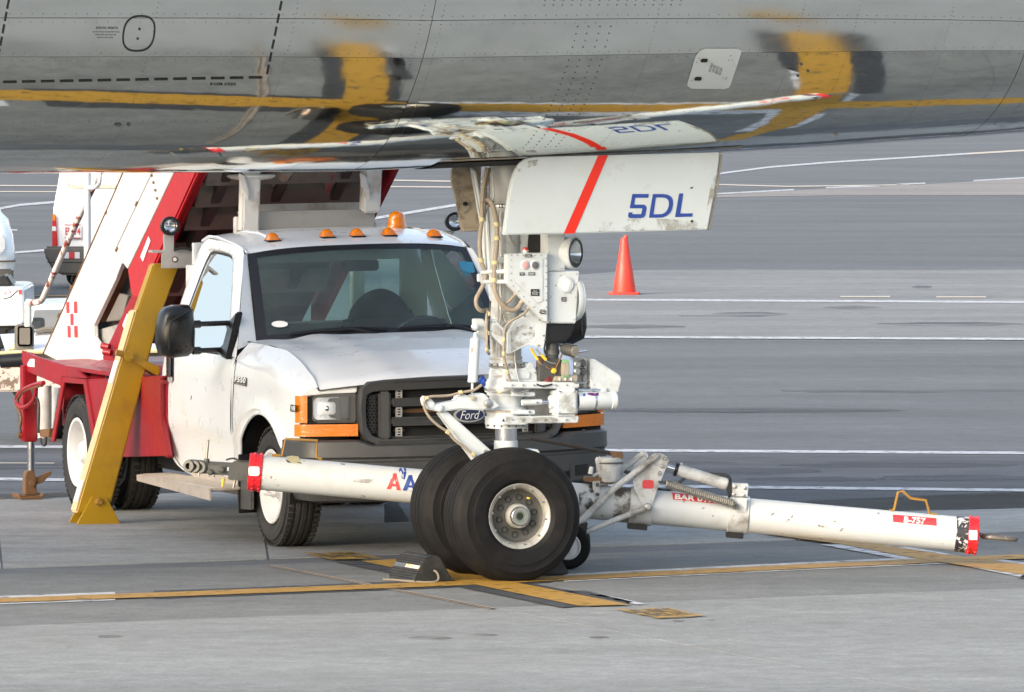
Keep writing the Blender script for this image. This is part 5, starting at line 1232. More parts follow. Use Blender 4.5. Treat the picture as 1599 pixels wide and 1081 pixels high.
MB().cyl(T.w(-2.9, -.72, .42), T.w(-2.3, -.72, .42), .05, n=16).obj('air_tank', 'dark', truck)

# ---------------------------------------------------------------- red chassis body
def tp(fr, axis, v, px, th, name, mat, parent=None, bevel=.004, **kw): return plate(fr, axis, v, px, th, name, mat, parent or truck, bevel, **kw)
YR = -1.03
tp(T, 'y', YR, [(134, 592.5), (251, 587), (251, 650), (263, 712), (153, 714.5), (150, 700)], .03, 'body_panel', 'red')
# sloping arch cheek in front of the wheel and the arch frame
tp(T, 'y', YR-.012, [(97, 588.5), (134, 592.5), (154, 714), (147, 714), (130, 600), (100.5, 597.5), (84, 690), (79, 690)], .015, 'arch_frame', 'red')
dk = MB(); dk.box(T, -5.05, -1.98, -1.03, 1.03, .925, .95); dk.obj('deck', 'red', truck, bevel=.004)
mb = MB(); mb.prism([T.uw(97, 588.5, 'y', YR), T.uw(134, 592.5, 'y', YR), T.uw(253, 587, 'y', YR), T.w(-1.98, -.80, .985), T.w(-4.15, -.80, .985), ], (0, 0, -.012)); mb.obj('arch_top', 'red', truck)
MB().box(T, -4.45, -3.35, -.50, -.46, .40, .93).obj('wheel_housing', 'dark', truck); MB().box(T, -4.40, -4.36, -1.0, -.48, .55, .92).obj('wheel_housing', 'red', truck)
MB().box(T, -3.38, -3.34, -1.0, -.48, .40, .92).obj('wheel_housing', 'dark', truck)
MB().box(T, -3.34, -2.0, .98, 1.03, .46, .93).obj('body_panel', 'red', truck); MB().box(T, -5.2, -4.4, .98, 1.03, .80, .95).obj('body_panel', 'red', truck)
MB().box(T, -2.02, -1.985, -1.0, 1.0, .46, .95).obj('body_panel', 'red', truck)
# rear side beam with its cut corners
bm_ = tp(T, 'y', YR-.01, [(34.5, 548), (53, 556), (121, 578), (135, 591), (97, 589), (95, 603), (45.5, 582), (36, 579)], .03, 'side_beam', 'red', bevel=.006)
tp(T, 'y', YR-.012, [(43, 567), (47, 560.5), (53.5, 560.5), (53.5, 573.5), (43, 572)], .006, 'reflector_patch', 'label', bm_, bevel=.001)
tp(T, 'x', -5.26, [(34, 547), (58, 553), (58, 570), (34, 566)], .02, 'end_plate', 'red', bevel=.003)
# rear outrigger jack
ox, oy = T.un(46, 640, 'y', -1.03)[0], -1.03
cx_ = T.uw(47, 640, 'y', -1.0)
og_ = MB(); og_.prism([T.uw(x, y, 'x', -5.12) for x, y in ((37, 570), (58, 574), (58.5, 690), (37, 690))], T.d(-.10, 0, 0)); og_ = og_.obj('outrigger', 'red', truck, bevel=.008)
MB().cyl(T.uw(48.5, 688, 'x', -5.17), T.uw(48.5, 738, 'x', -5.17), .026, n=14).obj('jack_rod', 'chrome', og_)
jf = MB(); jf.prism([T.uw(x, y, 'x', -5.13) for x, y in ((43, 735), (53, 735), (57, 748), (58, 773), (40, 773), (40, 746))], T.d(-.08, 0, 0)); jf.prism([T.uw(x, y, 'x', -5.06) for x, y in ((30.5, 771), (34, 774.5), (66, 774.5), (69, 769.5), (69, 773), (67, 780), (33, 780), (30, 773.5))], T.d(-.20, 0, 0))
jf.obj('jack_foot', 'rust', og_, bevel=.004); MB().lathe(T.uw(49.5, 755, 'x', -5.13), T.d(1, 0, 0), [(0, .02), (.02, .02), (.02, 0)], 8).obj('bolt', 'rust', og_)
tp(T, 'x', -5.14, [(55.5, 747), (80, 735.5), (81, 740), (67, 753.5), (56, 757)], -.05, 'jack_lever', 'rust', og_)
MB().cyl(T.uw(32, 679, 'x', -5.17), T.uw(40, 679, 'x', -5.17), .028, n=12).obj('pivot_pin', 'red', og_)
MB().cyl(T.uw(28, 679.5, 'x', -5.17), T.uw(34, 679.5, 'x', -5.17), .018, n=8).obj('pivot_pin', 'rust', og_)
cyl_ = MB(); cyl_.cyl(T.uw(70, 602, 'y', -.93), T.uw(70, 678, 'y', -.93), .046, n=18); cyl_.cyl(T.uw(66, 670, 'y', -.95), T.uw(66, 684, 'y', -.95), .03, n=10); cyl_.obj('hydraulic_cylinder', 'rustwhite', truck)
tp(T, 'y', -.80, [(72, 602), (92, 606), (79, 685), (72, 683)], .02, 'rear_panel', 'rustwhite'); tp(T, 'y', -.98, [(61, 671), (77, 669), (76, 684), (62, 682)], .05, 'valve_block', 'rust')
def those(pts, r, mat, y=-1.12, par=None): return MB().tube(spline([T.uw(a, b, 'y', y) for a, b in pts], 6), r, 8).obj('hose', mat, par or truck)
those([(68, 598), (57, 600), (42, 606), (29, 616), (26, 626), (30, 634), (38, 636), (47, 631), (54, 622), (56, 606)], .016, 'red'); those([(66, 602), (50, 606), (36, 612), (28, 622), (25, 634), (30, 642), (33, 655), (31, 668)], .010, 'rust')
those([(33, 608), (27, 616), (29, 640), (32, 676)], .008, 'blackhose'); those([(50, 602), (52, 616), (59, 624), (61, 640), (60, 676)], .008, 'blackhose'); those([(63, 684), (66, 694), (71, 694), (72, 682)], .008, 'blackhose')
# ---------------------------------------------------------------- stairs: side panels, rails, underside
YW = -.64
def ext(p, q, y):        # follow a line up behind the airliner
    t = (y-p[1])/(q[1]-p[1]); return (p[0]+(q[0]-p[0])*t, y)
TOP = 150
a0_, a1_ = (68, 552), (190, 275); b0_, b1_ = (178, 393), (234, 275); c0_, c1_ = (199, 420), (268.5, 275); d0_, d1_ = (233, 430), (305, 272); e0_, e1_ = (281, 348), (316.5, 272.5)
sw = tp(T, 'y', YW, [a0_, ext(a0_, a1_, TOP), ext(b0_, b1_, TOP), b0_, (190, 411.5), (180, 438), (146.5, 508), (147, 527), (161, 547), (162.5, 579), (118, 577)], .03, 'stair_side_panel', 'white', bevel=.003)
tp(T, 'y', YW, [(b0_[0]+1.2, b0_[1]+.6), (ext(b0_, b1_, TOP)[0]+1.2, TOP), ext(c0_, c1_, TOP), c0_], .03, 'stair_side_panel', 'white', bevel=.003)
MB().tube([T.uw(*a0_, 'y', YW), T.uw(*ext(a0_, a1_, TOP), 'y', YW)], .007, 6).obj('panel_edge', 'rust', sw)
MB().tube([T.uw(141, 515, 'y', YW+.02), T.uw(140, 540, 'y', YW+.02)], .005, 5)
# small rusty clips along the seams
first = None
for x, y in ((164.5, 333), (165.5, 331), (110, 449.5), (111, 447), (92, 491), (91, 494.5), (212, 320), (213.5, 316.5), (183, 388), (181.5, 391), (239.5, 285), (242.5, 297), (245, 309.5), (236.5, 274)):
    c = T.uw(x, y, 'y', YW-.004)
    if first is None: first = MB().box(T, -.015, .015, -.004, .004, -.008, .008); first.v = [v-T.w(0, 0, 0)+c for v in first.v]; first = first.obj('seam_clip', 'rust', sw); c0 = c
    else: again(first, sw, c-c0)
# checker mark
for x0, x1, y0, y1 in ((103, 108, 471.5, 489), (115, 119.8, 471, 489), (109.5, 114.5, 490, 508), (105, 110, 509, 527), (115.5, 120.5, 509, 527)):
    flat('checker_mark', s_plane(T, 'y', YW-.004), [[(x0, y0), (x1, y0-.3), (x1+.5, y1), (x0+.5, y1)]], 'stickred', sw)
flat('checker_mark', s_plane(T, 'y', YW-.002), [[(102.5, 471), (120, 471), (121, 527.5), (104.5, 527.5)]], 'label', sw)
# red stringer, upper and lower
rs = tp(T, 'y', YW-.06, [c0_, ext(c0_, c1_, TOP), ext(d0_, d1_, TOP), d0_, (222, 469), (205, 462), (203, 450)], .07, 'red_stringer', 'brightred', bevel=.012)
tp(T, 'y', YW-.02, [d0_, ext(d0_, d1_, TOP), ext(e0_, e1_, TOP), e0_, (262, 392), (228, 462)], .03, 'red_stringer', 'red', bevel=.006)
MB().tube([T.uw(*ext((232, 440), (309, 272), TOP), 'y', YW-.05), T.uw(232, 440, 'y', YW-.05)], .010, 6).obj('stringer_flange', 'brightred', truck)
ls = tp(T, 'y', YW-.035, [(206, 458), (222, 469), (213, 482), (203, 515), (194, 540), (190, 578), (163, 578), (160, 556), (171, 533)], .06, 'red_stringer', 'red', bevel=.008)
flat('reflector_patch', s_plane(T, 'y', YW-.064), [[(231.7, 368.4), (235, 376), (223, 409), (219, 401)]], 'label', rs); flat('reflector_patch', s_plane(T, 'y', YW-.039), [[(198.5, 489), (202.4, 497), (195, 516), (191, 508)]], 'label', ls)
for x, y in ((163, 540), (166, 549)): MB().cyl(T.uw(x-4, y, 'y', YW-.10), T.uw(x+8, y+2, 'y', YW-.06), .022, n=12).obj('pivot_pin', 'red', truck)
# dark opening behind: treads and inner stringer
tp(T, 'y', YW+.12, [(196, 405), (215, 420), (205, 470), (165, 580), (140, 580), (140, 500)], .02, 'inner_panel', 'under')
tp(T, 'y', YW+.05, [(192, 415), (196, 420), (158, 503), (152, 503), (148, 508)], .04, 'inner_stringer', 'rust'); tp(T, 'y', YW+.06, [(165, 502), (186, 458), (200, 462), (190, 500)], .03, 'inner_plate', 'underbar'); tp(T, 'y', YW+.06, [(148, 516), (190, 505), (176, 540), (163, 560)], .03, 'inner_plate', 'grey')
# underside of the flight: sloping soffit and crossbars
def fl(s, y, dz=0.):        # s runs up the flight along its lower edge, from e0 (0) to e1 (1)
    p0, p1 = Vector(T.un(262, 392, 'y', YW)), Vector(T.un(316.5, 272.5, 'y', YW)); p = p0+(p1-p0)*s
    return T.w(p.x, y, p.z+dz)
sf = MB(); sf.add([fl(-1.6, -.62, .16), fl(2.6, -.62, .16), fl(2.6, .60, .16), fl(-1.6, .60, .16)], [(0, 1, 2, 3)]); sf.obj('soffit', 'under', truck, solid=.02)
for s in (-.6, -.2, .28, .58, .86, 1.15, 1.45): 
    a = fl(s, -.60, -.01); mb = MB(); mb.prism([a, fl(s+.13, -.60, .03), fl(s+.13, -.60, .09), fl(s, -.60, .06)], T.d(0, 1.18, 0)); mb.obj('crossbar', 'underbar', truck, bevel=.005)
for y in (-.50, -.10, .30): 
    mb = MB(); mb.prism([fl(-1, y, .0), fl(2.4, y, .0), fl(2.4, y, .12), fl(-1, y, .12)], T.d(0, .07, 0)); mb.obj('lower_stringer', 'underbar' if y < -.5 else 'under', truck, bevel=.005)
mb = MB(); mb.prism([fl(-1.2, .62, -.02), fl(2.4, .62, -.02), fl(2.4, .62, .22), fl(-1.2, .62, .22)], T.d(0, .05, 0)); mb.obj('red_stringer', 'red', truck, bevel=.008)
mb = MB(); mb.prism([fl(-1.2, .60, .22), fl(2.4, .60, .22), fl(2.4, .60, .9), fl(-1.2, .60, .9)], T.d(0, .03, 0)); mb.obj('stair_side_panel', 'white', truck)
MB().tube([T.uw(420, 305, 'x', -2.9), T.uw(447, 262, 'x', -2.4)], .055, 14).obj('hydraulic_ram', 'beige', truck); MB().tube([T.uw(506, 310, 'x', -2.8), T.uw(524, 262, 'x', -2.4)], .035, 12).obj('hydraulic_ram', 'steel', truck)
tp(T, 'x', -2.9, [(395, 275), (430, 268), (414, 312), (405, 315)], .02, 'gusset', 'under'); tp(T, 'x', -2.75, [(528, 270), (562, 268), (552, 318), (535, 318)], .02, 'gusset', 'under')
# roof-level support: two posts with caps, two channel beams
XB = -2.36
for x0, x1, xt, yb in ((371, 401, 386, 362), (560, 590, 575, 332)):
    p = tp(T, 'x', XB-.02, [(x0, yb), (x0+2, 262), (x1, 262), (x1-3, yb)], .10, 'support_post', 'rustwhite', bevel=.012)
    tp(T, 'x', XB+.085, [(x0+1, 270), (x0+10, 275), (x0+17, 300), (x0+15, 312), (x0+3, 290)], .02, 'post_gusset', 'rustwhite', p)
cp = T.uw(391.5, 279, 'x', XB-.05)
MB().lathe(cp, (0, 0, 1), [(-.012, .06), (0, .13), (.012, .155), (.022, .158), (.03, .15), (.03, 0)], 32).obj('post_cap', 'rustwhite', truck)
c1 = tp(T, 'x', XB+.02, [(377.5, 334), (585, 329.5), (584, 353.5), (377, 358.5)], .012, 'channel_beam', 'grey', bevel=.003)
mb = MB(); mb.prism([T.uw(x, y, 'x', XB+.032) for x, y in ((377.5, 331), (586, 326.5), (586, 329.8), (377.5, 334.3))], T.d(-.10, 0, 0)); mb.prism([T.uw(x, y, 'x', XB+.032) for x, y in ((377, 357.5), (584, 352.5), (584, 354.5), (377, 359.5))], T.d(-.10, 0, 0)); mb.obj('beam_flange', 'grey', c1, bevel=.002)
tp(T, 'x', XB-.22, [(396, 319), (562, 315.5), (560, 328), (396, 331.5)], .02, 'channel_beam', 'rustwhite')
tp(T, 'x', XB-.02, [(584, 346), (600, 353), (600, 356), (584, 356)], .02, 'gusset', 'label')
cb = MB()
for y in (-.38, .40): cb.box(T, XB-.10, XB-.03, y-.04, y+.04, .90, 1.95)
cb.obj('post_leg', 'rustwhite', truck, bevel=.006)
# light bracket arms with floodlights, both sides of the cab
XL = -2.42
br_ = tp(T, 'x', XL, [(251.5, 394), (330, 392.5), (330, 418), (251.5, 419)], .02, 'lamp_bracket', 'grey', bevel=.003)
mb = MB(); mb.prism([T.uw(x, y, 'x', XL+.02) for x, y in ((238, 391), (330, 390.5), (330, 394), (238, 395))], T.d(-.09, 0, 0)); mb.obj('bracket_flange', 'grey', br_, bevel=.002)
tp(T, 'x', XL+.02, ell(273, 405, 5, 5, 16), .004, 'bracket_ring', 'rust', br_, bevel=.001); tp(T, 'x', XL+.024, ell(273, 405, 3, 3, 14), .004, 'bracket_hole', 'label', br_, bevel=0)
tp(T, 'x', XL-.02, [(254, 366), (270, 366), (270, 392), (255, 392)], .03, 'lamp_post', 'grey', br_)
def flood(px, py, x, par):
    c = T.uw(px, py, 'x', x); ax = T.d(.985, -.1, .05).normalized()
    o = MB().lathe(c, ax, [(-.09, 0), (-.085, .03), (-.05, .052), (.0, .060), (.035, .061), (.040, .057), (.038, .043)], 28).obj('floodlight', 'blackplastic', par)
    MB().lathe(c, ax, [(.036, .045), (.015, .035), (.005, .015), (.003, 0)], 28).obj('lamp_reflector', 'chrome', o)
    MB().lathe(c, ax, [(.037, .045), (.045, .025), (.047, 0)], 28).obj('lamp_glass', 'lens', o)
flood(264.5, 353, XL, truck); flood(709, 346, XL, truck)
MB().tube([T.uw(690, 366, 'x', XL), T.uw(706, 363, 'x', XL), T.uw(709, 358, 'x', XL)], .012, 8).obj('lamp_bracket', 'grey', truck)
MB().box(T, XL, XL+.02, .70, 1.02, 1.72, 1.80).obj('lamp_bracket', 'grey', truck)
MB().tube(spline([T.uw(x, y, 'x', XL+.03) for x, y in ((272, 391), (284, 387.5), (296, 389), (304, 393))], 5), .008, 6).obj('hose', 'blackhose', truck)
# yellow stabiliser leg, leaning in towards the cab
XY = -2.45
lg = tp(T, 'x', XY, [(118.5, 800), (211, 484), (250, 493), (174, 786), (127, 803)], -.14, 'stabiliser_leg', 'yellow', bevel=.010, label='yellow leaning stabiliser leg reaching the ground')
lg.data.materials.append(M['yellow_lit']); nl_ = T.d(0, -1, 0)
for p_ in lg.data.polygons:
    if p_.normal.dot(nl_) > .6: p_.material_index = 1  # outer side face gets the paler yellow: sunlight painted on by face direction
tp(T, 'x', XY-.02, [(213, 490), (240, 412), (281, 412), (250, 497), (220, 497)], -.10, 'inner_leg', 'yellow', lg, bevel=.008)
for nm, px in (('leg_decal', [(180, 597), (190, 563.5), (196, 564), (187, 598)]), ('leg_decal', [(126, 783), (134, 752), (138.5, 750), (129.5, 784)])):
    v = T.un(*px[0], 'x', XY-.07); 
    mb = MB(); 
    q0 = [Vector(T.un(x, y, 'x', XY)) for x, y in px]
    yy = lambda z: None
    L0, L1 = Vector(T.un(118.5, 800, 'x', XY)), Vector(T.un(211, 484, 'x', XY))
    z0, z1 = min(p.z for p in q0), max(p.z for p in q0)
    def ly(z): return L0.y+(L1.y-L0.y)*(z-L0.z)/(L1.z-L0.z)-.004
    mb.add([T.w(XY-.02, ly(z0), z0), T.w(XY-.12, ly(z0), z0), T.w(XY-.12, ly(z1), z1), T.w(XY-.02, ly(z1), z1)], [(0, 1, 2, 3)]); mb.obj(nm, 'label', lg, recalc=False)
cl_ = tp(T, 'x', XY+.03, [(201, 555), (205, 563), (247, 587), (250, 581), (250, 574), (206, 551)], -.20, 'leg_clamp', 'yellow', lg, bevel=.004)
MB().cyl(T.uw(181, 550.5, 'x', XY+.02), T.uw(203, 555, 'x', XY+.02), .020, n=10).obj('clamp_bolt', 'ochre', lg)
MB().lathe(T.uw(201, 556, 'x', XY+.03), T.d(1, 0, 0), [(0, .035), (.02, .035), (.02, .02), (.03, .02), (.03, 0)], 8).obj('clamp_bolt', 'yellow', lg)
ft = tp(T, 'x', XY+.028, [(144, 775), (167, 776.5), (189.5, 820), (188, 824.5), (118.5, 826), (118.5, 822)], -.022, 'foot_plate', 'yellow', lg, bevel=.003)
fb = MB(); L = [T.un(x, y, 'x', XY+.028) for x, y in ((144, 775), (167, 776.5), (189.5, 820), (188, 824.5), (118.5, 826), (118.5, 822))]
fb.prism([T.w(XY-.17, y, z) for x, y, z in L], T.d(.02, 0, 0)); fb.obj('foot_plate', 'yellow', lg, bevel=.003)
MB().prism([T.w(XY-.17, -1.475, .008), T.w(XY+.028, -1.475, .008), T.w(XY+.028, -1.165, .008), T.w(XY-.17, -1.165, .008)], (0, 0, .014)).obj('foot_base', 'ochre', lg, bevel=.003)
MB().lathe(T.uw(154, 783.5, 'x', XY+.028), T.d(1, 0, 0), [(0, .028), (.01, .028), (.014, .018), (.03, .018), (.03, 0)], 6).obj('pivot_bolt', 'ochre', lg)
# handrail at the rear entry
YH_ = -.56
hrail = MB().tube(spline([T.uw(x, y, 'y', YH_) for x, y in ((44, 471), (57, 472.5), (66, 467), (75, 448), (100, 391), (128, 330), (148, 288), (155, 272), (170, 238))], 5), .021, 12).obj('handrail', 'railchip', truck)
MB().tube([T.uw(44, 471, 'y', YH_), T.uw(44, 510, 'y', YH_)], .025, 10).obj('handrail_post', 'rustwhite', truck)
MB().tube([T.uw(136.5, 262, 'y', YH_-.03), T.uw(136.5, 420, 'y', YH_-.03)], .024, 12).obj('handrail_post', 'rail', truck)
MB().tube(spline([T.uw(x, y, 'y', YH_-.03) for x, y in ((139, 293), (148, 293), (155, 286), (155.5, 272), (152, 266))], 5), .014, 8).obj('rail_hook', 'rail', truck)

# ---------------------------------------------------------------- tow bar
B0, B1 = P(392, 736.5, 47.05), P(1521, 836, 47.15)
bx = (B1-B0).normalized(); by = Vector((0, 1, 0)); by = (by-bx*by.dot(bx)).normalized(); bz = bx.cross(by)
if bz.z < 0: bz = -bz
BL = (B1-B0).length; BR = .1015
tow = thing('tow_bar', 'white tow bar lying behind the nose wheels, red rings at both ends', 'tow bar', (B0.x*.5+B1.x*.5, B0.y, 0))
def bl(px): return BL*(px-392)/1129.0
def bpt(t, y, z): return B0+bx*t+by*y+bz*z
SB = s_tube(B0, B1, BR+.002)
def ring(t0, t1, r, name, mat, par=None, n=36, lip=.004): return MB().lathe(B0, bx, [(t0, BR-.004), (t0, r-lip), (t0+lip, r), (t1-lip, r), (t1, r-lip), (t1, BR-.004)], n).obj(name, mat, par or tow)
tube = MB(); tube.lathe(B0, bx, [(-.01, BR-.012), (-.01, BR), (BL*.33, BR), (BL*.67, BR), (BL-.02, BR), (BL-.02, BR-.012), (BL*.5, BR-.012)], 44); tube = tube.obj('bar_tube', 'barwhite', tow)
rg = ring(-.015, bl(409), BR+.008, 'end_ring', 'ringred')
ring(bl(1510), BL+.02, BR+.008, 'end_ring', 'ringred'); MB().lathe(B0, bx, [(BL+.019, BR), (BL+.022, BR-.01), (BL+.022, 0)], 36).obj('end_cap', 'ringred', tow)
MB().lathe(B0, bx, [(bl(1491), BR+.001), (bl(1491), BR+.003), (bl(1510), BR+.003)], 40).obj('black_band', 'chipband' if 'chipband' in M else 'black', tow)
for tt, nm in ((bl(396), 1), (bl(406), 1), (bl(1513), 1), (bl(1524), 1)):
    first = None
    for k in range(18):
        a = 2*math.pi*k/18; p = bpt(tt, math.cos(a)*(BR+.006), math.sin(a)*(BR+.006)); ax = by*math.cos(a)+bz*math.sin(a)
        MB().lathe(p, ax, [(0, .010), (.006, .008), (.009, 0)], 8).obj('ring_bolt', 'ringred', tow)
flat('ring_label', s_tube(B0, B1, BR+.017), [rrect(388, 728.5, 405, 743, 3)], 'label', tow, sub=2); flat('ring_label', s_tube(B0, B1, BR+.017), [rrect(1513, 828, 1526, 843, 2)], 'label', tow, sub=2)
# towing head with shackle and pin
hdm = MB(); hdm.prism([bpt(-.32, -.05, .035), bpt(.05, -.05, .045), bpt(.05, -.05, .022), bpt(-.32, -.05, .012)], by*.10); hdm.prism([bpt(-.30, -.05, -.03), bpt(.05, -.05, -.035), bpt(.05, -.05, -.012), bpt(-.30, -.05, -.010)], by*.10)
head = hdm.obj('tow_head', 'darksteel', tow, bevel=.004)
MB().prism([bpt(-.13, -.075, -.055), bpt(.03, -.075, -.055), bpt(.03, -.075, .06), bpt(-.10, -.075, .06), bpt(-.13, -.075, .03)], by*.03).obj('head_block', 'darksteel', tow, bevel=.006)
MB().prism([bpt(-.33, -.06, -.03), bpt(-.14, -.06, -.035), bpt(-.14, -.06, .035), bpt(-.33, -.06, .03)], by*.06).obj('head_jaw', 'headsteel', tow, bevel=.012)
for t in (-.345, -.31, -.275): MB().lathe(bpt(t, -.02, .004), by+bx*.5, [(-.05, .018), (-.05, .034), (-.035, .038), (.035, .038), (.05, .034), (.05, .018)], 20).obj('shackle_ring', 'headsteel', head)
MB().cyl(bpt(-.265, -.04, .03), bpt(-.265, -.04, .165), .008, n=8).obj('locking_pin', 'spring', head); MB().cyl(bpt(-.262, -.04, .025), bpt(-.262, -.04, .055), .016, n=10).obj('pin_collar', 'darksteel', head)
for t, z in ((-.17, .0), (-.235, -.02)): MB().lathe(bpt(t, -.062, z), -by, [(0, .020), (.012, .018), (.018, .010), (.018, 0)], 8).obj('head_bolt', 'darksteel', head)
for t, m in ((-.155, 'yellowhose'), (-.09, 'spring')): MB().cyl(bpt(t, -.06, -.05), bpt(t-.003, -.06, -.10), .010, .007, 8).obj('shear_pin', m, head)
for t in (-.30, -.24, -.21): MB().cyl(bpt(t, -.05, -.03), bpt(t, -.05, -.05), .006, n=6).obj('shear_pin', 'spring', head)
MB().tube(spline([bpt(-.15, -.07, .06), bpt(-.11, -.075, .072), bpt(-.06, -.075, .06), bpt(0, -.06, .065)], 5), .006, 6).obj('lanyard', 'darksteel', head)
MB().lathe(B0, bx, [(-.012, BR-.010), (-.004, BR-.010), (.03, BR-.012), (.06, .02), (.06, 0)], 32).obj('tube_mouth', 'dark', tow)
# tow eye at the far end
eye = MB(); e0, e1 = BL+.02, bl(1587)
eye.tube([bpt(e0, 0, .012), bpt(e1-.18, 0, .004)], .011, 10); pr_ = [bpt(e1-.10+.095*math.cos(a), .030*math.sin(a), .0) for a in [2*math.pi*i/24 for i in range(25)]]
eye.tube(pr_, .017, 8); eye.obj('tow_eye', 'eye', tow)
# yellow handles: bent strips of bar
def handle(pts, yy=-.01): return MB().tube([bpt(bl(x), yy, -(y-(736.5+(x-392)*99.5/1129))/F*47.05) for x, y in pts], .0085, 6).obj('carry_handle', 'ochre', tow)
handle([(422, 711), (434, 710.5), (437.5, 711), (441, 685), (490, 687.5), (491.5, 714), (496, 716), (500, 716)]); handle([(1386, 796.5), (1393, 796), (1397, 768), (1404, 766.5), (1417, 777.5), (1441, 780.5), (1449, 802), (1456, 803), (1460, 802.5)])
# marks on the bar
flat('bar_sticker', SB, [[(445, 713.5), (455, 711.5), (466, 712.5), (471, 724), (460, 723), (449, 722)]], 'tie', tow, sub=1)
flat('bar_sticker', s_tube(B0, B1, BR+.004), [[(446, 717), (455, 722.5), (449, 722)]], 'black', tow); flat('bar_sticker', s_tube(B0, B1, BR+.004), [[(462, 713), (466.5, 712.5), (471, 724), (465, 722.5)]], 'black', tow)
S2B = s_tube(B0, B1, BR+.003)
def aset(pts): return [(440+x/4.504, 560+y/4.504) for x, y in pts]
flat('airline_letter', S2B, [aset([(737, 917), (766, 918), (803, 830), (795, 806), (785, 806)]), aset([(785, 806), (806, 806), (838, 927), (808, 925), (796, 845)]), aset([(772, 880), (815, 884), (818, 900), (768, 898)])], 'redletter', tow, sub=1)
flat('airline_letter', S2B, [aset([(850, 927), (878, 929), (912, 850), (906, 820), (893, 818)]), aset([(893, 818), (916, 818), (952, 935), (922, 933), (908, 856)]), aset([(882, 888), (928, 894), (930, 908), (878, 904)])], 'blue', tow, sub=1)
flat('airline_emblem', S2B, [aset([(822, 782), (834, 776), (850, 815), (854, 850), (844, 840)]), aset([(826, 772), (840, 768), (856, 800), (852, 815)]), aset([(858, 770), (872, 768), (874, 790), (860, 812)]), aset([(860, 795), (876, 800), (866, 845), (856, 850)])], 'blue', tow)
def bartag(q, s_, cx, cy, w, h, ang):
    o = flat('bar_sticker', S2B, [q], 'stickred', tow, sub=2); text('sticker_text', s_tube(B0, B1, BR+.005), s_, cx, cy, w, h, 'label', tow, ang=ang, bold=.035)
bartag([(1049.5, 769), (1125, 777), (1125, 787), (1051, 780)], 'BAR 0175', 1088, 778.5, 68, 8.5, .1); bartag([(1394, 803.5), (1462, 809), (1462.5, 821), (1394.5, 815)], 'B-757', 1428.5, 812.5, 34, 9.5, .08)
# collar bands, plates, frame and legs of the wheel undercarriage
for a, b in ((982, 1018), (1136, 1168)): 
    o = ring(bl(a), bl(b), BR+.010, 'bar_collar', 'grimy')
    MB().prism([bpt(bl(a), -.05, -BR-.035), bpt(bl(b)-.02, -.05, -BR-.035), bpt(bl(b)-.02, -.05, -BR), bpt(bl(a), -.05, -BR)], by*.10).obj('collar_clamp', 'blackplastic', o, bevel=.003)
def bq(px, py, off): # point on a vertical plane along the bar, off in front of its axis
    n = by; d = Vector(((px-CX)/F, 1, -(py-YH)/F)); o = Vector((0, 0, H)); t = ((B0+n*off)-o).dot(n)/d.dot(n); return o+d*t
def bplate(px, off, th, name, mat, par=None, bevel=.003): return MB().prism([bq(x, y, off) for x, y in px], by*th).obj(name, mat, par or tow, bevel=bevel)
MB().lathe(B0, bx, [(bl(957), BR), (bl(957), BR+.003), (bl(992), BR+.003), (bl(992), BR)], 40).obj('oil_band', 'oilband' if 'oilband' in M else 'rust', tow)
flat('scuff', s_tube(B0, B1, BR+.004), [[(903, 760), (915, 752), (936, 754), (938, 782), (918, 796), (905, 790)]], 'sootmark', tow, sub=3)
flat('scuff', s_tube(B0, B1, BR+.004), [[(548, 748), (585, 748), (582, 755), (550, 753)]], 'smear', tow, sub=2)
tri = bplate([(988, 751), (1016, 712), (1022, 708), (1032, 708), (1042, 713), (1045, 719), (1026, 766), (1018, 790), (1009, 791), (1003, 789), (990, 762)], -.125, .012, 'lever_plate', 'grimy')
flat('red_plate', lambda x, y: bq(x, y, -.128), [rrect(1003, 749.5, 1021, 763, 4)], 'stickred', tri)
for x, y in ((1038, 716), (1034, 728), (1030, 739), (1027.5, 712)): MB().lathe(bq(x, y, -.125), -by, [(0, .012), (.010, .012), (.014, .007), (.014, 0)], 10).obj('bolt', 'steel', tri)
bplate([(983, 740), (1000, 706), (1010, 706), (1013, 713), (990, 745)], .10, .012, 'lever_plate', 'grimy')
MB().tube([bq(1027, 711, -.145), bq(960, 762, -.145), bq(895, 826, -.145)], [.017, .018, .022], 10).obj('leg_arm', 'grimy', tow); MB().tube([bq(1005, 708, .11), bq(952, 748, .11), bq(890, 815, .11)], .018, 10).obj('leg_arm', 'grimy', tow)
MB().tube([bq(1011, 792, -.15), bq(960, 812, -.15), bq(914, 831, -.15)], .017, 10).obj('leg_arm', 'grimy', tow); MB().lathe(bq(1012, 791.5, -.13), -by, [(0, .024), (.035, .024), (.04, .018), (.042, .010), (.05, .010), (.05, 0)], 18).obj('pivot_pin', 'steel', tow)
# pump, its lever, ram and return spring
pm = MB(); pm.cyl(bq(951, 752, 0), bq(951, 722, 0), .075, n=24); pm.cyl(bq(951, 722, 0), bq(951, 714, 0), .082, n=24); pm.prism([bq(930, 720, -.06), bq(938, 712, -.06), bq(940, 745, -.06), bq(935, 748, -.06)], by*.10)
pm = pm.obj('hydraulic_pump', 'grimy', tow, bevel=.006); MB().cyl(bq(951, 723.5, 0), bq(951, 721.5, 0), .0845, n=24).obj('pump_band', 'darksteel', pm)
MB().cyl(bq(922, 740, -.06), bq(924, 729, -.06), .016, .012, 8).obj('pump_valve', 'grimy', pm); MB().cyl(bq(926, 744, -.05), bq(934, 740, -.05), .014, n=8).obj('pump_valve', 'steel', pm)
bplate([(912, 745), (960, 746), (960, 752), (955, 757), (912, 752)], -.06, .12, 'pump_base', 'rust')
MB().tube([bq(829, 684, 0), bq(880, 693, 0), bq(950, 707, 0), bq(964, 710, 0)], .013, 8).obj('pump_lever', 'blackhose', tow)
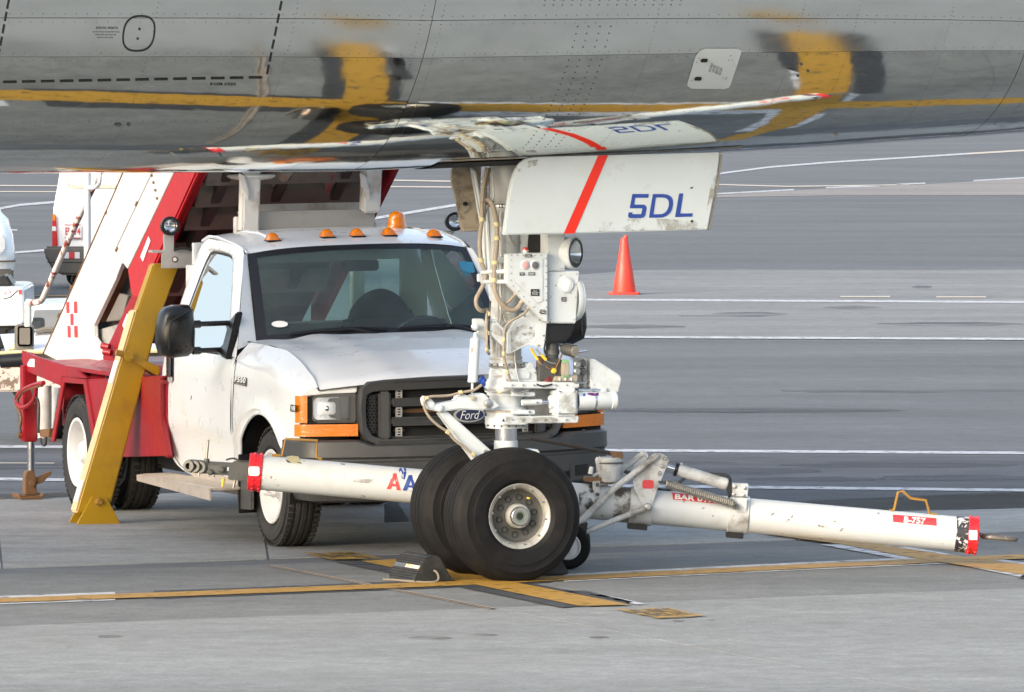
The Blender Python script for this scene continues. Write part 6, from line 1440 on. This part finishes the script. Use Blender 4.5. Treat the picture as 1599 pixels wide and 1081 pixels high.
bplate([(952, 705), (972, 706), (974, 714), (970, 719), (956, 714)], -.04, .08, 'lever_pivot', 'rust')
bplate([(925, 752), (937, 751), (937, 776), (930, 778), (926, 764)], -.09, .02, 'bolt_bracket', 'grimy'); 
for y in (757, 772): MB().lathe(bq(933, y, -.09), -by, [(0, .012), (.012, .010), (.012, 0)], 8).obj('bolt', 'darksteel', tow)
rm = MB(); r0, r1 = bq(1056, 733, -.03), bq(1136, 757, -.03); rm.cyl(r0, r1, .036, n=20); rm = rm.obj('hydraulic_ram', 'grimy', tow, bevel=.006)
MB().cyl(bq(1042, 729, -.03), bq(1058, 734, -.03), .016, n=12).obj('ram_rod', 'chrome', rm); MB().cyl(r0-(r1-r0)*.03, r0+(r1-r0)*.03, .040, n=20).obj('ram_gland', 'blackplastic', rm)
MB().cyl(bq(1064, 731, -.03), bq(1064.5, 722.5, -.03), .010, n=8).obj('ram_nipple', 'steel', rm)
MB().tube(spline([bq(x, y, -.02) for x, y in ((1070, 733), (1090, 738), (1115, 741), (1133, 742), (1140, 748), (1138, 756))], 5), .010, 7).obj('hose', 'blackhose', rm); MB().tube(spline([bq(x, y, 0) for x, y in ((975, 736), (990, 742), (1030, 765), (1050, 762), (1070, 745))], 5), .010, 7).obj('hose', 'blackhose', rm)
bplate([(1142, 755), (1169, 756), (1167.5, 776), (1143, 775)], -.05, .10, 'ram_bracket', 'grimy')
for x, y in ((1147.5, 760), (1163, 762), (1146, 772), (1161, 773.5)): MB().lathe(bq(x, y, -.05), -by, [(0, .012), (.008, .011), (.010, .006), (.010, 0)], 6).obj('bolt', 'steel', tow)
bplate([(1150, 778), (1167, 778), (1166, 801), (1148, 800)], -.115, .03, 'collar_lug', 'grimy'); bplate([(1134, 755), (1143, 751), (1143, 770), (1138, 780)], -.055, .05, 'ram_clevis', 'blackplastic')
sp = MB(); s0, s1 = bq(1040, 755, -.13), bq(1146, 787, -.135); d_ = (s1-s0); L_ = d_.length; d_.normalize(); u_ = d_.orthogonal().normalized(); v_ = d_.cross(u_)
nturn = 34; NP = nturn*7; sp.tube([s0+d_*(L_*i/NP)+(u_*math.cos(2*math.pi*i/7)+v_*math.sin(2*math.pi*i/7))*.022 for i in range(NP+1)], .0055, 5); sp = sp.obj('return_spring', 'spring', tow)
MB().cyl(s0, s1, .009, n=8).obj('spring_core', 'rust', sp); MB().tube([bq(1028, 752, -.13), bq(1040, 754, -.13)], .007, 6).obj('spring_hook', 'darksteel', sp); MB().lathe(bq(1148, 790, -.135), -by, [(-.02, .02), (.02, .02), (.02, .008)], 10).obj('spring_anchor', 'darksteel', sp)
# small wheels
for off, nm in ((-.20, 0), (.34, 1)):
    c = bq(886, 857, off); c.z = .137; 
    hub = MB().lathe(c, by, [(-.04, .03), (-.05, .028), (-.05, 0)], 16).obj('tow_wheel', 'barwhite', tow)
    MB().lathe(c, by, tyre_profile(.135, .085, .075), 40).obj('tyre', 'tyre', hub); MB().lathe(c, by, [(-.032, .078), (-.036, .07), (-.02, .06), (-.02, .03)], 32).obj('rim', 'rimwhite', hub)
MB().cyl(bq(886, 857, -.2)*1, bq(886, 857, .34), .016, n=10).obj('wheel_axle', 'darksteel', tow)
bplate([(905, 818), (918, 816), (916, 832), (908, 836)], -.19, .06, 'fork_lug', 'blackplastic')

# ---------------------------------------------------------------- wheel chocks
def chock(px, py, ang, label, rope, scale=1.):
    o = G(px, py); fr = Frame(o.x, o.y, ang); z0 = .010
    t = thing('wheel_chock', label, 'wheel chock', (o.x, o.y, 0), 'rubber chocks at the nose wheels')
    h, w, L = .150*scale, .115*scale, .40*scale
    prof_ = [(-w, 0), (-w+.006, .016), (-w*.66, h*.55), (-w*.30, h*.93), (-w*.16, h), (w*.16, h), (w*.40, h*.9), (w*.80, h*.35), (w, .02), (w, 0)]
    b_ = MB().prism([fr.w(x, 0, z0+z) for x, z in prof_], fr.d(0, L, 0)).obj('chock_body', 'chock', t, bevel=.006)
    mb = MB()
    def pf(f):
        q3 = [Vector((-w+.006, 0, .016)), Vector((-w*.66, 0, h*.55)), Vector((-w*.30, 0, h*.93))]; f *= 2; i = min(1, int(f)); return q3[i]+(q3[i+1]-q3[i])*(f-i)
    for k in range(10):
        f0 = .04+.102*k
        p = pf(f0)
        if 4 <= k <= 5: continue
        mb.tube([fr.w(p.x-.001, .006, z0+p.z), fr.w(p.x-.001, L-.006, z0+p.z)], .0058, 6)
    mb.obj('chock_ribs', 'chock', t, kind='stuff')
    if rope:
        a, b = Vector((-w+.006, 0, .016)), Vector((-w*.30, 0, h*.93))
        def fc(f, y, off=.004): p = pf(f); return fr.w(p.x-off*.82, y, z0+p.z+off*.57)
        MB().add([fc(.40, .01), fc(.40, L-.01), fc(.58, L-.01), fc(.58, .01)], [(0, 1, 2, 3)]).obj('chock_label', 'sticker2' if 'sticker2' in M else 'label', t, recalc=False)
        MB().add([fc(.42, .02, .005), fc(.42, L*.55, .005), fc(.56, L*.55, .005), fc(.56, .02, .005)], [(0, 1, 2, 3)]).obj('chock_label', 'chocktag' if 'chocktag' in M else 'label', t, recalc=False)
        MB().prism([fr.w(-.012, -.002, z0+.085), fr.w(-.03, -.002, z0+.055), fr.w(.012, -.002, z0+.055), fr.w(.008, -.002, z0+.080)], fr.d(0, .02, 0)).obj('rope_hole', 'dark', t)
        MB().tube(spline([fr.w(0, .01, z0+.068), fr.w(.012, -.03, z0+.05), fr.w(.005, -.05, z0+.012), fr.w(-.05, -.045, .012), fr.w(-.11, .02, .014), fr.w(-.145, .12, .014), fr.w(-.16, .22, .013), fr.w(-.20, .27, .012)], 6), .0065, 8).obj('rope', 'rope', t)
    return t
chock(677, 911.5, R(23), 'black ribbed rubber chock with rope, left of the nose wheels', True)
chock(868, 900, R(199-180), 'dark rubber chock mostly hidden at the right foot of the nose wheels', False, .7)

# ---------------------------------------------------------------- traffic cone
co = G(975, 460); cn = thing('traffic_cone', 'orange traffic cone standing on the far grey concrete', 'cone', (co.x, co.y, 0))
s_ = 135.0
MB().lathe(co, (0, 0, 1), [(.02, .13), (.03, .128), (.05, .132), (.30, .095), (.50, .062), (.655, .040), (.66, .034), (.66, .026), (.6, .03)], 32).obj('cone_body', 'cone', cn)
MB().lathe(co+Vector((.012, 0, .655)), (.15, 0, 1), [(0, .027), (.03, .025), (.034, .015), (.034, 0)], 14).obj('cone_tip', 'cone', cn)
cb_ = MB(); cb_.prism([co+Vector((x, y, .006)) for x, y in rrect(-.183, -.183, .183, .183, .04)], (0, 0, .026)); cb_.obj('cone_base', 'cone', cn, bevel=.006)

# ---------------------------------------------------------------- vehicles in the distance, left
def rear_van():
    d = 96.0; o = G(82, 30+H*F/d); o = Vector((P(82, 300, d).x, d, 0)); fr = Frame(o.x, d, R(80)); t = thing('parked_van', 'white van seen from behind with grey bumper, beyond the stairs', 'van', o)
    # fr: x forward (away), y to the left; right-hand measure w runs to the right along the rear face
    W = 1.72
    def rp(w, z, x=0.): return fr.w(x, -w, z)
    def tilt(z): return .10*max(0, z-.95)
    body = MB(); pro = [(0.0, .42), (0.0, .95), (.06, 1.30), (.17, 1.95), (.25, 2.05), (W-.25, 2.05), (W-.17, 1.95), (W-.06, 1.30), (W, .95), (W, .42)]
    body.add([rp(w, z, tilt(z)) for w, z in pro]+[rp(w, z, 4.2) for w, z in pro], [tuple(range(10)), tuple(range(19, 9, -1))]+[(i, i+1, 11+i, 10+i) for i in range(9)])
    body.obj('van_body', 'vanwhite', t, bevel=.04, seg=3)
    def face(pts, name, mat, off=-.004, par=None, th=.02): return MB().prism([rp(w, z, tilt(z)+off) for w, z in pts], fr.d(-th, 0, 0)).obj(name, mat, par or t, bevel=.008)
    face(rrect(.17, 1.22, .83, 1.86, .07), 'rear_window', 'windowgrey'); face(rrect(.89, 1.22, 1.55, 1.86, .07), 'rear_window', 'windowgrey')
    for a, b in ((.14, .855), (.865, 1.58)):
        mb = MB(); mb.tube([rp(w, z, tilt(z)-.01) for w, z in rrect(a+.02, 1.20, b-.02, 1.88, .08)+[rrect(a+.02, 1.20, b-.02, 1.88, .08)[0]]], .016, 6); mb.obj('window_seal', 'windowgrey', t)
    face([(.86, .96), (.94, .93), (.97, .96), (.87, 1.0)], 'door_handle', 'vangrey')
    lampc = face([(.0, .50), (.07, .50), (.045, .88), (.005, .88)], 'tail_lamp', 'redlens', -.01); face([(.002, .68), (.055, .68), (.05, .735), (.003, .735)], 'lamp_band', 'label', -.032, lampc, .006); face([(.004, .80), (.047, .80), (.045, .88), (.006, .88)], 'lamp_band', 'amber', -.032, lampc, .006)
    lampc = face([(W-.07, .50), (W, .50), (W-.005, .88), (W-.045, .88)], 'tail_lamp', 'redlens', -.01)
    pl_ = face([(.15, .59), (.36, .59), (.36, .765), (.15, .765)], 'number_plate', 'label', -.006)
    face([(.155, .595), (.355, .595), (.355, .605), (.155, .605)], 'plate_edge', 'stickred', -.028, pl_, .003); face([(.155, .75), (.355, .75), (.355, .76), (.155, .76)], 'plate_edge', 'stickred', -.028, pl_, .003)
    text('plate_text', lambda a, b: rp(a, b, -.034), 'EI 174', .255, .68, .18, -.09, 'stickred', pl_, bold=.02)
    bp = MB(); bp.prism([rp(w, z, -.16) for w, z in ((-.07, .50), (-.07, .40), (.02, .24), (.12, .16), (W-.12, .16), (W+.07, .30), (W+.07, .50))], fr.d(.30, 0, 0)); bp = bp.obj('rear_bumper', 'vangrey', t, bevel=.03, seg=3)
    MB().tube([rp(w, .315, -.163) for w in (-.03, W+.03)], .006, 5).obj('bumper_groove', 'blackplastic', bp)
    MB().prism([rp(w, z, -.162) for w, z in ((.13, .36), (.37, .36), (.37, .435), (.13, .435))], fr.d(-.006, 0, 0)).obj('reflector_patch', 'label', bp); MB().prism([rp(w, z, -.168) for w, z in ((.24, .36), (.31, .36), (.31, .435), (.24, .435))], fr.d(-.004, 0, 0)).obj('reflector_patch', 'stickred', bp)
    for w in (.14, W-.14):
        for x in (.7, 3.4):
            c = rp(w, .30, x); hb = MB().lathe(c, fr.d(0, 1, 0), [(-.09, .16), (.09, .16)], 20).obj('wheel', 'rimdark', t); MB().lathe(c, fr.d(0, 1, 0), tyre_profile(.30, .19, .18), 32).obj('tyre', 'tyre', hb)
    MB().tube([rp(.28, .16, -.1), rp(.26, .08, -.1), rp(.32, .05, -.1)], .02, 6).obj('tow_hook', 'blackplastic', t); MB().cyl(rp(.40, .12, 0), rp(.62, .12, 0), .07, n=12).obj('exhaust', 'dark', t)
rear_van()
def far_car():
    d = 92.0; ox = P(35, 400, d).x; fr = Frame(ox, d, -(math.pi/2-R(14))); t = thing('parked_car', 'white car at the left edge, only its headlamp corner in view', 'car', fr.w(0, -.9, 0))
    # fr: x forward (towards us), y to the image right; the body runs back and to the left
    def z(py): return H-(py-YH)/F*d
    prof = [(-.02, .33), (.0, .48), (-.04, .62), (-.13, .76), (-.30, .86), (-.75, .95), (-1.15, 1.02), (-1.75, 1.42), (-3.2, 1.46), (-3.9, 1.05), (-4.1, .7), (-4.1, .33)]
    mb = MB(); secs = [(-1.72, .10, .93), (-1.60, .03, .98), (-1.0, .0, 1.0), (-.45, -.03, 1.0), (-.18, -.10, .99), (-.06, -.22, .97), (.0, -.45, .93)]
    n = len(prof); vs = []
    for y, dx, sc in secs: vs += [fr.w(min(x, 0)*1+(dx if x > -.5 else dx*.3), y-(.10*max(0, zz-.95) if y > -.3 else -.10*max(0, zz-.95) if y < -1.5 else 0), .33+(zz-.33)*sc) for x, zz in prof]
    mb.add(vs, [(k*n+i, k*n+(i+1) % n, (k+1)*n+(i+1) % n, (k+1)*n+i) for k in range(len(secs)-1) for i in range(n)]+[tuple(range(n)), tuple((len(secs)-1)*n+i for i in range(n))])
    mb.obj('car_body', 'carwhite', t, ang=50)
    for sg, y0 in ((1, -.29), (-1, -1.40)):
        lp = [(y0-.16, .72), (y0-.02, .76), (y0+.06, .755), (y0+.10, .70), (y0+.10, .58), (y0+.06, .53), (y0-.16, .52)]
        hl = MB().prism([fr.w(.03-.55*max(0, yy-y0)**1.3 if sg > 0 else .01, yy, zz) for yy, zz in lp], fr.d(-.12, 0, 0)).obj('headlamp', 'reflector', t, bevel=.015)
        MB().prism([fr.w(.036-.55*max(0, yy-y0)**1.3 if sg > 0 else .016, yy, zz) for yy, zz in [(a*.9+(y0+.1)*.1, b*.9+.064) for a, b in lp]], fr.d(.006, 0, 0)).obj('lamp_glass', 'lens', hl)
    MB().tube([fr.w(.012, yy, .44) for yy in (-1.6, -.3)]+[fr.w(-.14, -.06, .44), fr.w(-.5, .012, .45)], .012, 6).obj('bumper_line', 'vangrey', t)
    MB().prism([fr.w(.0, -1.2, .20), fr.w(.0, -.35, .20), fr.w(-.12, -.08, .20), fr.w(-.6, -.02, .2), fr.w(-.6, -1.7, .2)], (0, 0, .15)).obj('lower_bumper', 'vangrey', t, bevel=.03)
    MB().prism([fr.w(.02, -1.15, .34), fr.w(.02, -.65, .34), fr.w(.02, -.65, .45), fr.w(.02, -1.15, .45)], fr.d(.012, 0, 0)).obj('number_plate', 'label', t, bevel=.004)
    for x in (-.85, -3.3):
        for y in (-.10, -1.62):
            c = fr.w(x, y, .32); hb = MB().lathe(c, fr.d(0, 1, 0), [(-.09, .19), (.105, .17), (.105, 0)], 24).obj('wheel', 'rimdark', t); MB().lathe(c, fr.d(0, 1, 0), tyre_profile(.32, .21, .2), 36).obj('tyre', 'tyre', hb)
far_car()
def tractor():
    d = 72.0; t = thing('baggage_tractor', 'small white baggage tractor with red marks at the left edge', 'tractor', (P(0, 500, d).x-.8, d, 0))
    def q_(px, py, y=0.): return P(px, py, d+y)
    bd = MB().prism([q_(x, y) for x, y in ((-160, 449), (20, 448), (33, 449), (36.5, 452), (37.5, 500), (36, 506), (28, 508), (-160, 512))], (0, 1.6, 0)).obj('body', 'carwhite', t, bevel=.03, seg=3)
    text('body_text', lambda a, b: q_(a, b, -.006), 'Tug 4', 9, 457, 17, 7, 'stickred', bd, shear=.3); flat('red_patch', lambda a, b: q_(a, b, -.006), [[(29, 452), (34, 452), (34, 460), (29, 460)]], 'stickred', bd)
    MB().tube([q_(5, 467, -.004), q_(16, 464, -.004), q_(28, 453, -.004)], .005, 5).obj('scratch', 'blackplastic', bd)
    MB().prism([q_(x, y, .05) for x, y in ((-160, 510), (30, 509), (12, 518), (8, 545), (-160, 548))], (0, 1.4, 0)).obj('skirt', 'blackplastic', t, bevel=.02)
    for x in (-20,):
        c = q_(x, 540, .3); c.z = .28; hb = MB().lathe(c, (1, 0, 0), [(-.1, .15), (.1, .15), (.1, 0)], 20).obj('wheel', 'rimdark', t); MB().lathe(c, (1, 0, 0), tyre_profile(.28, .22, .16), 32).obj('tyre', 'tyre', hb)
        c = c+Vector((-.9, 0, 0)); hb = MB().lathe(c, (1, 0, 0), [(-.1, .15), (.1, .15), (.1, 0)], 20).obj('wheel', 'rimdark', t); MB().lathe(c, (1, 0, 0), tyre_profile(.28, .22, .16), 32).obj('tyre', 'tyre', hb)
    MB().prism([q_(x, y, .2) for x, y in ((-20, 440), (10, 428), (22, 447), (-20, 449))], (0, .5, 0)).obj('seat_cover', 'blackplastic', t, bevel=.02)
tractor()
def pickup():
    d = 61.0; t = thing('service_pickup', 'white pickup facing us behind the red chassis, peeling front bumper', 'pickup', (P(60, 600, d).x, d+1, 0))
    def q_(px, py, y=0.): return P(px, py, d+y)
    MB().prism([q_(x, y, .9) for x, y in ((36, 516), (44, 482), (52, 476), (250, 470), (262, 518))], (0, 1.4, 0)).obj('cab', 'carwhite', t, bevel=.06, seg=3)
    MB().prism([q_(x, y, .895) for x, y in ((48, 514), (54, 484), (240, 478), (250, 514))], (0, -.02, 0)).obj('windscreen', 'sideglass', t)
    hm = MB(); hm.grid(lambda u, v: q_(10+250*u-(20*(1-v)*(.5-u)), 522+30*v-5*math.sin(math.pi*u), .95*(1-v)), 10, 6); hm.obj('hood', 'carwhite', t)
    MB().tube([q_(56, 519, .86), q_(70, 514.5, .86), q_(120, 515, .86)], .022, 6).obj('wiper', 'vangrey', t); MB().tube([q_(55, 526, .8), q_(120, 520, .84)], .016, 6).obj('wiper', 'vangrey', t)
    MB().prism([q_(x, y, 0) for x, y in ((8, 552), (262, 548), (262, 640), (36, 640), (10, 600))], (0, .9, 0)).obj('front_end', 'vangrey', t, bevel=.04)
    gr_ = MB().tube([q_(-30, 553.5, -.05), q_(36, 550, -.05), q_(250, 548, -.05)], .016, 8).obj('guard_bar', 'tie', t)
    MB().cyl(q_(1, 565, -.06), q_(40, 562, -.06), .055, n=16).obj('rubber_roller', 'blackplastic', t); MB().prism([q_(x, y, -.04) for x, y in ((22, 566), (40, 562), (40, 574), (20, 574))], (0, .05, 0)).obj('blue_panel', 'bluebit', t)
    MB().prism([q_(x, y, -.10) for x, y in ((-60, 575), (260, 570), (260, 609), (-60, 612.5))], (0, .22, 0)).obj('front_bumper', 'wood', t, bevel=.012)
    m = MB().prism([q_(x, y, .10) for x, y in rrect(22, 507, 52, 546, 6)], (0, .14, 0)).obj('door_mirror', 'vangrey', t, bevel=.03, seg=3); MB().prism([q_(x, y, .085) for x, y in rrect(27, 509, 50, 541, 5)], (0, .03, 0)).obj('mirror_back', 'beige' if False else 'vangrey', m, bevel=.015)
    MB().tube([q_(24, 538, .15), q_(20, 546, .15), (q_(12, 549, .12))], .02, 7).obj('mirror_arm', 'tie', m)
    for x in (90, 240):
        c = q_(x, 640, .6); c.z = .34; hb = MB().lathe(c, (1, 0, 0), [(-.1, .2), (.1, .2), (.1, 0)], 20).obj('wheel', 'rimdark', t); MB().lathe(c, (1, 0, 0), tyre_profile(.34, .22, .2), 32).obj('tyre', 'tyre', hb)
pickup()
